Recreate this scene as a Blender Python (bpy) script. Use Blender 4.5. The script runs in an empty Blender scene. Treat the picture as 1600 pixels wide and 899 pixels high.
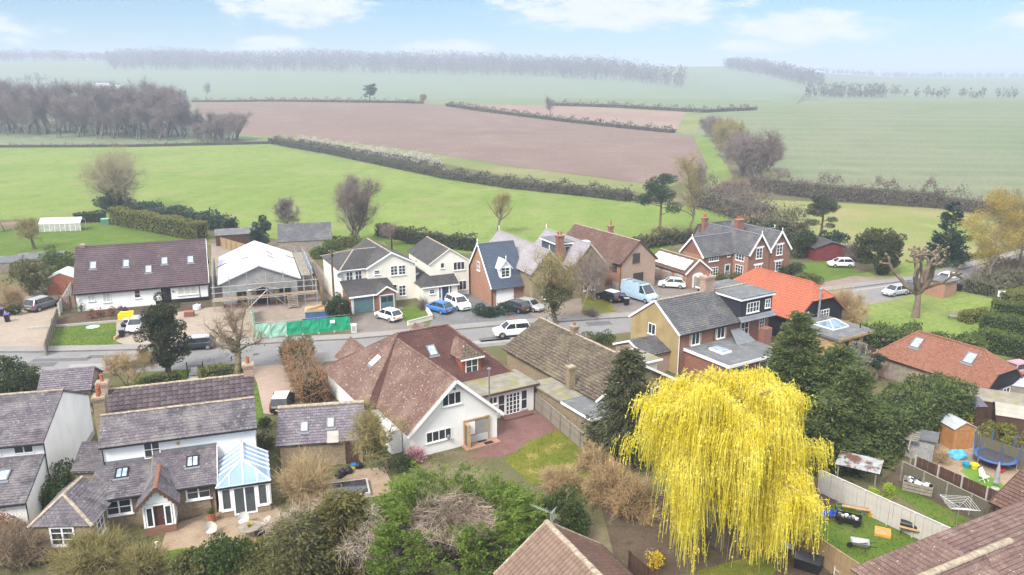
import bpy, math, random
import numpy as np
from mathutils import Vector, Matrix
from mathutils.geometry import delaunay_2d_cdt
# ------------------------------------------------------------------ camera, sky, sun, exposure
SC = bpy.context.scene
COL = SC.collection
R = math.radians
CAM_H, FPX, PITCH = 30.0, 1254.0, R(14.94)
cam_d = bpy.data.cameras.new('camera'); cam = bpy.data.objects.new('camera', cam_d)
COL.objects.link(cam); SC.camera = cam
cam.location = (0, 0, CAM_H); cam.rotation_euler = (R(90) - PITCH, 0, 0)
cam_d.sensor_width = 36.0; cam_d.lens = FPX / 1600 * 36.0
cam_d.clip_start = 0.5; cam_d.clip_end = 30000
SUN_AZ, SUN_EL = 236.0, 46.0          # mathematical azimuth the light comes from, elevation
world = bpy.data.worlds.new('World'); SC.world = world; world.use_nodes = True
SKY_STRENGTH, SUN_STRENGTH, SUN_ANGLE, EXPOSURE = 0.05, 1.6, 18.0, 1.76
HAZE_DENSITY = 0.00050
SC.view_settings.view_transform = 'Standard'; SC.view_settings.look = 'None'
SC.view_settings.exposure = EXPOSURE; SC.view_settings.gamma = 1.0
sun_d = bpy.data.lights.new('sun', 'SUN'); sun = bpy.data.objects.new('sun', sun_d); COL.objects.link(sun)
sun_d.energy = SUN_STRENGTH; sun_d.angle = R(SUN_ANGLE); sun_d.color = (1.0, 0.95, 0.87)
_sd = Vector((math.cos(R(SUN_AZ)) * math.cos(R(SUN_EL)), math.sin(R(SUN_AZ)) * math.cos(R(SUN_EL)), math.sin(R(SUN_EL))))
sun.rotation_euler = _sd.to_track_quat('Z', 'Y').to_euler()
sun.location = (-60, -30, 60)
def build_world():
 nt = world.node_tree; N = nt.nodes; L = nt.links; N.clear()
 out = N.new('ShaderNodeOutputWorld'); bg = N.new('ShaderNodeBackground')
 sky = N.new('ShaderNodeTexSky'); sky.sky_type = 'NISHITA'; sky.sun_disc = False
 sky.sun_elevation = R(SUN_EL); sky.sun_rotation = R(90 - SUN_AZ)
 sky.altitude = 100; sky.air_density = 1.0; sky.dust_density = 0.3; sky.ozone_density = 3.0
 tc = N.new('ShaderNodeTexCoord')
 sep = N.new('ShaderNodeSeparateXYZ'); L.new(tc.outputs['Generated'], sep.inputs[0])
 def m(op, a, b=None, c=None):
  n = N.new('ShaderNodeMath'); n.operation = op
  for i, v in enumerate((a, b, c)):
   if v is None: continue
   if isinstance(v, (int, float)): n.inputs[i].default_value = v
   else: L.new(v, n.inputs[i])
  return n.outputs[0]
 # thin veil of cloud over the whole sky and loose cumulus, laid out on a flat cloud layer overhead
 zc = m('MAXIMUM', sep.outputs[2], 0.0)
 az = m('ARCTAN2', sep.outputs[0], sep.outputs[1])
 el = m('ARCSINE', zc)
 cmb = N.new('ShaderNodeCombineXYZ'); L.new(m('MULTIPLY', az, 1.0), cmb.inputs[0]); L.new(m('MULTIPLY', el, 3.2), cmb.inputs[1])
 nz = N.new('ShaderNodeTexNoise'); nz.inputs['Scale'].default_value = 26; nz.inputs['Detail'].default_value = 9; nz.inputs['Roughness'].default_value = 0.66
 L.new(cmb.outputs[0], nz.inputs['Vector'])
 nzl = N.new('ShaderNodeTexNoise'); nzl.inputs['Scale'].default_value = 4.5; nzl.inputs['Detail'].default_value = 3
 L.new(cmb.outputs[0], nzl.inputs['Vector'])
 edge = m('MULTIPLY', m('SUBTRACT', nz.outputs[0], 0.51), 2.6)
 tot = None
 for (px, py, wx, wy) in ((470, 12, 120, 30), (425, 70, 62, 17), (695, 78, 92, 17), (960, 14, 210, 36), (1250, 46, 135, 30), (1180, 72, 70, 14),
        (1700, 30, 120, 30), (-120, 40, 150, 26)):
  a = (px - 800) / FPX; b = (449.5 - py) / FPX
  d = Vector((a, math.cos(PITCH) + b * math.sin(PITCH), -math.sin(PITCH) + b * math.cos(PITCH))).normalized()
  a0, e0 = math.atan2(d.x, d.y), math.asin(d.z)
  u = m('DIVIDE', m('SUBTRACT', az, a0), wx / FPX); v = m('DIVIDE', m('SUBTRACT', el, e0), wy / FPX)
  q = m('SUBTRACT', 1.0, m('ADD', m('MULTIPLY', u, u), m('MULTIPLY', v, v)))
  tot = q if tot is None else m('MAXIMUM', tot, q)
 tot = m('MAXIMUM', tot, -1.0)
 dens = m('ADD', m('MULTIPLY', tot, 0.9), edge)
 mask = N.new('ShaderNodeMapRange'); mask.interpolation_type = 'SMOOTHSTEP'
 mask.inputs['From Min'].default_value = 0.02; mask.inputs['From Max'].default_value = 0.75
 L.new(dens, mask.inputs['Value'])
 veil = m('MULTIPLY', nzl.outputs[0], 0.15)
 mx0 = N.new('ShaderNodeMix'); mx0.data_type = 'RGBA'; L.new(veil, mx0.inputs[0])
 tint = N.new('ShaderNodeMix'); tint.data_type = 'RGBA'; tint.blend_type = 'MULTIPLY'; tint.inputs[0].default_value = 1; L.new(sky.outputs[0], tint.inputs[6]); tint.inputs[7].default_value = (.44, .60, .76, 1)   # clear air with little glare
 L.new(tint.outputs[2], mx0.inputs[6]); mx0.inputs[7].default_value = (3.6, 4.4, 5.0, 1)
 mx = N.new('ShaderNodeMix'); mx.data_type = 'RGBA'
 L.new(m('MULTIPLY', mask.outputs[0], 0.9), mx.inputs[0]); L.new(mx0.outputs[2], mx.inputs[6])
 shade = N.new('ShaderNodeMix'); shade.data_type = 'RGBA'
 L.new(nz.outputs[0], shade.inputs[0]); shade.inputs[6].default_value = (4.6, 4.9, 5.3, 1); shade.inputs[7].default_value = (7.0, 7.0, 7.0, 1)
 L.new(shade.outputs[2], mx.inputs[7])
 # higher up the broken cloud closes into bright thin overcast, as the soft light of the place shows
 ov = N.new('ShaderNodeMapRange'); ov.interpolation_type = 'SMOOTHSTEP'; ov.inputs['From Min'].default_value = .10; ov.inputs['From Max'].default_value = .60; L.new(el, ov.inputs['Value'])
 mo = N.new('ShaderNodeMix'); mo.data_type = 'RGBA'; L.new(m('MULTIPLY', ov.outputs[0], m('ADD', m('MULTIPLY', nzl.outputs[0], .5), .6)), mo.inputs[0]); L.new(mx.outputs[2], mo.inputs[6]); mo.inputs[7].default_value = (14.6, 14.7, 15.0, 1)
 L.new(mo.outputs[2], bg.inputs['Color']); bg.inputs['Strength'].default_value = SKY_STRENGTH
 L.new(bg.outputs[0], out.inputs[0])
build_world()
# ------------------------------------------------------------------ helpers: rays and terrain
def sstep(a, b, v):
 u = np.clip((v - a) / (b - a), 0, 1); return u * u * (3 - 2 * u)
def terr(x, y):
 x = np.asarray(x, float); y = np.asarray(y, float)
 t = x / np.maximum(np.abs(y), 60.0)
 crest = 10.0 * sstep(280, 600, y) - 6.0 * sstep(620, 850, y)
 A = np.interp(t, [-.7, -.45, -.2, 0.0, .2, .27, .33, .42, .55], [60, 57, 54, 49, 42, 43, 36, 18, 12])
 far = A * sstep(900, 2050, y) * (1 - .25 * sstep(2300, 6000, y))
 und = (np.sin(x * .011 + 1.3) * np.cos(y * .009) * 1.3) * sstep(300, 520, y)
 return crest + far + und
def ray(px, py):
 a = (px - 800) / FPX; b = (449.5 - py) / FPX
 return (a, math.cos(PITCH) + b * math.sin(PITCH), -math.sin(PITCH) + b * math.cos(PITCH))
def G(px, py, z=0.0):
 d = ray(px, py); t = (z - CAM_H) / d[2]
 return Vector((d[0] * t, d[1] * t, z))
_ys = np.concatenate([np.arange(30, 300, 2.0), np.geomspace(300, 9000, 900)])
def T(px, py):
 """the spot of the terrain in that direction"""
 d = ray(px, py); k = _ys / d[1]
 zz = CAM_H + d[2] * k; h = terr(d[0] * k, _ys)
 i = int(np.argmax(zz <= h))
 if i == 0: i = len(_ys) - 1
 a0, a1 = zz[i - 1] - h[i - 1], zz[i] - h[i]
 f = min(1, max(0, a0 / (a0 - a1))) if a0 != a1 else 0
 y = _ys[i - 1] + f * (_ys[i] - _ys[i - 1]); x = d[0] / d[1] * y
 return Vector((x, y, float(terr(x, y))))
def gz(x, y): return float(terr(x, y))
# ------------------------------------------------------------------ helpers: materials
MATS = {}
def _nodes(name):
 m = bpy.data.materials.new(name); m.use_nodes = True
 nt = m.node_tree; b = nt.nodes['Principled BSDF']
 return m, nt, nt.nodes, nt.links, b
def _c(c): return (c[0], c[1], c[2], 1)
def hx(s):
 v = [int(s[i:i + 2], 16) / 255 for i in (0, 2, 4)]
 return tuple(((q + .055) / 1.055) ** 2.4 if q > .04045 else q / 12.92 for q in v)
def _mix(N, L, fac, a, b, mode='MIX'):
 n = N.new('ShaderNodeMix'); n.data_type = 'RGBA'; n.blend_type = mode
 if isinstance(fac, (int, float)): n.inputs[0].default_value = fac
 else: L.new(fac, n.inputs[0])
 for i, v in ((6, a), (7, b)):
  if isinstance(v, tuple): n.inputs[i].default_value = _c(v)
  else: L.new(v, n.inputs[i])
 return n.outputs[2]
def _noise(N, L, vec, scale, detail=4, rough=.55):
 n = N.new('ShaderNodeTexNoise'); n.inputs['Scale'].default_value = scale
 n.inputs['Detail'].default_value = detail; n.inputs['Roughness'].default_value = rough
 L.new(vec, n.inputs['Vector']); return n.outputs[0]
def _ramp(N, L, v, lo, hi):
 n = N.new('ShaderNodeMapRange'); n.inputs['From Min'].default_value = lo; n.inputs['From Max'].default_value = hi
 n.interpolation_type = 'SMOOTHSTEP'; L.new(v, n.inputs['Value']); return n.outputs[0]
def _bump(N, L, b, v, strength, dist):
 n = N.new('ShaderNodeBump'); n.inputs['Strength'].default_value = strength; n.inputs['Distance'].default_value = dist
 L.new(v, n.inputs['Height']); L.new(n.outputs[0], b.inputs['Normal'])
def plain(name, c, rough=.7, var=.25, scale=1.5, metal=0, spec=.3, c2=None, fine=14, bump=.0, patch=None):
 """one colour with large and fine variation; patch = (colour, scale, lo, hi) stains of another colour"""
 if name in MATS: return MATS[name]
 m, nt, N, L, b = _nodes(name)
 tc = N.new('ShaderNodeTexCoord'); v = tc.outputs['Object']
 c2 = c2 or tuple(q * (1 - var) for q in c); c3 = tuple(min(1, q * (1 + var * .6)) for q in c)
 col = _mix(N, L, _ramp(N, L, _noise(N, L, v, scale, 5), .3, .7), c2, c3)
 f = _noise(N, L, v, scale * fine, 3)
 col = _mix(N, L, _ramp(N, L, f, .35, .8), col, tuple(q * (1 - var * .7) for q in c))
 if patch: col = _mix(N, L, _ramp(N, L, _noise(N, L, v, patch[1], 5, .65), patch[2], patch[3]), col, patch[0])
 L.new(col, b.inputs['Base Color']); b.inputs['Roughness'].default_value = rough; b.inputs['Metallic'].default_value = metal
 b.inputs['Specular IOR Level'].default_value = spec
 if bump: _bump(N, L, b, f, bump, .03)
 MATS[name] = m; return m
def bricky(name, c1, c2, mortar, bw, bh, ms, rough=.85, stain=(.2, .2, .2), stain_amt=.35, stain_scale=.5, spots=None, spot_scale=6, spot_lo=.6, spot_hi=.72, offset=.5, bump=.4, stain2=None, st2=(.55, .72, .9)):
 """bricks, tiles or slates laid in courses on the UV map (metres), with stains and lichen"""
 if name in MATS: return MATS[name]
 m, nt, N, L, b = _nodes(name)
 tc = N.new('ShaderNodeTexCoord'); uv = tc.outputs['UV']; ob = tc.outputs['Object']
 br = N.new('ShaderNodeTexBrick'); br.offset = offset
 br.inputs['Color1'].default_value = _c(c1); br.inputs['Color2'].default_value = _c(c2); br.inputs['Mortar'].default_value = _c(mortar)
 br.inputs['Scale'].default_value = 1; br.inputs['Brick Width'].default_value = bw; br.inputs['Row Height'].default_value = bh
 br.inputs['Mortar Size'].default_value = ms; br.inputs['Mortar Smooth'].default_value = .3; br.inputs['Bias'].default_value = -.1
 L.new(uv, br.inputs['Vector'])
 col = br.outputs[0]
 s = _ramp(N, L, _noise(N, L, ob, stain_scale, 6, .62), .42, .74)
 s2 = N.new('ShaderNodeMath'); s2.operation = 'MULTIPLY'; s2.inputs[1].default_value = stain_amt; L.new(s, s2.inputs[0])
 col = _mix(N, L, s2.outputs[0], col, stain)
 if stain2:
  k = _ramp(N, L, _noise(N, L, ob, st2[2], 6, .68), st2[0], st2[1]); col = _mix(N, L, k, col, stain2)
 if spots:
  k = _ramp(N, L, _noise(N, L, ob, spot_scale, 3, .6), spot_lo, spot_hi); col = _mix(N, L, k, col, spots)
 fine = _noise(N, L, ob, 9, 4, .7)
 col = _mix(N, L, _ramp(N, L, fine, .3, .8), col, _mix(N, L, .55, col, (0.02, .02, .02)))
 L.new(col, b.inputs['Base Color']); b.inputs['Roughness'].default_value = rough
 b.inputs['Specular IOR Level'].default_value = .25
 if bump:
  n = N.new('ShaderNodeMath'); n.operation = 'MULTIPLY_ADD'; n.inputs[1].default_value = -1.0; n.inputs[2].default_value = 1.0
  L.new(br.outputs[1], n.inputs[0]); _bump(N, L, b, n.outputs[0], bump, .012)
 MATS[name] = m; return m
def leafy(name, a, b_, c_=None, scale=.9, trans=.25, rough=.6):
 """foliage: hue wanders clump by clump and leaf by leaf"""
 if name in MATS: return MATS[name]
 m, nt, N, L, b = _nodes(name)
 tc = N.new('ShaderNodeTexCoord'); ob = tc.outputs['Object']
 col = _mix(N, L, _ramp(N, L, _noise(N, L, ob, scale, 4, .6), .32, .68), a, b_)
 if c_: col = _mix(N, L, _ramp(N, L, _noise(N, L, ob, scale * 5, 3, .6), .5, .75), col, c_)
 col = _mix(N, L, _ramp(N, L, _noise(N, L, ob, scale * 13, 2, .6), .4, .8), col, tuple(q * .6 for q in a))
 L.new(col, b.inputs['Base Color']); b.inputs['Roughness'].default_value = rough; b.inputs['Specular IOR Level'].default_value = .2
 if trans:
  tr = N.new('ShaderNodeBsdfTranslucent'); L.new(col, tr.inputs[0])
  ms = N.new('ShaderNodeMixShader'); ms.inputs[0].default_value = trans
  L.new(b.outputs[0], ms.inputs[1]); L.new(tr.outputs[0], ms.inputs[2])
  L.new(ms.outputs[0], N['Material Output'].inputs[0])
 MATS[name] = m; return m
def glassy(name, c, rough=.08):
 if name in MATS: return MATS[name]
 m, nt, N, L, b = _nodes(name)
 tc = N.new('ShaderNodeTexCoord')
 col = _mix(N, L, _ramp(N, L, _noise(N, L, tc.outputs['Object'], 1.4, 3), .35, .7), c, tuple(q * .45 for q in c))
 L.new(col, b.inputs['Base Color']); b.inputs['Roughness'].default_value = rough; b.inputs['Specular IOR Level'].default_value = .7
 MATS[name] = m; return m
def paint(name, c, rough=.3, coat=.5, metal=0.0):
 if name in MATS: return MATS[name]
 m, nt, N, L, b = _nodes(name)
 tc = N.new('ShaderNodeTexCoord')
 col = _mix(N, L, _ramp(N, L, _noise(N, L, tc.outputs['Object'], 3, 4), .35, .75), c, tuple(q * .86 for q in c))
 L.new(col, b.inputs['Base Color']); b.inputs['Roughness'].default_value = rough
 b.inputs['Coat Weight'].default_value = coat; b.inputs['Metallic'].default_value = metal
 MATS[name] = m; return m
# ------------------------------------------------------------------ helpers: meshes
def auto_uv(me, uv=None):
 n = len(me.loops)
 lay = me.uv_layers.new(name='uv')
 if uv is not None:
  lay.data.foreach_set('uv', np.asarray(uv, np.float32).ravel()); return
 co = np.empty(len(me.vertices) * 3, np.float32); me.vertices.foreach_get('co', co); co = co.reshape(-1, 3)
 li = np.empty(n, np.int32); me.loops.foreach_get('vertex_index', li)
 lt = np.empty(len(me.polygons), np.int32); me.polygons.foreach_get('loop_total', lt)
 nn = np.empty(len(me.polygons) * 3, np.float32); me.polygons.foreach_get('normal', nn); nn = nn.reshape(-1, 3)
 u = np.stack([-nn[:, 1], nn[:, 0], np.zeros(len(nn))], 1); ln = np.linalg.norm(u, axis=1)
 flat = ln < .02; u[flat] = (1, 0, 0); ln[flat] = 1; u = u / ln[:, None]
 v = np.cross(nn, u)
 pi = np.repeat(np.arange(len(lt)), lt); P = co[li]
 out = np.stack([(P * u[pi]).sum(1), (P * v[pi]).sum(1)], 1)
 lay.data.foreach_set('uv', out.astype(np.float32).ravel())
def link(name, me, m=None, parent=None, kind=None, smooth=False):
 if m is not None and not me.materials: me.materials.append(m)
 if smooth: me.polygons.foreach_set('use_smooth', np.ones(len(me.polygons), bool))
 o = bpy.data.objects.new(name, me); COL.objects.link(o)
 if parent: o.parent = parent
 if kind: o['kind'] = kind
 return o
def py_mesh(name, V, Fc, uv=None):
 me = bpy.data.meshes.new(name); me.from_pydata(V, [], Fc); me.update(); auto_uv(me, uv); return me
def np_mesh(name, V, Fc, uvs=True):
 """V (n,3), Fc (m,k) arrays"""
 V = np.ascontiguousarray(V, np.float32); Fc = np.ascontiguousarray(Fc, np.int32)
 me = bpy.data.meshes.new(name); k = Fc.shape[1]; m_ = len(Fc)
 me.vertices.add(len(V)); me.vertices.foreach_set('co', V.ravel())
 me.loops.add(m_ * k); me.loops.foreach_set('vertex_index', Fc.ravel())
 me.polygons.add(m_); me.polygons.foreach_set('loop_start', np.arange(0, m_ * k, k, dtype=np.int32))
 me.polygons.foreach_set('loop_total', np.full(m_, k, np.int32))
 me.update(calc_edges=True)
 return me
class MB:
 def __init__(s): s.v = []; s.f = []
 def quad(s, *p):
  b = len(s.v); s.v += [tuple(q) for q in p]; s.f.append(tuple(range(b, b + len(p)))); return s
 def box(s, x0, x1, y0, y1, z0, z1):
  b = len(s.v); s.v += [(x, y, z) for z in (z0, z1) for x, y in ((x0, y0), (x1, y0), (x1, y1), (x0, y1))]
  s.f += [(b, b + 3, b + 2, b + 1), (b + 4, b + 5, b + 6, b + 7)] + [(b + i, b + (i + 1) % 4, b + 4 + (i + 1) % 4, b + 4 + i) for i in range(4)]
  return s
 def prism(s, poly, z0, z1):
  """poly counter-clockwise list of (x,y); z1 may be a list of heights"""
  n = len(poly); b = len(s.v); zt = z1 if isinstance(z1, (list, tuple)) else [z1] * n
  s.v += [(x, y, z0) for x, y in poly] + [(p[0], p[1], zt[i]) for i, p in enumerate(poly)]
  s.f += [tuple(range(b + n - 1, b - 1, -1)), tuple(range(b + n, b + 2 * n))]
  s.f += [(b + i, b + (i + 1) % n, b + n + (i + 1) % n, b + n + i) for i in range(n)]
  return s
 def bar(s, p0, p1, w, h, up=(0, 0, 1)):
  """a box along p0-p1, w wide sideways, h in the up direction, centred on the line"""
  p0, p1 = Vector(p0), Vector(p1); d = (p1 - p0).normalized(); u = Vector(up)
  if abs(d.dot(u)) > .98: u = Vector((1, 0, 0))
  sd = d.cross(u).normalized(); u = sd.cross(d).normalized(); b = len(s.v)
  for q in (p0, p1):
   for a, c in ((-1, -1), (1, -1), (1, 1), (-1, 1)): s.v.append(tuple(q + sd * (a * w / 2) + u * (c * h / 2)))
  s.f += [(b, b + 1, b + 2, b + 3), (b + 7, b + 6, b + 5, b + 4)] + [(b + i, b + 4 + i, b + 4 + (i + 1) % 4, b + (i + 1) % 4) for i in range(4)]
  return s
 def tube(s, p0, p1, r0, r1=None, n=8, cap=True):
  r1 = r0 if r1 is None else r1; p0, p1 = Vector(p0), Vector(p1); d = (p1 - p0).normalized()
  a = d.orthogonal().normalized(); c = d.cross(a); b = len(s.v)
  for q, r in ((p0, r0), (p1, r1)):
   for i in range(n):
    t = 2 * math.pi * i / n; s.v.append(tuple(q + (a * math.cos(t) + c * math.sin(t)) * r))
  s.f += [(b + i, b + (i + 1) % n, b + n + (i + 1) % n, b + n + i) for i in range(n)]
  if cap: s.f += [tuple(range(b + n - 1, b - 1, -1)), tuple(range(b + n, b + 2 * n))]
  return s
 def lathe(s, prof, n=14, at=(0, 0, 0)):
  b = len(s.v)
  for r, z in prof:
   for i in range(n):
    t = 2 * math.pi * i / n; s.v.append((at[0] + r * math.cos(t), at[1] + r * math.sin(t), at[2] + z))
  for j in range(len(prof) - 1):
   s.f += [(b + j * n + i, b + j * n + (i + 1) % n, b + (j + 1) * n + (i + 1) % n, b + (j + 1) * n + i) for i in range(n)]
  s.f += [tuple(range(b + n - 1, b - 1, -1)), tuple(range(b + (len(prof) - 1) * n, b + len(prof) * n))]
  return s
 def mesh(s, name): return py_mesh(name, s.v, s.f)
 def build(s, name, m, parent=None, kind=None, smooth=False):
  return link(name, s.mesh(name), m, parent, kind, smooth)
def thing(name, label, cat, loc=(0, 0, 0), yaw=0, group=None):
 o = bpy.data.objects.new(name, None); COL.objects.link(o); o.empty_display_size = .3
 o.location = loc; o.rotation_euler = (0, 0, R(yaw)); o['label'] = label; o['category'] = cat
 if group: o['group'] = group
 return o
def tag(o, label, cat, group=None):
 o['label'] = label; o['category'] = cat
 if group: o['group'] = group
 return o
def children(o): return [c for c in bpy.data.objects if c.parent == o]
def copy_tree(o, kids, loc, yaw, label, scale=None, group=None):
 """copy of a thing with copies of its parts; kids = {object: [children]}"""
 r = o.copy(); COL.objects.link(r); r.location = loc; r.rotation_euler = (0, 0, R(yaw)); r['label'] = label
 if scale: r.scale = scale if isinstance(scale, tuple) else (scale,) * 3
 if group: r['group'] = group
 for ch in kids.get(o, ()):
  c = ch.copy(); COL.objects.link(c); c.parent = r
  for g in kids.get(ch, ()):
   d = g.copy(); COL.objects.link(d); d.parent = c
 return r
def kid_map(o):
 mp = {o: children(o)}
 for c in mp[o]: mp[c] = children(c)
 return mp
# ------------------------------------------------------------------ materials of the place
WHITE = plain('white_render', (.80, .80, .79), .8, .08, .6, patch=((.62, .62, .58), .5, .6, .9))
CREAM = plain('cream_render', (.74, .71, .62), .85, .08, .5, patch=((.55, .52, .45), .6, .62, .9))
UPVC = plain('white_frame', (.84, .84, .84), .45, .05, 1.0)
DARKGLASS = glassy('window_glass', (.035, .045, .055))
PALEGLASS = glassy('skylight_glass', (.42, .50, .60), .12)
BLIND = plain('window_blind', (.55, .55, .50), .8, .2, 3)
BLACKWOOD = bricky('black_weatherboard', (.012, .013, .018), (.02, .021, .027), (.004, .004, .005), 4.0, .18, .012, .7, (.03, .03, .035), .3)
BRICK_O = bricky('orange_brick', (.46, .19, .09), (.36, .13, .07), (.42, .36, .30), .225, .075, .012, stain=(.25, .14, .10))
BRICK_P = bricky('pink_brick', (.50, .31, .22), (.40, .22, .15), (.48, .42, .35), .225, .075, .012, stain=(.32, .24, .19))
BRICK_R = bricky('red_brick', (.33, .11, .06), (.24, .075, .05), (.34, .27, .22), .225, .075, .010, stain=(.15, .09, .07))
BRICK_Y = bricky('buff_brick', (.34, .25, .135), (.22, .15, .085), (.36, .31, .24), .225, .075, .012, stain=(.22, .17, .11), stain_amt=.5)
BLOCK = bricky('concrete_block', (.36, .36, .36), (.28, .28, .29), (.45, .45, .44), .45, .225, .012, stain=(.22, .21, .20), offset=.5)
STONE_Y = plain('ochre_render', (.36, .27, .13), .9, .2, .6, patch=((.26, .185, .09), .7, .45, .75))
T_PURPLE = bricky('purple_brown_tiles', (.115, .075, .085), (.085, .055, .065), (.03, .02, .025), .33, .33, .012, .75, (.17, .13, .13), .5, .5, spots=(.42, .38, .36), spot_scale=3.5, spot_lo=.69, spot_hi=.74)
T_DARK = bricky('dark_concrete_tiles', (.085, .08, .08), (.06, .056, .058), (.02, .02, .02), .33, .30, .012, .8, (.14, .13, .12), .5, .4, spots=(.30, .30, .26), spot_scale=3, spot_lo=.68, spot_hi=.76)
T_RED = bricky('red_brown_clay_tiles', (.225, .125, .095), (.14, .075, .058), (.05, .025, .02), .20, .155, .012, .85, (.30, .215, .165), .6, .45, spots=(.60, .55, .50), spot_scale=5.5, spot_lo=.615, spot_hi=.68, stain2=(.11, .07, .055), st2=(.56, .74, .7))
T_RED_SHADE = bricky('shade_toned_clay_tiles', (.125, .05, .042), (.085, .035, .032), (.03, .014, .012), .20, .155, .010, .8, (.17, .09, .07), .5, .45, spots=(.34, .27, .22), spot_scale=5.5, spot_lo=.67, spot_hi=.74)  # red tiles darkened: shade on slopes turned from the sun, put into the colour
T_BROWN = bricky('mossy_brown_tiles', (.16, .118, .085), (.085, .062, .045), (.02, .015, .011), .33, .33, .024, .95, (.24, .21, .13), .6, .5, spots=(.40, .37, .28), spot_scale=5, spot_lo=.60, spot_hi=.72, stain2=(.10, .09, .045), st2=(.5, .75, 1.2))
T_MAROON = bricky('maroon_brown_tiles', (.16, .085, .065), (.12, .065, .05), (.035, .02, .018), .33, .30, .014, .85, (.22, .15, .11), .5, .5, spots=(.38, .32, .27), spot_scale=4, spot_lo=.66, spot_hi=.75)
T_ORANGE = bricky('bright_orange_tiles', (.50, .15, .08), (.43, .12, .065), (.20, .05, .03), .30, .34, .016, .7, (.50, .15, .08), .3, .5)
T_BARN = bricky('orange_red_clay_tiles', (.33, .145, .09), (.22, .09, .058), (.11, .04, .028), .20, .15, .008, .8, (.30, .14, .09), .45, .6, spots=(.48, .26, .17), spot_scale=5, spot_lo=.62, spot_hi=.75)
S_GREY = bricky('grey_slate', (.125, .125, .135), (.08, .08, .09), (.03, .03, .035), .28, .24, .011, .7, (.225, .21, .18), .6, .5, spots=(.35, .34, .29), spot_scale=4, spot_lo=.63, spot_hi=.75)
S_PALE = bricky('weathered_purple_slate', (.175, .15, .17), (.11, .095, .112), (.045, .04, .045), .30, .26, .012, .75, (.27, .25, .235), .7, .6, spots=(.36, .34, .28), spot_scale=3.6, spot_lo=.6, spot_hi=.74, stain2=(.065, .06, .072), st2=(.48, .68, .7))
S_BLUE = bricky('blue_slate', (.075, .10, .145), (.06, .08, .12), (.03, .035, .05), .28, .24, .008, .6, (.10, .12, .16), .4, .5)
S_MAUVE = bricky('mauve_slate', (.215, .185, .215), (.125, .108, .13), (.05, .043, .05), .32, .26, .014, .75, (.33, .31, .30), .6, .6, spots=(.44, .43, .40), spot_scale=3, spot_lo=.62, spot_hi=.76)
S_PINKISH = bricky('pale_lilac_slate', (.36, .33, .34), (.30, .27, .285), (.20, .18, .19), .28, .24, .008, .75, (.42, .40, .40), .5, .6)
MORTAR = plain('ridge_mortar', (.33, .27, .20), .95, .35, 3, patch=((.42, .38, .30), 4, .5, .7))
LEADC = plain('lead_grey', (.17, .18, .20), .6, .2, 1.2)
FELT = plain('flat_roof_felt', (.13, .135, .14), .85, .25, .8, patch=((.20, .20, .195), 1.2, .5, .75))
FELTM = plain('mossy_felt', (.23, .21, .17), .95, .3, 1.2, patch=((.20, .19, .05), .9, .52, .66))
PLASTICK = plain('black_plastic', (.015, .015, .017), .45, .2, 2)
FASCIA = plain('brown_fascia', (.10, .055, .035), .7, .3, 2)
WOOD = plain('new_timber', (.45, .30, .15), .8, .25, 2, patch=((.33, .21, .10), 3, .5, .7))
WOODG = plain('weathered_timber', (.27, .235, .19), .9, .3, 2, patch=((.16, .14, .10), 2.5, .5, .72))
WOODD = plain('dark_brown_timber', (.085, .045, .032), .85, .3, 2)
WOODR = plain('red_brown_shed', (.27, .10, .055), .8, .25, 2)
WOODO = plain('orange_brown_shed', (.40, .19, .07), .8, .2, 2)
WOODP = plain('pale_fence_board', (.50, .475, .44), .85, .12, 1.5, patch=((.40, .38, .34), 2, .55, .8))
WOODT = plain('tan_fence_board', (.34, .235, .13), .85, .2, 2, patch=((.24, .165, .09), 3, .5, .75))
CONC = plain('concrete', (.42, .40, .37), .9, .2, 2, patch=((.28, .27, .24), 2, .5, .8))
POT = plain('terracotta', (.36, .12, .06), .8, .3, 5)
TEAL = plain('teal_door', (.09, .17, .19), .5, .12, 1.5)
NAVY = plain('navy_door', (.02, .06, .17), .4, .15, 2)
GALV = plain('galvanised_steel', (.45, .46, .48), .45, .2, 4, metal=.6)
SHEETW = plain('white_membrane', (.52, .53, .55), .6, .10, .5, patch=((.44, .45, .48), .4, .5, .8))
PANELW = glassy('solar_panel_glare', (.60, .60, .56), .25)
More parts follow.
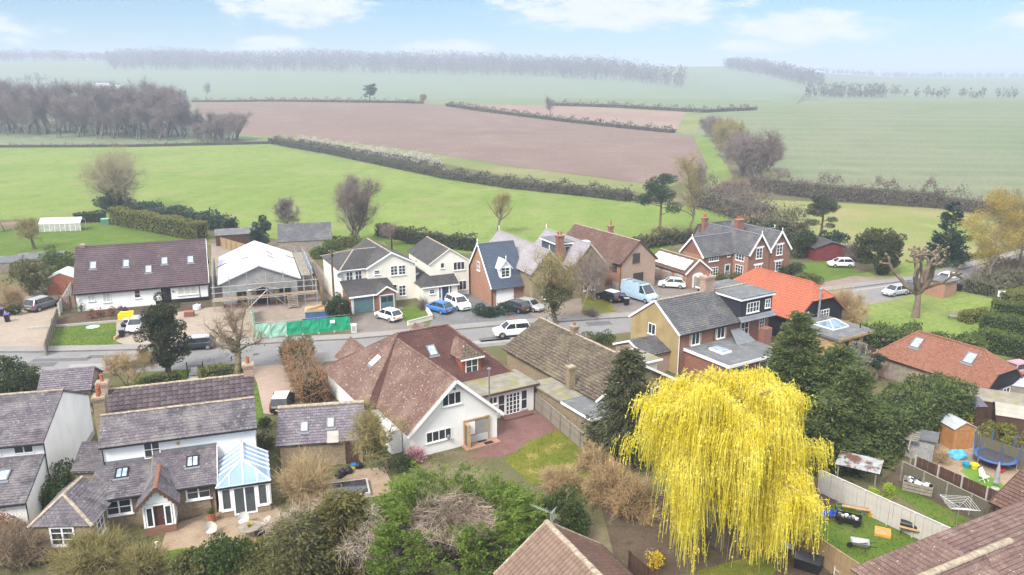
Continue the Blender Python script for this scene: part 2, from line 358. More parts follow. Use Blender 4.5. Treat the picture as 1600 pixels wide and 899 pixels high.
# ------------------------------------------------------------------ building parts
def clip(poly, ax, ay, bx, by):
 """keep what lies left of the line a-b"""
 out = []; n = len(poly)
 for i in range(n):
  p, q = poly[i], poly[(i + 1) % n]
  dp = (bx - ax) * (p[1] - ay) - (by - ay) * (p[0] - ax); dq = (bx - ax) * (q[1] - ay) - (by - ay) * (q[0] - ax)
  if dp >= 0: out.append(p)
  if dp * dq < 0:
   t = dp / (dp - dq); out.append((p[0] + t * (q[0] - p[0]), p[1] + t * (q[1] - p[1])))
 return out
class Frame:
 def __init__(s, o, u, v, n): s.o, s.u, s.v, s.n = o, u, v, n
 def at(s, a, b, c=0): return s.o + s.u * a + s.v * b + s.n * c
 def mat(s):
  m = Matrix.Identity(4)
  for i in range(3): m[i][0], m[i][1], m[i][2], m[i][3] = s.u[i], s.v[i], s.n[i], s.o[i]
  return m
def slope(t, pts, m, tw=0, th=.3, lift=.035, thick=.14, roll=0, single=False, seed=1, jit=.006, soffit=None):
 """a roof slope: pts from above counter-clockwise, first edge = eave. tw=0 lays whole courses,
 roll>0 gives the tiles rolls, single=True makes each tile an object (thing > roof_slope > tile)"""
 P = [Vector(p) for p in pts]; u = (P[1] - P[0]).normalized()
 n = u.cross(P[2] - P[0]).normalized(); v = n.cross(u)
 fr = Frame(P[0], u, v, n); q = [((p - P[0]).dot(u), (p - P[0]).dot(v)) for p in P]
 sb = MB(); nn = len(P); b0 = [tuple(p) for p in P]; b1 = [tuple(p - n * thick) for p in P]
 sb.v = b0 + b1; sb.f = [tuple(range(nn)), tuple(range(2 * nn - 1, nn - 1, -1))] + [(i, nn + i, nn + (i + 1) % nn, (i + 1) % nn) for i in range(nn)]
 slab = sb.build('roof_slope', soffit or m, t)
 rng = random.Random(seed); V, Fc, UV = [], [], []
 umin, umax = min(a[0] for a in q), max(a[0] for a in q); vmax = max(a[1] for a in q)
 step = tw or (umax - umin + 1e-3); rows = max(1, round(vmax / th)); th_ = vmax / rows
 edges = [(q[i], q[(i + 1) % nn]) for i in range(nn)]
 shared = None; cnt = 0
 def add(cell, v0, h0, out):
  V, Fc, UV = out; k = len(cell); b = len(V)
  def hz(p): return h0 + lift * (1 - (p[1] - v0) / th_)
  for p in cell: V.append(fr.at(p[0], p[1], hz(p)))
  for p in cell: V.append(fr.at(p[0], p[1], -.01))
  Fc.append(tuple(range(b, b + k))); UV.extend(cell)
  for i in range(k):
   j = (i + 1) % k
   if cell[i][1] > v0 + th_ - 1e-4 and cell[j][1] > v0 + th_ - 1e-4: continue
   Fc.append((b + i, b + k + i, b + k + j, b + j)); UV.extend((cell[i], cell[i], cell[j], cell[j]))
 for r in range(rows):
  v0, v1 = r * th_, (r + 1) * th_; off = (step / 2 if (tw and r % 2 and not roll) else 0)
  a = umin - off
  while a < umax - 1e-6:
   cell = [(a, v0), (a + step - (.006 if tw else 0), v0), (a + step - (.006 if tw else 0), v1), (a, v1)]; a += step
   whole = True
   for (x0, y0), (x1, y1) in edges:
    if any((x1 - x0) * (p[1] - y0) - (y1 - y0) * (p[0] - x0) < -1e-6 for p in cell): whole = False; cell = clip(cell, x0, y0, x1, y1)
    if len(cell) < 3: break
   if len(cell) < 3: continue
   h = rng.uniform(0, jit)
   if single and whole and cnt < 290:
    if shared is None:
     tv, tf = [], []; ns = 6 if roll else 1
     for i in range(ns + 1):
      x = (step - .01) * i / ns; z = roll * (.5 - .5 * math.cos(2 * math.pi * i / ns)) if roll else 0
      z = z ** .45 * roll ** .55 if roll else 0; tv += [(x, -.02, lift + z), (x, th_, .004 + z), (x, -.02, -.004)]
     for i in range(ns): c = 3 * i; tf += [(c, c + 3, c + 4, c + 1), (c + 2, c + 5, c + 3, c)]
     tf += [(0, 1, 2), (3 * ns, 3 * ns + 2, 3 * ns + 1)]
     shared = py_mesh('tile', tv, tf); shared.materials.append(m)
     shared_b = shared.copy(); shared_b.materials.clear(); shared_b.materials.append(single if single is not True else m)
    o = link('tile', shared if rng.random() < .6 else shared_b, None, slab); mm = fr.mat().copy(); o.matrix_local = mm @ Matrix.Translation((cell[0][0], v0, h)) @ Matrix.Rotation(rng.uniform(-.012, .012), 4, 'Z'); cnt += 1
   elif roll and whole:
    ns = 6; b = len(V)
    for i in range(ns + 1):
     x = cell[0][0] + (step - .01) * i / ns; z = roll * (.5 - .5 * math.cos(2 * math.pi * i / ns)) ** .45
     V += [fr.at(x, v0 - .02, lift + z + h), fr.at(x, v1, .004 + z), fr.at(x, v0 - .02, -.004)]
    for i in range(ns):
     c = b + 3 * i; x0, x1 = cell[0][0] + step * i / ns, cell[0][0] + step * (i + 1) / ns
     Fc += [(c, c + 3, c + 4, c + 1), (c + 2, c + 5, c + 3, c)]
     UV += [(x0, v0 + .02), (x1, v0 + .02), (x1, v1 - .01), (x0, v1 - .01), (x0, v0 + .02), (x1, v0 + .02), (x1, v0 + .02), (x0, v0 + .02)]
   else: add(cell, v0, h, (V, Fc, UV))
 if V:
  me = bpy.data.meshes.new('roof_tiles'); me.from_pydata([tuple(p) for p in V], [], Fc); me.update()
  auto_uv(me, [(a, b) for a, b in UV]); link('roof_tiles', me, m, slab, 'stuff' if tw else None)
 fr.slab = slab
 return fr
def gable_wall(t, x0, x1, y0, y1, h, hr, axis, m, z0=0.0, name='wall'):
 """solid body with gables; the ridge runs along axis x or y"""
 b = MB(); d = .02
 if axis == 'x':
  ym = (y0 + y1) / 2
  b.v = [(x0, y0, z0), (x1, y0, z0), (x1, y1, z0), (x0, y1, z0), (x0, y0, h), (x1, y0, h), (x1, y1, h), (x0, y1, h), (x0, ym, hr), (x1, ym, hr)]
  b.f = [(3, 2, 1, 0), (0, 1, 5, 4), (1, 2, 6, 9, 5), (2, 3, 7, 6), (3, 0, 4, 8, 7), (4, 5, 9, 8), (6, 7, 8, 9)]
 else:
  xm = (x0 + x1) / 2
  b.v = [(x0, y0, z0), (x1, y0, z0), (x1, y1, z0), (x0, y1, z0), (x0, y0, h), (x1, y0, h), (x1, y1, h), (x0, y1, h), (xm, y0, hr), (xm, y1, hr)]
  b.f = [(3, 2, 1, 0), (0, 1, 5, 8, 4), (1, 2, 6, 5), (2, 3, 7, 9, 6), (3, 0, 4, 7), (5, 6, 9, 8), (7, 4, 8, 9)]
 return b.build(name, m, t)
def gable_roof(t, x0, x1, y0, y1, h, hr, axis, m, ov=.3, ve=.2, cap=True, capm=None, off=.05, **k):
 """two slopes over a gable_wall; returns frames (front/left, back/right)"""
 z_ov = 0
 if axis == 'x':
  ym = (y0 + y1) / 2; s = (hr - h) / (ym - y0); e = h - ov * s + off; a, b = x0 - ve, x1 + ve; zr = hr + off
  f1 = slope(t, [(a, y0 - ov, e), (b, y0 - ov, e), (b, ym, zr), (a, ym, zr)], m, **k)
  f2 = slope(t, [(b, y1 + ov, e), (a, y1 + ov, e), (a, ym, zr), (b, ym, zr)], m, **k)
  if cap: ridge(t, (a, ym, zr + .02), (b, ym, zr + .02), capm or m)
 else:
  xm = (x0 + x1) / 2; s = (hr - h) / (xm - x0); e = h - ov * s + off; a, b = y0 - ve, y1 + ve; zr = hr + off
  f1 = slope(t, [(x0 - ov, b, e), (x0 - ov, a, e), (xm, a, zr), (xm, b, zr)], m, **k)
  f2 = slope(t, [(x1 + ov, a, e), (x1 + ov, b, e), (xm, b, zr), (xm, a, zr)], m, **k)
  if cap: ridge(t, (xm, a, zr + .02), (xm, b, zr + .02), capm or m)
 return f1, f2
def ridge(t, p0, p1, m, r=.12, seg=.45, name='ridge_tiles'):
 """half-round ridge tiles set end to end"""
 p0, p1 = Vector(p0), Vector(p1); L_ = (p1 - p0).length; n = max(1, round(L_ / seg)); d = (p1 - p0) / n
 dn = d.normalized(); sd = dn.cross(Vector((0, 0, 1))).normalized(); up = sd.cross(dn)
 b = MB(); rng = random.Random(int(L_ * 977))
 for i in range(n):
  q0 = p0 + d * i; q1 = p0 + d * (i + .965); j = rng.uniform(-.012, .012); base = len(b.v)
  for q, rr in ((q0, r), (q1, r * .93)):
   for k in range(6):
    a = math.pi * k / 5; b.v.append(tuple(q + sd * (math.cos(a) * rr * 1.15) + up * (math.sin(a) * rr * .75 - .05 + j)))
  b.f += [(base + k, base + 6 + k, base + 7 + k, base + 1 + k) for k in range(5)] + [tuple(range(base, base + 6)), tuple(range(base + 11, base + 5, -1))]
 return b.build(name, m, t)
def trim(t, name, segs, w, h, m):
 b = MB()
 for p0, p1 in segs: b.bar(p0, p1, w, h)
 return b.build(name, m, t)
_WC = {}
def win(t, x, y, z, ang, w, h, nx=2, ny=1, fm=None, gm=None, fw=.07, sill=True, name='window', label=None, door=False, depth=.07):
 """window or glazed door: frame and bars proud of the wall, each light its own pane; (x,y,z) = bottom centre on the wall face,
 ang 0 faces local -y, 90 faces +x, -90 faces -x"""
 fm = fm or UPVC; gm = gm or DARKGLASS; key = (w, h, nx, ny, fm.name, fw, sill, depth)
 if key not in _WC:
  b = MB(); d0, d1 = -depth, .02
  b.box(-w / 2, -w / 2 + fw, d0, d1, 0, h).box(w / 2 - fw, w / 2, d0, d1, 0, h)
  b.box(-w / 2 + fw, w / 2 - fw, d0, d1, 0, fw).box(-w / 2 + fw, w / 2 - fw, d0, d1, h - fw, h)
  for i in range(1, nx):
   c = -w / 2 + w * i / nx; b.box(c - fw * .45, c + fw * .45, d0 + .006, d1, fw, h - fw)
  for j in range(1, ny):
   c = h * j / ny
   for i in range(nx):
    a0 = -w / 2 + w * i / nx + (fw if i == 0 else fw * .45); a1 = -w / 2 + w * (i + 1) / nx - (fw if i == nx - 1 else fw * .45)
    b.box(a0, a1, d0 + .014, d1, c - .02, c + .02)
  if sill: b.box(-w / 2 - .06, w / 2 + .06, d0 - .06, d1, -.07, -.002)
  pb = MB(); pw = w / nx; pb.box(-pw / 2 + fw * .4, pw / 2 - fw * .4, -depth * .45, .012, fw * .6, h - fw * .6)
  _WC[key] = (b.mesh('window'), {}, pb)
 me, panes, pb = _WC[key]
 o = link(name, me, fm, t)
 if gm.name not in panes:
  pm = pb.mesh('pane'); pm.materials.append(gm); panes[gm.name] = pm
 for i in range(nx):
  p = link('pane', panes[gm.name], None, o); p.location = (-w / 2 + w * (i + .5) / nx, 0, 0)
 o.location = (x, y, z); o.rotation_euler = (0, 0, R(ang))
 if label: o['label'] = label
 return o
def door(t, x, y, z, ang, w, h, m, fm=None, panels=2, cols=1, name='door', label=None, glass=0):
 """panelled door in a frame with a handle"""
 fm = fm or UPVC; o = MB().box(-w / 2 + .05, w / 2 - .05, -.03, .02, .0, h - .05)
 pw = (w - .24) / cols
 for c in range(cols):
  for i in range(panels):
   z0 = .12 + (h - .3) * i / panels; z1 = .12 + (h - .3) * (i + 1) / panels - .08; xx = -w / 2 + .12 + pw * c
   o.box(xx + .03, xx + pw - .03, -.05, -.03, z0, z1)
 o = o.build(name, m, t); o.location = (x, y, z); o.rotation_euler = (0, 0, R(ang))
 MB().box(-w / 2 - .03, -w / 2 + .05, -.06, .02, 0, h + .03).box(w / 2 - .05, w / 2 + .03, -.06, .02, 0, h + .03).box(-w / 2 + .05, w / 2 - .05, -.06, .02, h - .05, h + .03).build('frame', fm, o)
 MB().box(w / 2 - .16, w / 2 - .12, -.10, -.03, h * .46, h * .52).build('handle', GALV, o)
 for i in range(glass):
  a = -w / 2 + .12 + pw * i; MB().box(a + .05, a + pw - .05, -.056, -.05, h * .55, h - .22).build('pane', DARKGLASS, o)
 if label: o['label'] = label
 return o
def skylight(t, fr, u, v, w, h, m=None, fm=None, nx=1, up=.09):
 """roof window lying on a slope"""
 o = MB(); f = .09; fm = fm or LEADC
 for a0, a1, b0, b1 in ((0, w, 0, f), (0, w, h - f, h), (0, f, f, h - f), (w - f, w, f, h - f)): o.box(a0, a1, b0, b1, 0, up)
 for i in range(1, nx): o.box(w * i / nx - .03, w * i / nx + .03, f, h - f, 0, up - .01)
 o = o.build('skylight', fm, t); o.matrix_local = fr.mat() @ Matrix.Translation((u, v, .03))
 for i in range(nx): MB().box(f * .8 + (w - 1.6 * f) * i / nx, f * .8 + (w - 1.6 * f) * (i + 1) / nx, f * .8, h - f * .8, 0, up * .62).build('pane', m or PALEGLASS, o)
 MB().box(-.10, w + .10, -.22, -.003, -.01, .035).build('flashing', LEADC, o)
 return o
def chimney(t, x, y, z0, z1, w, d, m, pots=2, potm=None, axis='x', pot_h=.5, cap=True):
 b = MB().box(x - w / 2, x + w / 2, y - d / 2, y + d / 2, z0, z1 - .3).box(x - w / 2 - .05, x + w / 2 + .05, y - d / 2 - .05, y + d / 2 + .05, z1 - .3, z1 - .14).box(x - w / 2 - .1, x + w / 2 + .1, y - d / 2 - .1, y + d / 2 + .1, z1 - .14, z1)
 o = b.build('chimney', m, t)
 MB().box(x - w / 2 - .03, x + w / 2 + .03, y - d / 2 - .03, y + d / 2 + .03, z1, z1 + .05).build('flaunching', MORTAR, o)
 for i in range(pots):
  k = (i + .5) / pots - .5; c = (x + k * w, y) if axis == 'x' else (x, y + k * d)
  MB().lathe([(.15, 0), (.14, pot_h * .1), (.12, pot_h * .8), (.145, pot_h * .84), (.145, pot_h * .95), (.10, pot_h), (.10, pot_h * .8)], 12, (c[0], c[1], z1 + .04)).build('chimney_pot', potm or POT, o)
 return o
def gutter(t, p0, p1, m=None):
 return trim(t, 'gutter', [(p0, p1)], .11, .10, m or PLASTICK)
def downpipe(t, x, y, z0, z1, m=None):
 return MB().tube((x, y, z0), (x, y, z1), .04, n=8).build('downpipe', m or PLASTICK, t)
def barge(t, pts, w, h, m=None):
 """boards along a verge through pts"""
 return trim(t, 'bargeboard', list(zip(pts[:-1], pts[1:])), w, h, m or UPVC)
def finial(t, x, y, z, m=None, h=.7):
 return MB().lathe([(.05, -.2), (.05, h * .5), (.09, h * .6), (.05, h * .75), (.015, h)], 8, (x, y, z)).build('finial', m or UPVC, t)
# ------------------------------------------------------------------ the land: one triangulation, cut into ground, fields, roads and lawns
def grassy(name, a, b, c, s1=.05, s2=.6, s3=6, stripe=None, dirt=None, bump=.3):
 """turf and crops; stripe = (angle, width, colour, amount) drill or plough lines; dirt = (colour, scale, lo, hi)"""
 m, nt, N, L, bs = _nodes(name); tc = N.new('ShaderNodeTexCoord'); ob = tc.outputs['Object']
 col = _mix(N, L, _ramp(N, L, _noise(N, L, ob, s1, 5, .6), .35, .66), a, b)
 col = _mix(N, L, _ramp(N, L, _noise(N, L, ob, s2, 4, .65), .45, .75), col, c)
 fine = _noise(N, L, ob, s3, 3, .7)
 col = _mix(N, L, _ramp(N, L, fine, .35, .8), col, tuple(q * .62 for q in a))
 if stripe:
  mp = N.new('ShaderNodeMapping'); mp.inputs['Rotation'].default_value = (0, 0, R(stripe[0])); L.new(ob, mp.inputs[0])
  w = N.new('ShaderNodeTexWave'); w.inputs['Scale'].default_value = .314 / stripe[1]; w.inputs['Distortion'].default_value = stripe[4] if len(stripe) > 4 else 1.5
  w.inputs['Detail'].default_value = 3; w.inputs['Detail Scale'].default_value = .4; L.new(mp.outputs[0], w.inputs[0])
  k = N.new('ShaderNodeMath'); k.operation = 'MULTIPLY'; k.inputs[1].default_value = stripe[3]; L.new(_ramp(N, L, w.outputs[1], .55, .95), k.inputs[0])
  col = _mix(N, L, k.outputs[0], col, stripe[2])
 if dirt: col = _mix(N, L, _ramp(N, L, _noise(N, L, ob, dirt[1], 6, .65), dirt[2], dirt[3]), col, dirt[0])
 L.new(col, bs.inputs['Base Color']); bs.inputs['Roughness'].default_value = 1; bs.inputs['Specular IOR Level'].default_value = .1
 if bump: _bump(N, L, bs, fine, bump, .06)
 MATS[name] = m; return m
M_GROUND = grassy('rough_ground', (.10, .105, .045), (.15, .12, .07), (.085, .10, .035), .06, .5, 5, dirt=(( .19, .15, .10), .12, .52, .72))
M_FARGRASS = grassy('far_grass', (.145, .185, .10), (.175, .19, .11), (.14, .17, .09), .006, .03, .3)
M_PASTURE = grassy('pasture_grass', (.14, .205, .043), (.20, .245, .07), (.11, .158, .037), .022, .22, 1.6, stripe=(12, 9, (.22, .25, .08), .12, 8), dirt=((.19, .195, .075), .07, .5, .72))
M_PASTURE2 = grassy('tawny_pasture', (.165, .205, .055), (.27, .23, .115), (.17, .215, .06), .035, .2, 2.5, dirt=((.36, .28, .17), .03, .6, .75))
M_PLOUGH = grassy('ploughed_earth', (.195, .14, .115), (.16, .112, .093), (.23, .172, .142), .012, .06, .8, stripe=(96, 7, (.14, .09, .08), .32, 2.5))
M_PLOUGH2 = grassy('pale_tilled_earth', (.27, .20, .165), (.23, .15, .125), (.29, .22, .17), .012, .06, .8, stripe=(96, 9, (.20, .14, .11), .35, 2))
M_WHEAT = grassy('young_wheat', (.135, .175, .09), (.175, .185, .115), (.12, .15, .08), .01, .05, .8, stripe=(97, 22, (.21, .20, .13), .28, .8), dirt=((.22, .19, .115), .012, .60, .78))
M_WHEAT2 = grassy('blue_green_wheat', (.14, .185, .105), (.165, .195, .115), (.13, .17, .095), .006, .03, .5, stripe=(70, 24, (.18, .20, .13), .3, 1))
M_VERGE = grassy('field_margin', (.15, .18, .055), (.24, .22, .12), (.13, .16, .05), .03, .2, 2)
M_LAWN = grassy('lawn', (.08, .135, .02), (.125, .17, .03), (.055, .092, .016), .25, 1.5, 9, dirt=((.13, .13, .045), .5, .55, .75))
M_LAWN_OLD = grassy('mossy_lawn', (.11, .13, .018), (.17, .155, .03), (.09, .13, .017), .3, 1.3, 9, dirt=((.26, .20, .06), .55, .5, .7))
M_TURF = grassy('bright_turf', (.12, .22, .03), (.14, .25, .04), (.10, .19, .03), .4, 2, 12)
M_SOIL = grassy('garden_soil', (.085, .06, .042), (.125, .093, .066), (.065, .05, .033), .3, 1.5, 8, dirt=((.10, .12, .04), .6, .58, .75))
M_DIRT = grassy('trodden_gravel_yard', (.27, .22, .18), (.20, .165, .14), (.33, .25, .17), .2, 1.2, 9)
M_GRAVEL = grassy('buff_gravel', (.33, .27, .215), (.28, .23, .185), (.38, .315, .26), .15, 1.3, 10, dirt=((.27, .21, .17), .3, .55, .8))
M_PINKGRAVEL = grassy('pinkish_gravel', (.35, .265, .215), (.30, .23, .18), (.39, .31, .245), .2, 1.3, 10, dirt=((.30, .22, .17), .35, .55, .8))
M_PAVED = bricky('block_paving', (.24, .20, .175), (.18, .155, .14), (.11, .10, .09), .20, .10, .008, stain=(.30, .26, .22), stain_amt=.5)
M_SLATECHIP = grassy('slate_chippings', (.15, .15, .155), (.20, .195, .19), (.11, .11, .115), .4, 2, 11)
M_PATIO = bricky('red_block_patio', (.215, .105, .092), (.165, .078, .07), (.11, .06, .055), .20, .10, .006, stain=(.26, .155, .135), stain_amt=.5, stain_scale=.8)
M_ROAD = grassy('worn_asphalt', (.205, .20, .20), (.25, .24, .235), (.18, .175, .175), .12, .8, 12, dirt=((.165, .16, .16), .09, .55, .7), bump=.1)
M_PATH = grassy('asphalt_footway', (.25, .235, .225), (.29, .27, .25), (.21, .20, .195), .25, 1, 12, bump=.1)
M_TAN = grassy('trampled_tan_ground', (.30, .22, .15), (.36, .28, .2), (.22, .17, .11), .4, 1.4, 9)
def px(*pts): return [T(*p).xy for p in pts]
def wp(*pts): return [Vector(p) for p in pts]
LAND = [  # (name, material, outline)
 ('field', M_WHEAT2, px((120, 118), (300, 112), (560, 114), (800, 120), (1000, 128), (1075, 140), (1110, 112), (1190, 114), (1262, 140), (1240, 168), (1100, 175), (880, 166), (640, 160), (400, 157), (300, 158), (200, 135))),
 ('ploughed_field', M_PLOUGH, px((300, 161), (420, 159), (660, 162), (700, 165), (760, 176), (880, 191), (1054, 208), (1085, 213), (1103, 262), (1062, 284), (1000, 286), (930, 276), (800, 260), (675, 240), (590, 228), (500, 217), (380, 210), (320, 185))),
 ('tilled_field', M_PLOUGH2, px((702, 163), (900, 166), (1072, 176), (1055, 206), (882, 189), (762, 174))),
 ('grass_wedge', M_VERGE, px((1072, 177), (1096, 177), (1088, 210), (1056, 206))),
 ('wheat_field', M_WHEAT, px((1112, 181), (1230, 166), (1420, 161), (1640, 159), (1640, 345), (1480, 322), (1330, 304), (1245, 290), (1215, 268), (1168, 205))),
 ('grass_track', M_PASTURE, px((1084, 214), (1104, 212), (1122, 240), (1146, 276), (1128, 292), (1096, 290), (1106, 262))),
 ('field_margin', M_VERGE, px((1170, 208), (1212, 268), (1248, 292), (1330, 306), (1200, 304), (1190, 270), (1150, 215))),
 ('field_margin', M_VERGE, px((380, 211), (500, 218), (590, 229), (675, 241), (800, 261), (930, 277), (1000, 287), (1062, 285), (1020, 303), (930, 294), (800, 277), (675, 252), (560, 236), (430, 222))),
 ('pasture', M_PASTURE, px((-60, 232), (210, 230), (420, 226), (480, 238), (560, 252), (640, 266), (720, 283), (800, 296), (900, 306), (980, 316), (1060, 322), (1140, 325), (1185, 345), (1080, 362), (1000, 384), (740, 396), (560, 392), (420, 372), (320, 352), (170, 340), (-60, 345))),
 ('meadow', M_PASTURE2, px((1192, 312), (1330, 318), (1465, 326), (1520, 335), (1560, 350), (1500, 425), (1330, 408), (1230, 372), (1165, 335))),
 ('back_lawn', M_LAWN, px((-60, 347), (50, 364), (165, 346), (318, 364), (330, 378), (116, 390), (60, 402), (-60, 420))),
 ('lawn', M_LAWN, px((600, 378), (650, 376), (668, 388), (640, 396), (610, 392))),
 ('lawn', M_LAWN, px((1005, 380), (1040, 378), (1048, 396), (1020, 402))),
 ('lawn', M_LAWN, px((1246, 412), (1300, 405), (1350, 428), (1260, 444))),
 ('green', M_PASTURE, px((1330, 432), (1430, 405), (1520, 405), (1440, 432), (1350, 452))),
 ('green', M_PASTURE, px((1310, 492), (1345, 482), (1400, 452), (1500, 448), (1640, 455), (1640, 560), (1545, 560), (1350, 530), (1320, 520))),
 ('lane', M_DIRT, px((1180, 470), (1270, 446), (1330, 432), (1430, 434), (1400, 468), (1290, 490), (1200, 520))),
 ('driveway', M_GRAVEL, px((-40, 500), (15, 462), (60, 452), (92, 478), (76, 512), (64, 551), (-40, 556))),
 ('flower_bed', M_SOIL, px((80, 498), (118, 486), (330, 470), (332, 486), (183, 501), (78, 514))),
 ('front_lawn', M_LAWN, px((64, 551), (78, 514), (183, 501), (181, 532), (215, 547))),
 ('forecourt', M_GRAVEL, px((182, 502), (330, 480), (400, 476), (396, 530), (382, 551), (215, 547), (181, 533))),
 ('building_yard', M_DIRT, px((330, 470), (395, 478), (398, 530), (550, 516), (548, 480), (510, 430), (485, 400), (470, 380), (330, 380))),
 ('driveway', M_PAVED, px((548, 497), (625, 478), (664, 506), (652, 527), (554, 532))),
 ('small_lawn', M_LAWN, px((622, 485), (655, 474), (674, 497), (636, 508))),
 ('driveway', M_SLATECHIP, px((655, 474), (745, 456), (775, 478), (830, 490), (856, 508), (780, 509), (664, 526), (674, 500))),
 ('shared_driveway', M_DIRT, px((745, 456), (870, 460), (940, 456), (990, 490), (985, 496), (856, 508), (830, 490), (775, 478))),
 ('grass_verge', M_LAWN_OLD, px((906, 456), (938, 452), (964, 487), (912, 493))),
 ('driveway', M_PAVED, px((938, 452), (985, 436), (1100, 436), (1092, 470), (990, 492), (966, 489))),
 ('cottage_front_lawn', M_LAWN, px((196, 606), (300, 598), (388, 592), (392, 580), (300, 572), (212, 590))),
 ('gravel_drive', M_PINKGRAVEL, px((392, 574), (452, 566), (470, 628), (520, 640), (440, 650), (412, 646), (402, 600))),
 ('grass_strip', M_LAWN, px((394, 592), (401, 600), (412, 648), (416, 668), (402, 672), (396, 630))),
 ('patio', M_PATIO, px((730, 715), (765, 696), (785, 654), (838, 641), (878, 668), (850, 680), (826, 690), (806, 706), (780, 715))),
 ('back_garden_lawn', M_LAWN_OLD, px((806, 706), (826, 690), (850, 680), (878, 668), (934, 700), (930, 752), (830, 756), (785, 716))),
 ('terrace', M_TAN, px((250, 862), (262, 822), (345, 796), (432, 790), (450, 832), (380, 856))),
 ('cottage_back_lawn', M_LAWN, px((236, 866), (290, 856), (380, 858), (450, 846), (450, 892), (250, 895))),
 ('gravel_path', M_TAN, px((540, 735), (600, 730), (620, 770), (500, 790), (470, 780))),
 ('walled_lawn', M_LAWN, px((1240, 818), (1296, 788), (1330, 778), (1402, 822), (1452, 846), (1350, 905), (1320, 880))),
 ('turned_soil', M_SOIL, px((1232, 812), (1270, 752), (1300, 742), (1332, 778), (1296, 790), (1242, 818))),
 ('strip_lawn', M_LAWN, px((1372, 756), (1420, 764), (1540, 822), (1505, 842))),
 ('vegetable_plot', M_SOIL, px((1376, 752), (1400, 730), (1440, 720), (1590, 800), (1542, 824), (1420, 766))),
 ('patio_slabs', M_TAN, px((1440, 736), (1440, 690), (1520, 668), (1640, 712), (1640, 780), (1592, 798))),
 ('artificial_turf', M_TURF, px((1500, 736), (1520, 724), (1578, 766), (1566, 788))),
 ('bare_soil', M_SOIL, px((930, 760), (1030, 770), (1240, 818), (1320, 880), (1340, 905), (990, 905), (960, 870))),
 ('shaded_lawn', M_LAWN_OLD, px((1090, 892), (1190, 865), (1215, 890), (1200, 905), (1090, 905))),
]
far_e = [(-130, 84), (-52.7, 84.4), (-41.2, 85.2), (-18.7, 88.9), (-1.6, 94.0), (15, 97.6), (45.6, 110.5), (62.7, 117.6), (88, 134.9), (150, 182)]
near_e = [(-130, 77), (-53, 77.3), (-41, 78), (-27, 80.2), (-19.7, 81.6), (-4.3, 85.9), (12.2, 91), (46, 103.5), (66, 113.2), (84, 126.5), (140, 169)]
LAND.append(('road', M_ROAD, wp(*(far_e + near_e[::-1]))))
def build_land():
 V, Fs = [], []
 for nme, m_, pl in LAND:
  b = len(V); V += [Vector((p[0], p[1])) for p in pl]
  area = sum(pl[i][0] * pl[(i + 1) % len(pl)][1] - pl[(i + 1) % len(pl)][0] * pl[i][1] for i in range(len(pl)))
  ids = list(range(b, b + len(pl))); Fs.append(ids if area > 0 else ids[::-1])
 for y in np.concatenate([np.arange(292, 640, 14), np.geomspace(650, 9000, 46)]):
  for t in np.linspace(-1.25, 1.25, 54): V.append(Vector((t * y + (y % 7) * .3, y)))
 for x in np.linspace(-9000, 9000, 19): V.append(Vector((x, -260.0)))
 for y in np.linspace(-100, 8990, 14):
  V += [Vector((-11300.0, y)), Vector((11300.0, y))]
 vs, es, fs, ov, oe, of = delaunay_2d_cdt(V, [], Fs, 0, 1e-4)
 xs = np.array([v[0] for v in vs]); ys = np.array([v[1] for v in vs]); zs = terr(xs, ys)
 groups = {}
 for f, o in zip(fs, of):
  key = max(o) if o else (-1 if sum(ys[i] for i in f) / 3 < 296 else -2)
  a, b, c = f[:3]
  if (xs[b] - xs[a]) * (ys[c] - ys[a]) - (ys[b] - ys[a]) * (xs[c] - xs[a]) < 0: f = f[::-1]
  groups.setdefault(key, []).append(f)
 for key, fl in groups.items():
  used = sorted({i for f in fl for i in f}); mp = {i: k for k, i in enumerate(used)}
  me = bpy.data.meshes.new('land'); me.from_pydata([(xs[i], ys[i], zs[i]) for i in used], [], [tuple(mp[i] for i in f) for f in fl]); me.update()
  auto_uv(me)
  nme, m_ = ('ground', M_GROUND) if key == -1 else ('far_ground', M_FARGRASS) if key == -2 else LAND[key][:2]
  link(nme, me, m_, None, 'structure', smooth=True)
build_land()
# footway with its kerb along the far side of the road
def strip(name, pts, w0, w1, z0, z1, m, kind='structure', parent=None):
 P = [Vector(p) for p in pts]; nrm = []
 for i in range(len(P)):
  d = (P[min(i + 1, len(P) - 1)] - P[max(i - 1, 0)]).normalized(); nrm.append(Vector((-d.y, d.x)))
 A = [p + n * w0 for p, n in zip(P, nrm)]; B = [p + n * w1 for p, n in zip(P, nrm)]; b = MB()
 for i in range(len(P) - 1):
  q = [A[i], A[i + 1], B[i + 1], B[i]]
  b.quad(*[(v.x, v.y, z1) for v in q]); b.quad((A[i].x, A[i].y, z0), (A[i + 1].x, A[i + 1].y, z0), (A[i + 1].x, A[i + 1].y, z1), (A[i].x, A[i].y, z1))
  b.quad((B[i + 1].x, B[i + 1].y, z0), (B[i].x, B[i].y, z0), (B[i].x, B[i].y, z1), (B[i + 1].x, B[i + 1].y, z1))
 return b.build(name, m, parent, kind)
pv = strip('pavement', far_e, .15, 1.9, -.02, .105, M_PATH)
KERBM = plain('kerb_stone', (.16, .155, .15), .9, .25, 1.5)
for i in range(len(far_e) - 1):                     # kerb stones as far as they can be told apart
 p, q = Vector(far_e[i]), Vector(far_e[i + 1])
 if i in (0, 8): strip('kerb', [p, q], 0.0, .146, -.02, .125, KERBM, None, pv); continue
 n = int((q - p).length / 1.83)
 for k in range(n):
  a = p.lerp(q, k / n); c = p.lerp(q, (k + .985) / n)
  strip('kerb', [a, c], 0.0, .146, -.02, .12 + .01 * ((k * 7) % 3) / 2, KERBM, None, pv)
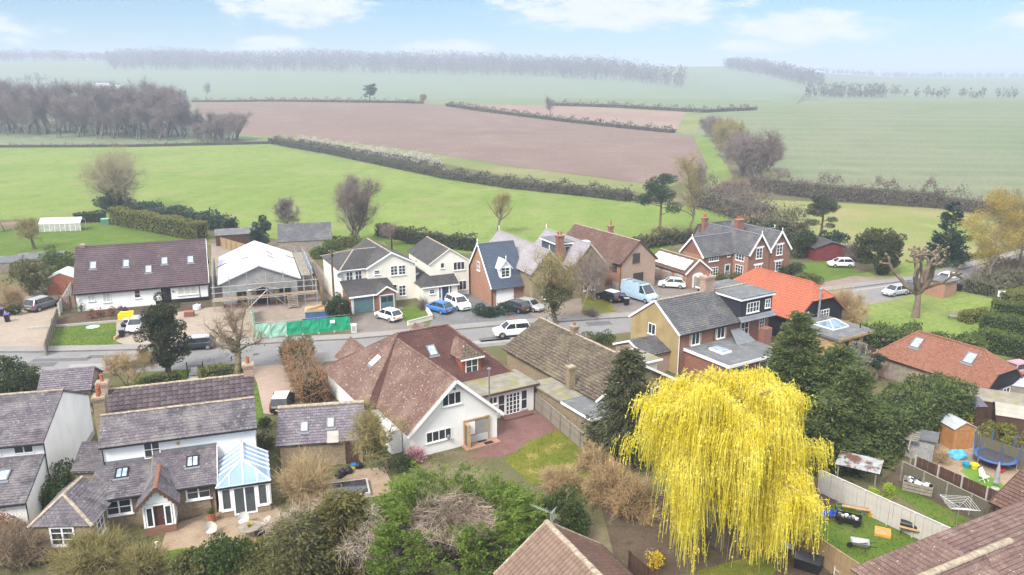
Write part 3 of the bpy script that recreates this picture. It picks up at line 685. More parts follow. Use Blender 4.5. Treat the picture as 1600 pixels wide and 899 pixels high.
def road_wear():
 dk = plain('fresh_tar_patch', (.115, .113, .115), .95, .2, 2); lt = plain('old_tar_patch', (.27, .26, .25), .95, .15, 2); ir = plain('cast_iron', (.07, .065, .06), .6, .25, 6); rng = random.Random(6)
 for k in range(16):
  f = rng.uniform(.1, 7.6); i = int(f); a = Vector(far_e[i + 1 if i else 1]).lerp(Vector(far_e[min(i + 2, 8)]), f - i); d = (Vector(far_e[min(i + 2, 8)]) - Vector(far_e[i + 1])).normalized(); n = Vector((d.y, -d.x)); c = a + n * rng.uniform(.9, 5.6); l, w = rng.uniform(.8, 4.5), rng.uniform(.35, .8)
  o = MB().prism([(-l, -w), (l, -w), (l, w), (-l, w)], -.01, .005).build('road_patch', dk if k % 3 else lt, None, 'structure') if k % 4 else MB().lathe([(.34, -.01), (.34, .012), (.3, .016), (.02, .016)], 16).build('manhole_cover', ir, None, 'structure'); o.location = (c.x, c.y, .003); o.rotation_euler = (0, 0, math.atan2(d.y, d.x))
road_wear()
# ------------------------------------------------------------------ haze
def build_haze():
 m = bpy.data.materials.new('haze'); m.use_nodes = True; nt = m.node_tree; nt.nodes.remove(nt.nodes['Principled BSDF'])
 v = nt.nodes.new('ShaderNodeVolumePrincipled'); v.inputs['Color'].default_value = (.76, .86, 1.0, 1); v.inputs['Density'].default_value = HAZE_DENSITY
 v.inputs['Anisotropy'].default_value = .15
 nt.links.new(v.outputs[0], nt.nodes['Material Output'].inputs['Volume'])
 o = MB().box(-11900, 11900, -400, 9600, -3.0, 96).build('haze', m, None, 'stuff')
 tag(o, 'pale bluish haze lying over the whole valley', 'haze')
build_haze()
# ------------------------------------------------------------------ vegetation builders (numpy)
def tubes(P0, P1, R0, R1, k=4):
 """tapered tubes for many segments at once -> V, F(quads)"""
 P0 = np.asarray(P0, float); P1 = np.asarray(P1, float); R0 = np.asarray(R0, float); R1 = np.asarray(R1, float); n = len(P0)
 D = P1 - P0; D /= np.maximum(np.linalg.norm(D, axis=1), 1e-6)[:, None]
 ref = np.where(np.abs(D[:, 2:3]) > .9, np.array([[1., 0, 0]]), np.array([[0, 0, 1.]]))
 A = np.cross(D, ref); A /= np.maximum(np.linalg.norm(A, axis=1), 1e-6)[:, None]; B = np.cross(D, A)
 t = np.arange(k) * 2 * np.pi / k; c, s = np.cos(t), np.sin(t)
 ring = A[:, None, :] * c[None, :, None] + B[:, None, :] * s[None, :, None]
 V = np.concatenate([P0[:, None] + ring * R0[:, None, None], P1[:, None] + ring * R1[:, None, None]], 1).reshape(-1, 3)
 b = (np.arange(n) * 2 * k)[:, None, None]; i = np.arange(k)
 q = np.stack([i, (i + 1) % k, k + (i + 1) % k, k + i], 1)[None] + b
 return V, q.reshape(-1, 4)
def ribbons(P0, P1, W0, W1, rng):
 """flat tapered strips with random facing -> V, F(quads)"""
 D = P1 - P0; rv = rng.normal(size=D.shape); S = np.cross(D, rv); S /= np.maximum(np.linalg.norm(S, axis=1), 1e-6)[:, None]
 n = len(P0); V = np.stack([P0 - S * W0[:, None], P0 + S * W0[:, None], P1 + S * W1[:, None], P1 - S * W1[:, None]], 1).reshape(-1, 3)
 return V, (np.arange(n * 4).reshape(-1, 4))
def leaves(P, rng, size, aim=None, amt=.6, asp=.45, sj=.4):
 """leaf faces (pointed quads) at P; aim = (n,3) direction they reach towards"""
 n = len(P); d = rng.normal(size=(n, 3)); d /= np.linalg.norm(d, axis=1)[:, None]
 if aim is not None: d = d * (1 - amt) + aim * amt; d /= np.maximum(np.linalg.norm(d, axis=1), 1e-6)[:, None]
 s = np.cross(d, rng.normal(size=(n, 3))); s /= np.maximum(np.linalg.norm(s, axis=1), 1e-6)[:, None]
 L = (size * (1 + sj * rng.uniform(-1, 1, n)))[:, None]
 V = np.stack([P - d * L * .5, P + s * L * asp * .5, P + d * L * .5, P - s * L * asp * .5], 1).reshape(-1, 3)
 return V, np.arange(n * 4).reshape(-1, 4)
def joinm(parts):
 Vs, Fs, b = [], [], 0
 for V, F in parts: Vs.append(V); Fs.append(F + b); b += len(V)
 return np.concatenate(Vs), np.concatenate(Fs)
def grow(rng, height, trunk_h, trunk_r, spread, n1=9, n2=5, n3=4, up=.5, droop=0.0, crook=.18, lean=(0, 0), levels=3, len1=None, stems=1):
 """branching skeleton: returns segments (P0,P1,R0,R1,level) and twig roots"""
 seg = []; tips = []
 def limb(p, d, L, r, lev, nseg):
  pts = [p]; q = p.copy(); dd = d.copy()
  for i in range(nseg):
   dd = dd + rng.normal(size=3) * crook; dd[2] += (.06 if lev < 2 else .02) - droop * i / nseg; dd /= np.linalg.norm(dd)
   q2 = q + dd * L / nseg; r0 = r * (1 - .75 * i / nseg); r1 = r * (1 - .75 * (i + 1) / nseg)
   seg.append((q, q2, r0, r1, lev)); q = q2; pts.append(q)
  return pts, dd
 for s in range(stems):
  base = np.array([rng.normal() * .15 * (stems > 1), rng.normal() * .15 * (stems > 1), 0.0])
  d0 = np.array([lean[0] + rng.normal() * .04 + (rng.normal() * .3 if stems > 1 else 0), lean[1] + rng.normal() * .04 + (rng.normal() * .3 if stems > 1 else 0), 1.0]); d0 /= np.linalg.norm(d0)
  tp, td = limb(base, d0, height * .82, trunk_r, 0, 8)
  hs = np.array([q[2] for q in tp])
  for i in range(n1):
   f = rng.uniform(0, 1) ** .8; zz = trunk_h + f * (height * .80 - trunk_h); k = int(np.clip(np.searchsorted(hs, zz), 1, len(tp) - 1))
   g = np.clip((zz - hs[k - 1]) / max(hs[k] - hs[k - 1], 1e-3), 0, 1); p = tp[k - 1] * (1 - g) + tp[k] * g
   az = rng.uniform(0, 2 * math.pi) + i * 2.4; e = up + rng.normal() * .15
   d = np.array([math.cos(az), math.sin(az), e * (1 + f)]); d /= np.linalg.norm(d)
   L1 = spread * (1 - .45 * f) * rng.uniform(.75, 1.1)
   a, da = limb(p, d, L1, trunk_r * (.5 - .3 * f), 1, 5)
   for j in range(n2):
    k = rng.integers(1, len(a)); d2 = da * .5 + rng.normal(size=3) * .6; d2[2] += .25; d2 /= np.linalg.norm(d2)
    b_, db = limb(a[k], d2, L1 * rng.uniform(.3, .55), trunk_r * .16, 2, 3)
    if levels > 2:
     for m_ in range(n3):
      k2 = rng.integers(1, len(b_)); d3 = db * .5 + rng.normal(size=3) * .6; d3[2] += .15; d3 /= np.linalg.norm(d3)
      tips.append((b_[k2], d3))
    else: tips.append((b_[-1], db))
   tips.append((a[-1], da))
  tips.append((tp[-1], td))
 return seg, tips
def twigs(tips, rng, n, L, w, spread=.7, up=.1):
 """fans of fine twigs at the branch ends, two joints each"""
 P = np.array([t[0] for t in tips]); D = np.array([t[1] for t in tips])
 P = np.repeat(P, n, 0); D = np.repeat(D, n, 0) + rng.normal(size=(len(P), 3)) * spread; D[:, 2] += up
 D /= np.linalg.norm(D, axis=1)[:, None]; LL = L * rng.uniform(.5, 1.2, len(P))[:, None]
 P = P + rng.normal(size=P.shape) * L * .12
 M = P + D * LL * .5; D2 = D + rng.normal(size=D.shape) * .35; D2 /= np.linalg.norm(D2, axis=1)[:, None]; E_ = M + D2 * LL * .6
 D3 = D + rng.normal(size=D.shape) * .6; E2 = M + D3 * LL * .45
 o = np.ones(len(P)); return joinm([ribbons(P, M, o * w, o * w * .8, rng), ribbons(M, E_, o * w * .8, o * w * .3, rng), ribbons(M, E2, o * w * .7, o * w * .3, rng)])
BARK = plain('grey_brown_bark', (.16, .125, .095), .95, .35, 3, patch=((.10, .11, .06), 1.5, .5, .75))
BARK_PALE = plain('pale_bark', (.33, .26, .20), .9, .3, 2.5, patch=((.22, .18, .13), 2, .5, .75))
TWIG_BR = plain('brown_twigs', (.26, .19, .125), .95, .3, 1.0)
TWIG_GR = plain('grey_brown_twigs', (.22, .175, .155), .95, .3, 1.0)
TWIG_OL = plain('olive_twigs', (.28, .235, .095), .95, .3, 1.0)
TWIG_TAN = plain('straw_twigs', (.42, .31, .165), .95, .3, 1.0)
TWIG_PALE = plain('pale_dry_twigs', (.42, .345, .27), .95, .3, 1.5)
TWIG_DK = plain('dark_wood_twigs', (.19, .155, .15), .95, .3, .5)
L_DARK = leafy('dark_evergreen', (.035, .06, .022), (.06, .085, .028), (.085, .105, .035))
L_PINE = leafy('pine_needles', (.028, .058, .038), (.05, .085, .05), (.065, .09, .05))
L_LEY = leafy('cypress_green', (.085, .14, .02), (.165, .235, .033), (.28, .33, .06), scale=.7)
L_LEYD = leafy('deep_cypress_green', (.06, .092, .027), (.12, .158, .04), (.225, .24, .085), scale=.6)
L_IVY = leafy('ivy_green', (.045, .08, .018), (.08, .11, .025), (.11, .13, .04))
L_OLIVE = leafy('olive_leaf', (.10, .11, .035), (.15, .14, .05), (.19, .17, .06))
L_WILLOW = leafy('willow_yellow', (.80, .68, .05), (.86, .78, .16), (.60, .52, .04), scale=.5, trans=.4)
L_BIRCH = leafy('birch_catkin_yellow', (.36, .27, .06), (.44, .32, .08), (.28, .24, .06), scale=.4)
L_HEDGE = leafy('hedge_green', (.075, .12, .025), (.12, .155, .035), (.15, .17, .05))
L_HEDGEY = leafy('yellow_green_hedge', (.15, .165, .035), (.22, .21, .05), (.25, .22, .07))
L_BEECH = leafy('copper_beech_leaf', (.30, .155, .075), (.40, .22, .11), (.22, .13, .06))
L_RUST = leafy('rust_leaf', (.22, .075, .045), (.30, .12, .06), (.15, .06, .045), scale=1.5)
L_YELLOW = leafy('forsythia_yellow', (.65, .45, .01), (.75, .52, .02), (.35, .35, .03), scale=2)
L_LIME = leafy('lime_shrub', (.22, .34, .02), (.33, .42, .03), (.16, .26, .02), scale=2)
L_PINK = leafy('pink_blossom', (.62, .28, .33), (.72, .42, .45), (.45, .20, .22), scale=2, trans=.3)
L_WBLOSSOM = leafy('white_blossom', (.50, .46, .40), (.60, .56, .50), (.32, .27, .20), scale=.3)
L_GREY = leafy('grey_olive_leaf', (.20, .22, .15), (.28, .29, .21), (.16, .17, .11))
def mk(name, V, F, m, parent, kind=None): return link(name, np_mesh(name, V, F), m, parent, kind)
def bare_tree(name, label, loc, H, seed, trunk_h=None, tr=None, spread=None, tm=BARK, wm=TWIG_BR, n1=11, n2=6, n3=4, nt=6, tl=.9, tw=.012, up=.5, stems=1, crook=.18, group=None, cat='tree', lean=(0, 0), levels=3, droop=0, ivy=0, tup=.1):
 """leafless tree > trunk (trunk and limbs), crown (twigs)"""
 rng = np.random.default_rng(seed); t = thing(name, label, cat, loc, 0, group)
 seg, tips = grow(rng, H, trunk_h if trunk_h is not None else H * .25, tr or H * .022, spread or H * .38, n1, n2, n3, up, droop, crook, lean, levels, stems=stems)
 A = [s for s in seg if s[4] < 2]; B = [s for s in seg if s[4] >= 2]
 V, F = tubes([s[0] for s in A], [s[1] for s in A], [max(s[2], .02) for s in A], [max(s[3], .015) for s in A], 6)
 mk('trunk', V, F, tm, t)
 p = [twigs(tips, rng, nt, tl, tw, up=tup)]
 if B: p.append(tubes([s[0] for s in B], [s[1] for s in B], [max(s[2], .012) for s in B], [max(s[3], .01) for s in B], 3))
 V, F = joinm(p); mk('crown', V, F, wm, t)
 if ivy:
  n = ivy; k = rng.integers(0, len(A), n); f = rng.uniform(0, 1, (n, 1)); P0 = np.array([s[0] for s in A]); P1 = np.array([s[1] for s in A])
  P = P0[k] * (1 - f) + P1[k] * f; P = P[P[:, 2] < H * .6]; P = P + rng.normal(size=P.shape) * np.array([.5, .5, .4]) * (1.1 - P[:, 2:3] / H)
  P[:, 2] = np.abs(P[:, 2]); V, F = leaves(P, rng, .2, asp=.8); mk('ivy', V, F, L_IVY, t)
 return t
def blob_points(rng, n, cs, rs, shell=.55):
 """points in a set of lumps, mostly near their surface; returns P and outward directions"""
 cs = np.asarray(cs, float); rs = np.asarray(rs, float); w = (rs[:, 0] * rs[:, 1] * rs[:, 2]) ** (2 / 3); k = rng.choice(len(cs), n, p=w / w.sum())
 d = rng.normal(size=(n, 3)); d /= np.linalg.norm(d, axis=1)[:, None]; r = (shell + (1 - shell) * rng.uniform(0, 1, n) ** .7)[:, None]
 return cs[k] + d * rs[k] * r, d
def lumps(rng, n, rx, ry, rz, cz, size, taper=0.0):
 """lump centres over an ellipsoid crown with an uneven outline"""
 d = rng.normal(size=(n, 3)); d /= np.linalg.norm(d, axis=1)[:, None]; r = rng.uniform(.45, .95, n)[:, None]
 C = d * r * np.array([rx, ry, rz]); sc = 1 - taper * (C[:, 2:3] / rz * .5 + .5); C[:, :2] *= sc; C[:, 2] += cz
 S = size * rng.uniform(.6, 1.25, (n, 1)) * np.array([[1, 1, .8]]) * (1 - .3 * taper * (d[:, 2:3] * .5 + .5))
 return C, S
def leaf_tree(name, label, loc, rx, ry, rz, cz, m, seed, n=9000, ls=.22, nl=40, lump=.35, tr=.18, taper=0.0, asp=.5, aim=.5, group=None, cat='tree', tm=BARK, shell=.55, parts=('trunk', 'crown'), zmin=.05):
 """evergreen or leafy crown of many lumps of leaves over limbs"""
 rng = np.random.default_rng(seed); t = thing(name, label, cat, loc, 0, group)
 C, S = lumps(rng, nl, rx, ry, rz, cz, lump * (rx + ry + rz) / 3, taper)
 P0, P1, a, b = [np.zeros(3)], [np.array([0, 0, cz + rz * .6])], [tr], [tr * .3]
 for c in C[::2]:
  h = max(.1, c[2] - .5 * np.hypot(c[0], c[1]) - .2); h = min(h, cz + rz * .5)
  P0.append(np.array([0, 0, h])); P1.append(c); a.append(tr * .35); b.append(.02)
 V, F = tubes(P0, P1, a, b, 5); mk(parts[0], V, F, tm, t)
 n = int(n * .74); ls *= 1.13; P, d = blob_points(rng, n, C, S, shell); k = P[:, 2] > zmin; P, d = P[k], d[k]; d[:, 2] += .25
 V, F = leaves(P, rng, ls, d, aim, asp); mk(parts[1], V, F, m, t)
 return t
def conifer(name, label, loc, H, rad, m, seed, n=14000, ls=.34, zb=.0, droop=.35, power=.8, tr=.2, cat='tree', nb=150, tm=BARK, asp=.35, gap=0.0, group=None, top=.02):
 """boughs in uneven tiers round a tapered trunk, each bough a spray of foliage"""
 rng = np.random.default_rng(seed); t = thing(name, label, cat, loc, 0, group)
 z = zb + (H - zb) * rng.uniform(0, 1, nb) ** 1.15 * .97; az = rng.uniform(0, 2 * np.pi, nb)
 prof = np.maximum(1 - ((z - zb) / (H - zb)), 0) ** power + top; L = rad * prof * rng.uniform(.72, 1.15, nb) + .15
 el = .35 - droop * 1.2 * (1 - (z - zb) / (H - zb)); d = np.stack([np.cos(az), np.sin(az), el], 1)
 A = np.stack([0 * z, 0 * z, z], 1); B = A + d * L[:, None]; B[:, 2] -= droop * L * .25
 V, F = tubes(np.concatenate([[[0, 0, 0]], A]), np.concatenate([[[0, 0, H * .96]], B]), np.concatenate([[tr], np.full(nb, tr * .22)]), np.concatenate([[.02], np.full(nb, .01)]), 5)
 mk('trunk', V, F, tm, t)
 n = int(n * .74); ls *= 1.13; k = rng.choice(nb, n, p=L / L.sum()); f = rng.uniform(.15 + gap, 1.05, n); f = f ** .65
 wd = .16 * L[k] * (1.25 - f) + .13
 P = A[k] * (1 - f[:, None]) + B[k] * f[:, None] + rng.normal(size=(n, 3)) * np.stack([wd, wd, wd * .5], 1)
 P[:, 2] += -.10 * droop * (rng.uniform(0, 1, n) * L[k]); P[:, 2] = np.abs(P[:, 2])
 aim = d[k] * np.array([1, 1, .2]); aim[:, 2] += .25 - droop * .6; V, F = leaves(P, rng, ls, aim, .62, asp); mk('crown', V, F, m, t)
 return t
def hedge(name, label, pts, w, h, m, seed, dens=60, ls=.16, core=None, jag=.12, round_=.0, cat='hedge', group=None, z=None, asp=.6, twig=None):
 """clipped or loose hedge along a line: solid inside, leaves all over; pts world (x,y)"""
 rng = np.random.default_rng(seed); dens *= .74; ls *= 1.13; P = [Vector((p[0], p[1])) for p in pts]; o = P[0]; oz = gz(o.x, o.y)
 t = thing(name, label, cat, (o.x, o.y, oz), 0, group); cb = MB(); LP = []; LD = []
 for a, b in zip(P[:-1], P[1:]):
  d = (b - a); L = d.length; d.normalize(); nn = Vector((-d.y, d.x)); w2 = w / 2
  n = max(1, int(L / 3))
  for i in range(n):
   q0 = a.lerp(b, i / n); q1 = a.lerp(b, (i + 1) / n); za, zb = gz(q0.x, q0.y) - oz, gz(q1.x, q1.y) - oz; q0 = q0 - o; q1 = q1 - o; bb = len(cb.v); s = .74; ea = .25 if (i == 0 and a is P[0]) else 0; eb = .25 if (i == n - 1 and b is P[-1]) else 0; q0 = q0 + Vector((d.x, d.y)) * ea; q1 = q1 - Vector((d.x, d.y)) * eb
   for q, zz in ((q0, za), (q1, zb)):
    for k, hh in ((-1, -.05), (1, -.05), (1, h * .86), (-1, h * .86)): cb.v.append((q.x + nn.x * k * w2 * s, q.y + nn.y * k * w2 * s, zz + hh))
   cb.f += [(bb + j, bb + (j + 1) % 4, bb + 4 + (j + 1) % 4, bb + 4 + j) for j in range(4)] + [(bb + 3, bb + 2, bb + 1, bb), (bb + 4, bb + 5, bb + 6, bb + 7)]
  N = int(dens * L * (w + 2 * h)); f = rng.uniform(-.01, 1.01, N); side = rng.uniform(0, w + 2 * h, N)
  off = np.where(side < h, -w2, np.where(side < h + w, side - h - w2, w2)); zz = np.where(side < h, side, np.where(side < h + w, h, w + 2 * h - side))
  wob = np.sin(f * L * 1.7 + seed) * .4 + np.sin(f * L * .61 + seed * 2) * .6
  zz = zz * (1 + jag * .5 * wob) ; off = off * (1 - round_ * (zz / h) ** 3) + rng.normal(size=N) * jag * .6; zz = np.abs(zz + rng.normal(size=N) * jag * .6 + (zz > h * .8) * wob * jag)
  X = a.x + d.x * f * L + nn.x * off - o.x; Y = a.y + d.y * f * L + nn.y * off - o.y
  Z = zz + terr(X + o.x, Y + o.y) - oz; LP.append(np.stack([X, Y, Z], 1)); up = np.where((side > h) & (side < h + w), 1.0, .25); sg = np.where(side < h, -1, np.where(side > h + w, 1, 0)); LD.append(np.stack([nn.x * sg, nn.y * sg, up], 1))
 for e_, sg_ in ((P[0], -1), (P[-1], 1)):
  dd_ = ((P[1] - P[0]) if sg_ < 0 else (P[-1] - P[-2])).normalized(); N = int(dens * w * h * 1.4); u_ = rng.uniform(-w / 2, w / 2, N); z_ = rng.uniform(0, h, N); k_ = rng.normal(size=N) * jag * .6
  LP.append(np.stack([e_.x - o.x - dd_.y * u_ + dd_.x * k_, e_.y - o.y + dd_.x * u_ + dd_.y * k_, z_ + gz(e_.x, e_.y) - oz], 1)); LD.append(np.tile([dd_.x * sg_, dd_.y * sg_, .3], (N, 1)))
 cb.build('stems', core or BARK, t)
 LP = np.concatenate(LP); LD = np.concatenate(LD)
 V, F = leaves(LP, rng, ls, LD, .45, asp); mk('foliage', V, F, m, t)
 if twig:
  k = rng.choice(len(LP), int(len(LP) * .25)); p = LP[k]; e = p + (LD[k] * .3 + rng.normal(size=p.shape) * .3 + [0, 0, .35]) * twig[1]; o_ = np.ones(len(p))
  V, F = ribbons(p, e, o_ * .012 * twig[2], o_ * .006 * twig[2], rng); mk('twigs', V, F, twig[0], t)
 return t
def twig_bush(name, label, loc, r, h, m, seed, n=900, w=.012, group=None, cat='shrub', arch=.35, lm=None, nl=0, ls=.12, tm=BARK):
 """many-stemmed bare bush > stems, twigs (and sparse leaves)"""
 rng = np.random.default_rng(seed); t = thing(name, label, cat, loc, 0, group)
 k = 46; az = rng.uniform(0, 2 * np.pi, k); el = rng.uniform(.25, 1.5, k); L = .62 / np.sqrt((np.cos(el) / r) ** 2 + (np.sin(el) / h) ** 2) * rng.uniform(.8, 1.15, k)
 d = np.stack([np.cos(az) * np.cos(el), np.sin(az) * np.cos(el), np.sin(el)], 1); B0 = rng.normal(size=(k, 3)) * np.array([r * .12, r * .12, 0]); B1 = B0 + d * L[:, None]
 V, F = tubes(B0, B1, np.full(k, .03), np.full(k, .014), 4); mk('stems', V, F, tm, t)
 s = rng.integers(0, k, n); f = rng.uniform(.25, 1, n)[:, None]; P = B0[s] * (1 - f) + B1[s] * f; D = d[s] + rng.normal(size=(n, 3)) * .55; D[:, 2] += .2; D /= np.linalg.norm(D, axis=1)[:, None]
 LL = (.52 * L[s] * rng.uniform(.5, 1.1, n))[:, None]; M = P + D * LL * .5; E_ = M + (D + rng.normal(size=D.shape) * arch) * LL * .5; M2 = M + (D + rng.normal(size=D.shape) * .7) * LL * .42; E3 = E_ + (D + rng.normal(size=D.shape) * .6) * LL * .25
 for q in (M, E_, M2, E3): q[:, 2] = np.abs(q[:, 2])
 o = np.ones(n); V, F = joinm([ribbons(P, M, o * w, o * w * .8, rng), ribbons(M, E_, o * w * .8, o * w * .5, rng), ribbons(M, M2, o * w * .7, o * w * .3, rng), ribbons(E_, E3, o * w * .5, o * w * .3, rng)])
 mk('twigs', V, F, m, t)
 if lm:
  q = np.concatenate([E_, M2, M]); q = q[rng.integers(0, len(q), nl)] + rng.normal(size=(nl, 3)) * .1; V, F = leaves(q, rng, ls); mk('leaves', V, F, lm, t)
 return t
def leaf_bush(name, label, loc, rx, ry, h, m, seed, n=2500, ls=.14, nl=14, group=None, cat='shrub', asp=.6):
 return leaf_tree(name, label, loc, rx, ry, h * .5, h * .5, m, seed, n, ls, nl, .5, .05, 0, asp, .5, group, cat, parts=('stems', 'foliage'))
# ------------------------------------------------------------------ measuring on a building
def lray(t, px_, py_):
 d = Vector(ray(px_, py_)); a = -t.rotation_euler.z; c, s = math.cos(a), math.sin(a)
 o = Vector((0, 0, CAM_H)) - t.location
 return Vector((o.x * c - o.y * s, o.x * s + o.y * c, o.z)), Vector((d.x * c - d.y * s, d.x * s + d.y * c, d.z))
def on_slope(t, fr, px_, py_):
 o, d = lray(t, px_, py_); k = (fr.o - o).dot(fr.n) / d.dot(fr.n); p = o + d * k - fr.o
 return p.dot(fr.u), p.dot(fr.v)
def on_y(t, px_, py_, y):
 o, d = lray(t, px_, py_); k = (y - o.y) / d.y; p = o + d * k; return p.x, p.z
def on_x(t, px_, py_, x):
 o, d = lray(t, px_, py_); k = (x - o.x) / d.x; p = o + d * k; return p.y, p.z
def sky_at(t, fr, px_, py_, w, h, **k):
 u, v = on_slope(t, fr, px_, py_); return skylight(t, fr, u - w / 2, v - h / 2, w, h, **k)
def win_y(t, px_, py_, y, w, h, **k):
 x, z = on_y(t, px_, py_, y); return win(t, x, y, z - h / 2, 0, w, h, **k)
def win_x(t, px_, py_, x, w, h, side=1, **k):
 y, z = on_x(t, px_, py_, x); return win(t, x, y, z - h / 2, 90 * side, w, h, **k)
# ------------------------------------------------------------------ B1 white chalet bungalow, purple-brown roof
def chalet_bungalow():
 t = thing('chalet_bungalow', 'long white chalet bungalow with purple-brown tiled roof and five small skylights', 'house', (-56.7, 100.2, 0), 20)
 L, D, h, r = 16.3, 12.6, 2.62, 7.3
 gable_wall(t, .15, L - .15, 0, D, h, r - .1, 'x', WHITE)
 MB().box(9.5, L - .1, -.05, -.002, 0, .55).box(L - .148, L - .08, -.05, D, 0, .55).build('plinth', PLASTICK, t)
 f, b = gable_roof(t, 0, L, 0, D, h, r, 'x', T_PURPLE, ov=.35, ve=.1, tw=.34, th=.36, lift=.05, capm=T_PURPLE)
 for px_, py_ in ((145.5, 415), (197, 412), (232, 421), (257, 408), (297.5, 406)): sky_at(t, f, px_, py_, .8, 1.25)
 gutter(t, (0, -.42, h - .3), (L, -.42, h - .3)); downpipe(t, L - 1.2, -.06, .1, h - .3)
 barge(t, [(L + .12, -.3, h - .15), (L + .12, D / 2, r - .05), (L + .12, D + .3, h - .15)], .04, .22)
 win(t, 1.9, 0, 1.25, 0, .8, .85, nx=2, gm=BLIND); win(t, 3.7, 0, .95, 0, .95, 1.25, nx=2, gm=BLIND); win(t, 7.4, 0, 1.15, 0, .75, 1.1, nx=1, ny=2)
 win(t, 13.6, 0, 1.05, 0, 2.5, 1.2, nx=3, gm=BLIND)
 door(t, 10.9, 0, .05, 0, 1.1, 2.1, PLASTICK, PLASTICK, 3)
 for i, x in enumerate((10.1, 11.8)):
  MB().lathe([(.05, 0), (.07, .05), (.07, .2), (.03, .26)], 8, (x, -.1, 1.55)).build('wall_lamp', PLASTICK, t)
 chimney(t, .8, D / 2, r - .5, r + .35, .45, .45, BRICK_P, 0)
chalet_bungalow()
# ------------------------------------------------------------------ B2 house under construction with scaffold
def building_site():
 t = thing('unfinished_house', 'unfinished grey block house with white membrane roof and open window gaps', 'house', (-38.4, 102, 0), 19)
 W_, D, h, r = 10.1, 16.6, 3.35, 5.45
 gable_wall(t, .25, W_ - .25, 0, D, h, r - .05, 'y', BLOCK)
 f, b = gable_roof(t, 0, W_, -.2, D, h, r, 'y', SHEETW, ov=.25, ve=.2, tw=0, th=1.1, lift=.012, capm=SHEETW, cap=False)
 for fr, px_, py_, n in ((f, 382, 404, 1), (b, 421, 396, 1), (b, 423, 402, 1)):
  u, v = on_slope(t, fr, px_, py_); p = fr.at(u - .5, v - .3, .06); q = fr.at(u + .5, v + .5, .06); MB().bar(p, q, .22, .1).build('batten', WOODG, t)
 for fr, px_, py_ in ((f, 349, 414), (b, 453, 402)):
  u, v = on_slope(t, fr, px_, py_); MB().bar(fr.at(u, v - 1, .05), fr.at(u, v + .6, .05), .12, .08).build('roof_opening', PLASTICK, t)
 MB().box(.2, W_ - .2, -.03, -.002, -.02, .45).build('plinth', BRICK_R, t)
 for x, z, w, hh in ((2.6, 0.5, 1.2, 1.6), (5.3, .1, 1.6, 2.3), (8.2, .8, 1.5, 1.3)):
  MB().box(x - w / 2, x + w / 2, -.035, -.004, z, z + hh).build('window_opening', PLASTICK, t)
 MB().bar((3.4, -.35, 2.15), (5.3, -1.0, 2.75), .7, .06).bar((7.2, -.35, 2.15), (5.3, -1.0, 2.75), .7, .06).build('porch_roof', UPVC, t)
 for x in (3.6, 6.9): MB().box(x, x + .15, -.7, -.55, 0, 2.1).build('porch_post', WOOD, t)
 s = thing('scaffold', 'steel tube scaffold with plank decks and wooden stairs round the unfinished house', 'scaffold', t.location, 19)
 def tb(p, q, r=.04): MB().tube(p, q, r, n=6).build('pole', GALV, s)
 xs = [-.9, 1.2, 3.4, 5.8, 8.0, 10.6, 12.2]
 for x in xs:
  for y in (-.55, -1.75): tb((x, y, 0), (x, y, 4.6 if 1 < x < 9 else 3.4), .045)
 for y in np.arange(1, 17, 3.0):
  for x in (W_ + .7, W_ + 1.8): tb((x, y, 0), (x, y, 4.4), .045)
  tb((-.9, y, 0), (-.9, y, 4.2), .045)
 for z in (1.4, 2.5, 3.3):
  tb((-1.1, -1.8, z), (12.4, -1.8, z))
  tb((W_ + 1.85, -.8, z + .6), (W_ + 1.85, D, z + .6))
 tb((3.4, -1.8, .2), (5.8, -1.8, 2.4)); tb((8.0, -1.8, .2), (5.8, -1.8, 2.4))
 for k, (a, b_, y, z) in enumerate(((-1, 12.4, -.75, 1.5), (-1, 12.4, -1.0, 1.5), (-1, 12.4, -1.25, 1.5), (-1, 12.4, -1.5, 1.5), (3.2, 8.2, -.8, 3.1), (3.2, 8.2, -1.05, 3.1), (3.2, 8.2, -1.3, 3.1))):
  MB().bar((a, y, z), (b_, y, z + .02), .225, .05).build('plank', WOODG if k % 3 else WOOD, s)
 MB().bar((3.2, -1.72, 3.28), (8.2, -1.72, 3.28), .03, .2).build('toe_board', WOOD, s)
 for k in range(5): MB().bar((W_ + .55 + .25 * k, 1.0, 3.3), (W_ + .55 + .25 * k, D - .5, 3.32), .225, .05).build('plank', WOODG, s)
 MB().box(W_ + 1.87, W_ + 1.93, 1, D - 4, 3.4, 4.2).build('debris_net', plain('blue_net', (.22, .33, .50), .8, .25, 1.2), s)
 for x in (8.35, 9.55): MB().bar((x, -1.8, 1.5), (x, -3.6, .1), .06, .22).build('stair_stringer', WOODG, s)
 for k in range(7): MB().box(8.38, 9.52, -2.1 - .22 * k, -1.9 - .22 * k, 1.27 - .17 * k, 1.32 - .17 * k).build('stair_tread', WOODG, s)
building_site()
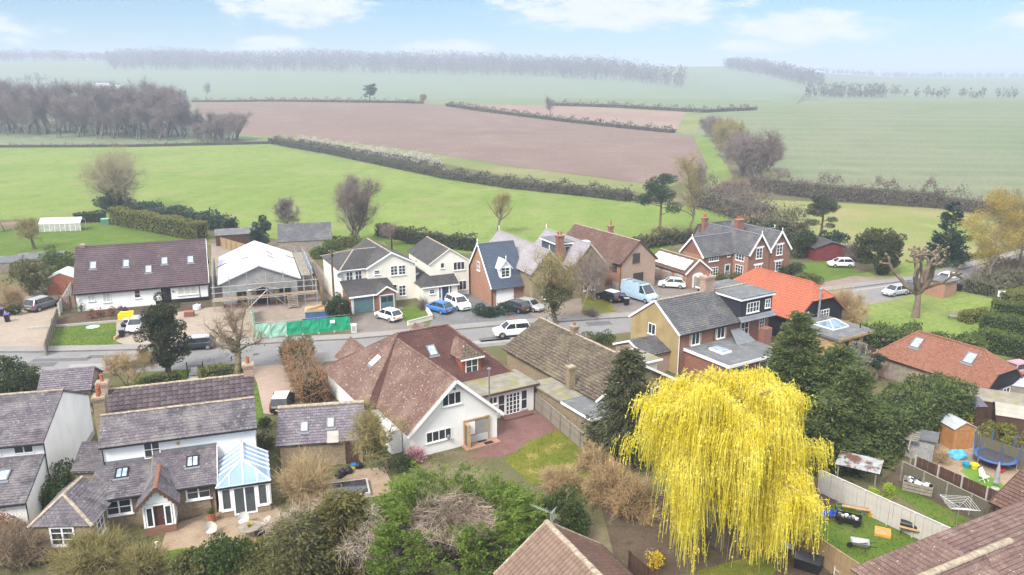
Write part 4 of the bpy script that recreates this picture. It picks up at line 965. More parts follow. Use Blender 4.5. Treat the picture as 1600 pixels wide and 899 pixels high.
# ------------------------------------------------------------------ B3 cream house, teal garage doors
def cream_house():
 t = thing('cream_house', 'cream L-shaped house with dark hipped roof and two teal garage doors', 'house', (-22.4, 102.2, 0), 27)
 h, r, rw = 5.0, 6.75, 6.55
 gable_wall(t, 3.5, 10.3, 0, 10.4, h, r - .05, 'y', CREAM)
 MB().box(.1, 3.5, .4, 9.9, 0, h).build('wing_wall', CREAM, t)
 gable_roof(t, 3.5, 10.3, 0, 10.4, h, r, 'y', T_DARK, ov=.3, ve=.25, capm=MORTAR, th=.3)
 x0, x1, y0, y1 = -.2, 6.6, .15, 10.2; ym = (y0 + y1) / 2; e = h - .05; a = (x0 + 3.4, ym, rw)
 slope(t, [(x0, y0, e), (x1, y0, e), (x1, ym, rw), a], T_DARK, th=.3); slope(t, [(x1, y1, e), (x0, y1, e), a, (x1, ym, rw)], T_DARK, th=.3); slope(t, [(x0, y1, e), (x0, y0, e), a], T_DARK, th=.3)
 ridge(t, (x0, y0, e + .05), (a[0], a[1], a[2] + .03), MORTAR, .1); ridge(t, (a[0], a[1], rw + .03), (x1 - .2, ym, rw + .03), MORTAR, .1); ridge(t, (x0, y1, e + .05), (a[0], a[1], a[2] + .03), MORTAR, .1)
 barge(t, [(3.2, -.27, 4.85), (6.9, -.27, r + .02), (10.6, -.27, 4.85)], .04, .2)
 gutter(t, (-.2, .08, h - .1), (3.3, .08, h - .1), UPVC)
 win_y(t, 546, 432, .4, .95, 1.25, ny=2); win_y(t, 560, 430, .4, .95, 1.25, ny=2)
 win_y(t, 589, 425.5, 0, .8, .6, nx=1, ny=2); win_y(t, 615.5, 423, 0, 1.0, 1.35, ny=3); win_y(t, 628, 422, 0, 1.0, 1.35, ny=3)
 win_y(t, 628.5, 454, 0, 1.0, 1.5, ny=3); win_y(t, 617, 450, 0, .6, 1.0, nx=1, ny=2)
 # garage block with lean-to roof and a gabled bay
 MB().box(.1, 6.1, -3.6, -.002, 0, 2.35).build('garage_wall', BRICK_R, t)
 slope(t, [(-.2, -3.85, 2.35), (3.7, -3.85, 2.35), (3.7, .35, 3.55), (-.2, .35, 3.55)], T_DARK, th=.3)
 slope(t, [(3.7, -3.2, 2.5), (6.4, -3.2, 2.45), (6.2, -.05, 3.4), (3.7, -.05, 3.5)], T_DARK, th=.3)
 gable_wall(t, 3.55, 6.05, -3.95, -1.5, 2.4, 3.2, 'y', BRICK_R, name='bay_wall')
 gable_roof(t, 3.55, 6.05, -3.95, -.8, 2.4, 3.2, 'y', T_DARK, ov=.25, ve=.2, th=.3, thick=.1)
 barge(t, [(3.3, -4.17, 2.28), (4.8, -4.17, 3.25), (6.3, -4.17, 2.28)], .04, .18)
 MB().bar((-.2, -3.9, 2.27), (3.5, -3.9, 2.27), .06, .2).build('fascia', UPVC, t)
 door(t, 1.75, -3.6, .02, 0, 2.7, 2.2, TEAL, UPVC, 5, 1, 'garage_door'); door(t, 4.8, -3.95, .02, 0, 1.9, 2.1, TEAL, UPVC, 3, 2, 'garage_door', glass=2)
 MB().box(.16, .3, -3.66, -3.605, .02, 2.2).build('pilaster', UPVC, t)
 MB().tube((9.2, 6.5, 5.5), (9.2, 6.5, 7.3), .1, n=10).build('flue', PLASTICK, t)
 MB().lathe([(.05, -.06), (.36, .03), (.37, .05), (.05, -.02)], 14, (0, 0, 0)).build('satellite_dish', LEADC, t).matrix_local = Matrix.Translation((-.15, .25, 4.3)) @ Matrix.Rotation(R(70), 4, 'X')
cream_house()
# ------------------------------------------------------------------ B4 cream house with navy door
def cream_gable_house():
 t = thing('cream_gable_house', 'cream house with plain front gable and navy blue front door', 'house', (-11.2, 106.5, 0), 25)
 W_, D, h, r = 5.7, 9.2, 4.95, 6.75
 gable_wall(t, 0, W_, 0, D, h, r - .05, 'y', CREAM)
 gable_roof(t, 0, W_, 0, D, h, r, 'y', T_DARK, ov=.25, ve=.15, capm=MORTAR, th=.3)
 barge(t, [(-.2, -.17, 4.8), (W_ / 2, -.17, r + .02), (W_ + .2, -.17, 4.8)], .03, .14, CREAM)
 MB().box(-1.7, -.002, -1.75, 7.6, 0, 2.25).box(-.002, 3.3, -1.75, -.002, 0, 2.25).build('porch_wall', CREAM, t)
 s1 = slope(t, [(-1.95, -2.0, 2.25), (3.5, -2.0, 2.25), (3.5, .02, 3.25), (.05, .02, 3.25)], T_DARK, th=.28, thick=.1)
 s2 = slope(t, [(-1.95, 7.7, 2.25), (-1.95, -2.0, 2.25), (.02, .02, 3.25), (.02, 7.7, 3.25)], T_DARK, th=.28, thick=.1)
 skylight(t, s2, 4.2, .7, .8, .9); barge(t, [(3.52, -1.95, 2.2), (3.52, 0, 3.2)], .04, .14)
 trim(t, 'fascia', [((-1.95, -2.03, 2.15), (3.5, -2.03, 2.15))], .05, .16, UPVC)
 win_y(t, 691, 415, 0, .6, .8, nx=1); win_y(t, 717, 415.5, 0, 1.7, 1.2, nx=3); win_y(t, 720, 446, 0, 1.7, 1.35, nx=3); win_y(t, 675, 456, -1.75, .8, .65, nx=1, ny=2)
 x, z = on_y(t, 696, 470, -1.75); door(t, x, -1.75, .03, 0, 1.05, 2.1, NAVY, UPVC, 3, 2, 'front_door', 'navy blue panelled front door', glass=2)
 for q in (-1, 1): win(t, x + q * .78, -1.75, .4, 0, .38, 1.6, nx=1, sill=False)
 win(t, 0, 5.8, 3.6, -90, .7, .7, nx=1); MB().box(W_ + .003, W_ + .03, .3, 1.2, .1, .3).build('air_brick', BRICK_R, t)
cream_gable_house()
# ------------------------------------------------------------------ B5 brick house with blue slate wing and long pale wing
def slate_house():
 t = thing('blue_slate_house', 'orange brick house with steep blue slate roof and white gabled dormer', 'house', (-2.6, 102.4, 0), 26)
 L, D, h, r = 5.2, 8.8, 2.75, 7.7
 gable_wall(t, .1, L, .3, D, h, r - .1, 'x', BRICK_O)
 f, b = gable_roof(t, 0, L, .3, D, h, r, 'x', S_BLUE, ov=.35, ve=.12, th=.26, capm=LEADC)
 barge(t, [(-.15, 0, h - .3), (-.15, (D + .3) / 2, r + .03), (-.15, D + .3, h - .3)], .05, .24); finial(t, -.12, (D + .3) / 2, r + .1); finial(t, -.12, D - .9, h + 1.6)
 win_x(t, 748, 416, .1, .9, 1.25, side=-1, ny=2)
 trim(t, 'gutter', [((0, -.1, h - .4), (L, -.1, h - .4))], .12, .12, FASCIA)
 x0, _ = on_y(t, 789, 462, .3); door(t, x0, .3, .02, 0, 2.5, 2.15, UPVC, UPVC, 1, 1, 'garage_door', 'white up-and-over garage door')
 MB().box(-.02, .12, .2, .29, .0, h - .3).build('downpipe', FASCIA, t)
 # dormer: cheeks, gabled roof
 u, v = on_slope(t, f, 789, 432); p = f.at(u, v); dx = p.x; dy = p.y
 gable_wall(t, dx - .85, dx + .85, dy - .1, dy + 2.2, p.z + 1.25, p.z + 2.25, 'y', UPVC, z0=p.z - .35, name='dormer_cheeks')
 gable_roof(t, dx - .85, dx + .85, dy - .1, dy + 2.6, p.z + 1.25, p.z + 2.25, 'y', UPVC, ov=.2, ve=.25, th=.4, lift=.01, thick=.08, cap=False)
 win(t, dx, dy - .1, p.z - .1, 0, 1.25, 1.35, nx=2, ny=3, name='dormer_window'); finial(t, dx, dy - .3, p.z + 2.35, h=.6)
 # long wing with pale slates, ridge running away from the road
 a, c = 4.6, 9.6; gable_wall(t, a + .1, c - .1, -2.4, 13, 4.75, 7.4, 'y', BRICK_Y, name='wing_wall')
 gable_roof(t, a, c, -2.4, 13, 4.75, 7.5, 'y', S_PINKISH, ov=.3, ve=.15, th=.26, capm=S_PINKISH)
 barge(t, [(a - .35, -2.6, 4.45), ((a + c) / 2, -2.6, 7.55), (c + .35, -2.6, 4.45)], .05, .26, CONC); finial(t, (a + c) / 2, -2.55, 7.6); finial(t, (a + c) / 2, 13, 7.6)
 win(t, (a + c) / 2, -2.4, 4.0, 0, 1.7, 1.4, nx=3, ny=2); win(t, (a + c) / 2, -2.4, .9, 0, 1.9, 1.4, nx=3, ny=2)
 MB().box((a + c) / 2 - 1.0, (a + c) / 2 + 1.0, -2.46, -2.405, 5.45, 5.6).build('lintel', UPVC, t)
 MB().box(a + .2, c - .2, -2.42, -2.402, 0, .3).build('plinth', CONC, t)
slate_house()
def twin_gable_house():
 t = thing('twin_gable_house', 'pale gabled house with flat roofed box dormer and red brick chimney behind ivy tree', 'house', (8.0, 106.9, 0), 26)
 # local x 0..5.4
 gable_wall(t, .2, 5.2, -.6, 12, 4.6, 7.4, 'y', BRICK_Y)
 gable_roof(t, .1, 5.3, -.6, 12, 4.6, 7.45, 'y', S_PINKISH, ov=.25, ve=.12, th=.26, capm=S_PINKISH)
 barge(t, [(-.15, -.75, 4.35), (2.7, -.75, 7.5), (5.55, -.75, 4.35)], .05, .24, CONC); finial(t, 2.7, 12, 7.5)
 MB().box(-.3, 2.6, 3.2, 7.8, 4.9, 7.0).build('box_dormer', plain('dormer_cladding', (.06, .08, .11), .6, .2, 1), t)
 MB().box(-.5, 2.9, 3.0, 8.0, 7.002, 7.2).build('dormer_roof', FELT, t); trim(t, 'dormer_fascia', [((-.52, 2.98, 6.98), (2.9, 2.98, 6.98)), ((-.52, 2.98, 6.98), (-.52, 8, 6.98))], .06, .2, UPVC)
 win(t, .9, 3.2, 5.4, 0, 1.6, 1.2, nx=2, name='dormer_window')
 chimney(t, -.4, 4.6 - 2.2, 3.5, 8.4, .95, .75, BRICK_R, 2)
 MB().box(3.0, 5.6, 4.0, 5.2, 6.6, 6.72).build('rooflight_frame', UPVC, t)
 win(t, 2.7, -.6, 3.4, 0, 1.5, 1.2, nx=3); win(t, 2.7, -.6, .9, 0, 1.8, 1.3, nx=3)
twin_gable_house()
# ------------------------------------------------------------------ B7 pink brick house, B8 garage with panels
def pink_brick_house():
 t = thing('pink_brick_house', 'long pinkish brick house with brown tiled roof and brown windows', 'house', (15.5, 110.0, 0), 31)
 W_, D, h, r = 6.1, 15.6, 4.3, 7.05
 gable_wall(t, 0, W_, 0, D, h, r - .05, 'y', BRICK_P)
 MB().box(-.02, -.002, .01, D - .01, 0.01, h - .02).build('sun_toned_side_wall', BRICK_O, t)  # brighter brick over the left face: sunlight put into the wall colour
 gable_roof(t, 0, W_, 0, D, h, r, 'y', T_MAROON, ov=.35, ve=.15, th=.32, capm=MORTAR)
 barge(t, [(-.35, -.17, h - .22), (W_ / 2, -.17, r + .02), (W_ + .35, -.17, h - .22)], .04, .2, FASCIA)
 for px_, py_, w, hh in ((994, 403, 1.25, 1.3), (997, 433, 1.8, 1.3)): win_y(t, px_, py_, 0, w, hh, fm=FASCIA, nx=2)
 for y, z in ((1.9, 2.75), (5.1, 2.75), (9, 2.75), (4.6, .6), (8.5, .6)): win(t, -.02, y, z, -90, 1.7, 1.2, nx=3, fm=FASCIA)
 gutter(t, (-.4, 0, h - .3), (-.4, D, h - .3), FASCIA); downpipe(t, -.08, .2, .1, h - .3, FASCIA)
 chimney(t, W_ / 2 + .6, 7.5, 5.5, 8.0, .6, .6, BRICK_R, 1, pot_h=.7)
 MB().box(-.04, -.02, .6, 2.0, 0, 1.2).build('patched_render', CONC, t)
pink_brick_house()
def panel_garage():
 t = thing('panel_garage', 'brick garage with glaring pale solar panels on its roof and arched side bays', 'garage', (24.9, 111.6, 0), 29)
 W_, D, h, r = 4.6, 8.4, 2.35, 4.05
 gable_wall(t, .1, W_ - .1, 0, D, h, r - .05, 'y', BRICK_O); f, b = gable_roof(t, 0, W_, 0, D, h, r, 'y', T_MAROON, ov=.25, ve=.2, th=.3, capm=MORTAR)
 barge(t, [(-.25, -.24, h - .18), (W_ / 2, -.24, r + .03), (W_ + .25, -.24, h - .18)], .05, .22)
 for i in range(5):
  for j in range(2):
   pb = MB().box(0, 1.52, 0, 1.02, 0, .04).build('solar_panel', PANELW, t); pb.matrix_local = f.mat() @ Matrix.Translation((.35 + i * 1.58, .52 + j * 1.07, .12))
   MB().box(-.02, 1.54, -.025, -.001, -.005, .05).build('panel_rail', GALV, pb)
 MB().box(W_ / 2 - 1.0, W_ / 2 + 1.0, -.05, -.003, .02, 1.7).build('garage_door', UPVC, t)
 MB().lathe([(1.0, -.02), (1.0, .02)], 24).build('arch_head', UPVC, t).matrix_local = Matrix.Translation((W_ / 2, -.035, 1.7)) @ Matrix.Rotation(R(90), 4, 'X') @ Matrix.Scale(.45, 4, (0, 1, 0))
 for y in (1.6, 4.2, 6.8):
  MB().box(.04, .095, y - 1.0, y + 1.0, .02, 1.6).build('side_bay', WOODG, t)
  MB().lathe([(1.0, -.02), (1.0, .02)], 20).build('bay_arch', CONC, t).matrix_local = Matrix.Translation((.07, y, 1.6)) @ Matrix.Rotation(R(90), 4, 'Y') @ Matrix.Scale(.35, 4, (1, 0, 0))
panel_garage()
# ------------------------------------------------------------------ B9 red brick house with three gables
def victorian_house():
 t = thing('gabled_brick_house', 'red brick house with grey slate roofs, two white-edged front gables and tall chimney', 'house', (35, 116, 0), 30)
 h, r = 4.0, 6.85
 for x0, x1, y0, y1 in ((0, 4.4, 0, 12), (4.4, 9.0, .2, 10)):
  gable_wall(t, x0 + .05, x1 - .05, y0, y1, h, r - .05, 'y', BRICK_R, name='gable_wall'); gable_roof(t, x0, x1, y0, y1, h, r, 'y', S_GREY, ov=.15, ve=.3, th=.26, capm=LEADC)
  xm = (x0 + x1) / 2; barge(t, [(x0 - .1, y0 - .32, h - .1), (xm, y0 - .32, r + .08), (x1 + .1, y0 - .32, h - .1)], .06, .3); finial(t, xm, y0 - .3, r + .1, h=.6)
  for z, hh in ((.75, 1.5), (3.25, 1.6)):
   win(t, xm, y0, z, 0, 1.25, hh, nx=2, ny=3); MB().box(xm - .95, xm + .95, y0 - .07, y0 - .003, z + hh + .02, z + hh + .24).build('hood_mould', UPVC, t)
 gable_wall(t, -6.0, 0, 3.0, 7.8, 3.9, 6.3, 'x', BRICK_R, name='wing_wall'); f, b = gable_roof(t, -6.0, 1.5, 3.0, 7.8, 3.9, 6.35, 'x', S_GREY, ov=.25, ve=.25, th=.26, capm=LEADC)
 MB().box(-6.03, -5.998, 3.05, 7.75, 0, 3.9).build('sun_toned_side_wall', BRICK_O, t)  # lighter brick sheet on the left end, sunlight painted in as colour
 barge(t, [(-6.28, 2.75, 3.65), (-6.28, 5.4, 6.42), (-6.28, 8.05, 3.65)], .06, .26); finial(t, -6.25, 5.4, 6.4, h=.5)
 win(t, -4.0, 3.0, 2.95, 0, 1.9, .85, nx=4, ny=2); win(t, -4.0, 3.0, .7, 0, 2.0, 1.3, nx=4, ny=3); win(t, -1.0, 3.0, 3.3, 0, .6, .6, nx=1)
 door(t, -1.1, 3.0, .05, 0, 1.0, 2.1, plain('sage_door', (.30, .40, .36), .5, .1, 2), UPVC, 2, 1, 'front_door', glass=1)
 win(t, 0, 1.6, 2.85, -90, 1.7, 1.0, nx=3, ny=2); win(t, 0, 1.6, .7, -90, 1.6, 1.5, nx=3, ny=3)
 MB().box(-.03, .049, .02, 2.99, .01, 3.9).build('sun_toned_return_wall', BRICK_O, t)  # left-facing return in lighter brick, its colour standing in for sun
 gable_wall(t, -7.8, -6.03, 5.5, 9.5, 2.4, 3.6, 'x', BRICK_R, name='porch_wall'); gable_roof(t, -7.8, -6.03, 5.5, 9.5, 2.4, 3.6, 'x', S_GREY, ov=.2, ve=.1, th=.26, thick=.1)
 gable_wall(t, 9.0, 11.6, 2.8, 9.2, 2.9, 5.9, 'x', BRICK_O, name='lean_wall'); gable_roof(t, 8.4, 11.7, 2.8, 9.2, 2.9, 6.0, 'x', S_BLUE, ov=.3, ve=.15, th=.26, capm=LEADC); finial(t, 11.8, 6.0, 6.0, h=.6)
 win(t, 10.3, 2.8, 1.0, 0, 1.7, 1.4, nx=4, ny=2); win(t, 11.6, 6, 1.0, 90, 1.2, 1.3)
 chimney(t, 4.4, 6.5, 4.5, 8.0, 1.3, .8, BRICK_R, 3); chimney(t, 1.6, 11.2, 5.5, 7.8, .8, .6, BRICK_R, 2)
 for u, v in ((1.2, 1.6), (2.3, 1.6)): skylight(t, b, 3.0 + u, v, .7, 1.0)
 gable_wall(t, 1.0, 8.0, 10.5, 13.5, 3.9, 6.4, 'x', BRICK_R, name='rear_wall'); gable_roof(t, 1.0, 8.0, 10.5, 13.5, 3.9, 6.6, 'x', S_GREY, ov=.2, ve=.2, th=.26)
victorian_house()
def red_shed():
 t = thing('dark_red_shed', 'dark red timber garage with low grey roof beside parked white car', 'shed', G(1272, 408), 8)
 gable_wall(t, 0, 5.6, 0, 6.5, 2.2, 3.1, 'y', plain('dark_red_board', (.17, .03, .035), .8, .2, 1.5)); gable_roof(t, 0, 5.6, 0, 6.5, 2.2, 3.1, 'y', T_DARK, ov=.3, ve=.25, th=.3, thick=.08)
 door(t, 2.8, 0, .02, 0, 2.3, 2.0, MATS['dark_red_board'], MATS['dark_red_board'], 1, 4, 'garage_door')
red_shed()
# ------------------------------------------------------------------ B11 black barn with bright orange roof
def black_barn():
 t = thing('black_barn', 'black weatherboarded barn house with bright orange half-hipped tile roof', 'house', (32.4, 87.5, 0), 31)
 W_, D, h, r = 8.2, 11.5, 3.0, 6.35; xm = W_ / 2
 MB().prism([(.1, 0), (W_ - .1, 0), (W_ - .1, D), (.1, D)], 0, h).build('wall', BLACKWOOD, t)
 zc = 4.7; yb = 1.5; k = (zc - h) / (r - h)                                      # half hips: gable runs up to zc
 xa, xb = k * xm, W_ - k * xm
 for y, s in ((.0, 1), (D, -1)):
  b = MB(); y1 = y + s * .12; b.v = [(.1, y, h), (W_ - .1, y, h), (xb, y, zc), (xa, y, zc), (.1, y1, h), (W_ - .1, y1, h), (xb, y1, zc), (xa, y1, zc)]
  b.f = [(0, 1, 2, 3), (7, 6, 5, 4), (0, 4, 5, 1), (1, 5, 6, 2), (2, 6, 7, 3), (3, 7, 4, 0)]
  if s < 0: b.f = [f[::-1] for f in b.f]
  b.build('gable_boarding', BLACKWOOD, t)
 o = .35; s = (r - h) / xm; e = h - o * s + .06; zr = r + .06; za = zc + .06
 L_ = slope(t, [(-o, D + .3, e), (-o, -.3, e), (xa, -.3, za), (xm, yb, zr), (xm, D - yb, zr), (xa, D + .3, za)], T_ORANGE, tw=.3, th=.34, roll=.05, lift=.03)
 R_ = slope(t, [(W_ + o, -.3, e), (W_ + o, D + .3, e), (xb, D + .3, za), (xm, D - yb, zr), (xm, yb, zr), (xb, -.3, za)], T_ORANGE, tw=.3, th=.34, roll=.05, lift=.03)
 slope(t, [(xa, -.3, za), (xb, -.3, za), (xm, yb, zr)], T_ORANGE, tw=.3, th=.34, roll=.05, lift=.03); slope(t, [(xb, D + .3, za), (xa, D + .3, za), (xm, D - yb, zr)], T_ORANGE, tw=.3, th=.34, roll=.05, lift=.03)
 for p, q in (((xm, yb, zr + .05), (xm, D - yb, zr + .05)), ((xa, -.3, za + .05), (xm, yb, zr + .05)), ((xb, -.3, za + .05), (xm, yb, zr + .05))): ridge(t, p, q, T_ORANGE, .13)
 for px_, py_ in ((1256, 497), (1288, 492)): win_y(t, px_, py_, 0, 1.5, 1.3, nx=3, ny=3)
 x, z = on_y(t, 1278, 500, -.25); b = MB().tube((x, -.25, 2.2), (x, -.25, 5.9), .13, n=12); b.tube((x, -.25, 5.9), (x, -.25, 6.15), .2, n=12); b.build('flue', GALV, t)
 for z in (3, 4.5): MB().box(x - .05, x + .05, -.25, 0, z, z + .08).build('flue_bracket', GALV, t)
 gutter(t, (-o - .05, -.3, e - .1), (-o - .05, D, e - .1))
 # flat-roofed garden room with a glass lantern
 MB().box(-1.2, 4.4, -6.6, -.13, 0, 2.45).build('garden_room_wall', WOOD, t); MB().box(-1.5, 4.7, -6.9, -.13, 2.452, 2.72).build('flat_roof', FELT, t)
 trim(t, 'fascia', [((-1.5, -6.92, 2.6), (4.7, -6.92, 2.6)), ((4.72, -6.9, 2.6), (4.72, -.13, 2.6))], .05, .28, WOOD)
 b = MB().box(.6, 3.2, -4.6, -2.0, 2.722, 2.85); b.build('lantern_kerb', UPVC, t)
 g = [((.65, -4.55, 2.86), (3.15, -4.55, 2.86), (2.4, -3.3, 3.5), (1.4, -3.3, 3.5)), ((3.15, -4.55, 2.86), (3.15, -2.05, 2.86), (2.4, -3.3, 3.5)), ((3.15, -2.05, 2.86), (.65, -2.05, 2.86), (1.4, -3.3, 3.5), (2.4, -3.3, 3.5)), ((.65, -2.05, 2.86), (.65, -4.55, 2.86), (1.4, -3.3, 3.5))]
 for q in g: MB().quad(*q).build('lantern_pane', glassy('lantern_glass', (.16, .24, .34), .12), t)
 trim(t, 'lantern_bars', [((.65, -4.55, 2.9), (1.4, -3.3, 3.52)), ((3.15, -4.55, 2.9), (2.4, -3.3, 3.52)), ((1.4, -3.3, 3.53), (2.4, -3.3, 3.53)), ((3.15, -2.05, 2.9), (2.4, -3.3, 3.52)), ((.65, -2.05, 2.9), (1.4, -3.3, 3.52))], .06, .06, UPVC)
 MB().tube((3.9, -5.5, 2.7), (3.9, -5.5, 3.3), .06, n=8).build('vent_pipe', PLASTICK, t)
 for i in range(3): win(t, .1 + 1.7 * i, -6.6, .2, 0, 1.2, 2.0, nx=1, fm=WOOD, sill=False)
black_barn()
# ------------------------------------------------------------------ B12 brick house with ochre gable and black dormer
def dormer_house():
 t = thing('ochre_gable_house', 'brick house with ochre side gable, grey tiled roof and big dark box dormer', 'house', (17, 77.7, 0), 32)
 L, D, h, r = 13.4, 7.4, 4.45, 7.0
 gable_wall(t, 0, L, 0, D, h, r - .05, 'x', BRICK_R); MB().prism([(0, 0), (0.0, D), (-.03, D), (-.03, 0)][::-1], 0, h).build('side_render', STONE_Y, t)
 b = MB(); b.v = [(-.03, 0, h), (-.03, D, h), (-.03, D / 2, r - .1), (.0, 0, h), (0, D, h), (0, D / 2, r - .1)]; b.f = [(0, 2, 1), (0, 3, 5, 2), (1, 2, 5, 4)]; b.build('gable_render', STONE_Y, t)
 f, bk = gable_roof(t, 0, L, 0, D, h, r, 'x', S_GREY, ov=.3, ve=.12, th=.26, tw=.3, capm=MORTAR)
 barge(t, [(-.16, -.3, h - .2), (-.16, D / 2, r + .03), (-.16, D + .3, h - .2)], .05, .22)
 gutter(t, (0, -.36, h - .22), (8.4, -.36, h - .22)); downpipe(t, 5.0, -.06, 2.7, h - .2); downpipe(t, .0, -.08, 0, h - .2, UPVC)
 qm = plain('pale_quoin', (.50, .40, .28), .9, .2, 3)
 for px_, py_ in ((1086.5, 529), (1126, 519)):
  o = win_y(t, px_, py_, 0, 1.15, 1.35, nx=2); x, z = o.location.x, o.location.z
  for k in range(5): MB().box(x - .86, x - .6, -.02, -.002, z + .28 * k, z + .28 * k + .25).build('quoin', qm, t); MB().box(x + .6, x + .86, -.02, -.002, z + .28 * k, z + .28 * k + .25).build('quoin', qm, t)
 o = win_x(t, 1019, 514, -.03, 1.15, 1.2, side=-1, nx=2)
 win(t, 9.6, 0, 2.6, 0, 1.25, 1.5, nx=2, ny=2); win(t, 12.3, 0, 2.9, 0, .8, 1.3, nx=2, ny=3)
 chimney(t, 7.6, D / 2 + .2, 5.5, 8.6, 1.35, .85, BRICK_P, 1, axis='x', pot_h=.45)
 slateh = bricky('dark_slate_hanging', (.032, .034, .045), (.025, .027, .036), (.012, .012, .016), .25, .2, .006, .5, (.05, .05, .06), .3)
 MB().prism([(8.55, -.25), (13.4, -.25), (13.4, 6.2), (8.55, 6.2)], 4.75, 6.65).build('box_dormer', slateh, t)
 MB().box(8.3, 13.65, -.5, 6.4, 6.87, 6.95).build('dormer_roof', FELT, t); MB().box(8.32, 13.63, -.48, 6.38, 6.652, 6.868).build('dormer_fascia', UPVC, t)
 slope(t, [(8.3, -.75, 4.35), (13.7, -.75, 4.35), (13.7, -.2, 4.85), (8.3, -.2, 4.85)], LEADC, th=.3, thick=.08)
 win(t, 10.4, -.25, 5.1, 0, 1.9, 1.15, nx=4, ny=2, name='dormer_window'); win(t, 12.7, -.25, 5.25, 0, .8, 1.0, nx=2, ny=2, name='dormer_window')
 downpipe(t, 13.5, -.05, 0, 4.4)
 # flat extension with rooflight
 MB().box(1.0, 8.6, -5.9, -.003, 0, 2.5).build('extension_wall', BRICK_R, t); MB().box(.8, 8.9, -6.2, -.003, 2.502, 2.72).build('extension_roof', FELT, t)
 trim(t, 'extension_fascia', [((.78, -6.22, 2.58), (8.9, -6.22, 2.58)), ((.78, -6.2, 2.58), (.78, 0, 2.58))], .05, .3, UPVC)
 o = MB().box(2.6, 3.9, -3.6, -1.7, 2.722, 2.9).build('rooflight', UPVC, t); MB().box(2.7, 3.8, -3.5, -1.8, 2.9, 2.94).build('pane', PALEGLASS, o)
 slope(t, [(6.0, -2.4, 2.74), (8.8, -2.4, 2.74), (8.8, -.02, 3.6), (7.4, -.02, 3.6)], LEADC, th=.5, lift=.01, thick=.05)
 win(t, 3.0, -5.9, .9, 0, 1.6, 1.3, nx=2); win(t, 6.6, -5.9, .1, 0, 2.4, 2.1, nx=2)
 gable_wall(t, -3.4, -.04, 1.2, 5.8, 2.3, 3.2, 'x', BRICK_P, name='porch_wall'); gable_roof(t, -3.4, -.05, 1.2, 5.8, 2.3, 3.2, 'x', S_GREY, ov=.25, ve=.2, th=.26, thick=.1); barge(t, [(-3.62, .95, 2.2), (-3.62, 3.5, 3.25), (-3.62, 6.05, 2.2)], .05, .2)
 MB().box(11.0, 12.2, -1.6, -.8, 0, 3.4).build('garden_chimney', BRICK_R, t)
dormer_house()
# ------------------------------------------------------------------ B13 orange tiled barn
def tiled_barn():
 t = thing('tiled_barn', 'long low barn with hipped orange-red clay tile roof and black end', 'house', (43.1, 68.0, 0), 31)
 W_, D, h, r = 5.6, 11.2, 2.35, 4.95; xm = W_ / 2
 MB().box(.15, W_ - .15, .1, D - .1, 0, h).build('wall', BRICK_P, t); o = .3; e = h - .1; zr = r
 a, b = (xm, 2.0, zr), (xm, D - 2.4, zr); ze = 3.5; yf = .0
 k = (ze - e) / (zr - e); xa, xb = -o + k * (xm + o), W_ + o - k * (xm + o)
 f = slope(t, [(-o, D + o, e), (-o, -.2, e), (xa, -.2, ze), a, b], T_BARN, tw=.2, th=.17, lift=.025)
 slope(t, [(W_ + o, -.2, e), (W_ + o, D + o, e), b, a, (xb, -.2, ze)], T_BARN, th=.17, lift=.025); slope(t, [(xa, -.2, ze), (xb, -.2, ze), a], T_BARN, tw=.2, th=.17, lift=.025); slope(t, [(W_ + o, D + o, e), (-o, D + o, e), b], T_BARN, th=.17, lift=.025)
 ridge(t, (xm, 2.0, zr + .04), (xm, D - 2.4, zr + .04), T_BARN, .12); ridge(t, (xa, -.2, ze + .04), (xm, 2.0, zr + .04), T_BARN, .12); ridge(t, (-o, D + o, e + .04), (xm, D - 2.4, zr + .04), T_BARN, .12)
 g = MB(); g.v = [(-.1, -.05, 1.9), (W_ + .1, -.05, 1.9), (xb, -.05, ze), (xa, -.05, ze)]; g.f = [(0, 1, 2, 3)]; g.build('gable_boarding', BLACKWOOD, t)
 sky_at(t, f, 1433, 536, .95, 1.25); sky_at(t, f, 1516, 560, .95, 1.25)
 door(t, .15, 8.7, .02, -90, 2.4, 2.0, WOODG, WOODG, 1, 4, 'barn_door'); win(t, 3.6, .1, .8, 0, 1.2, .9, nx=2)
tiled_barn()
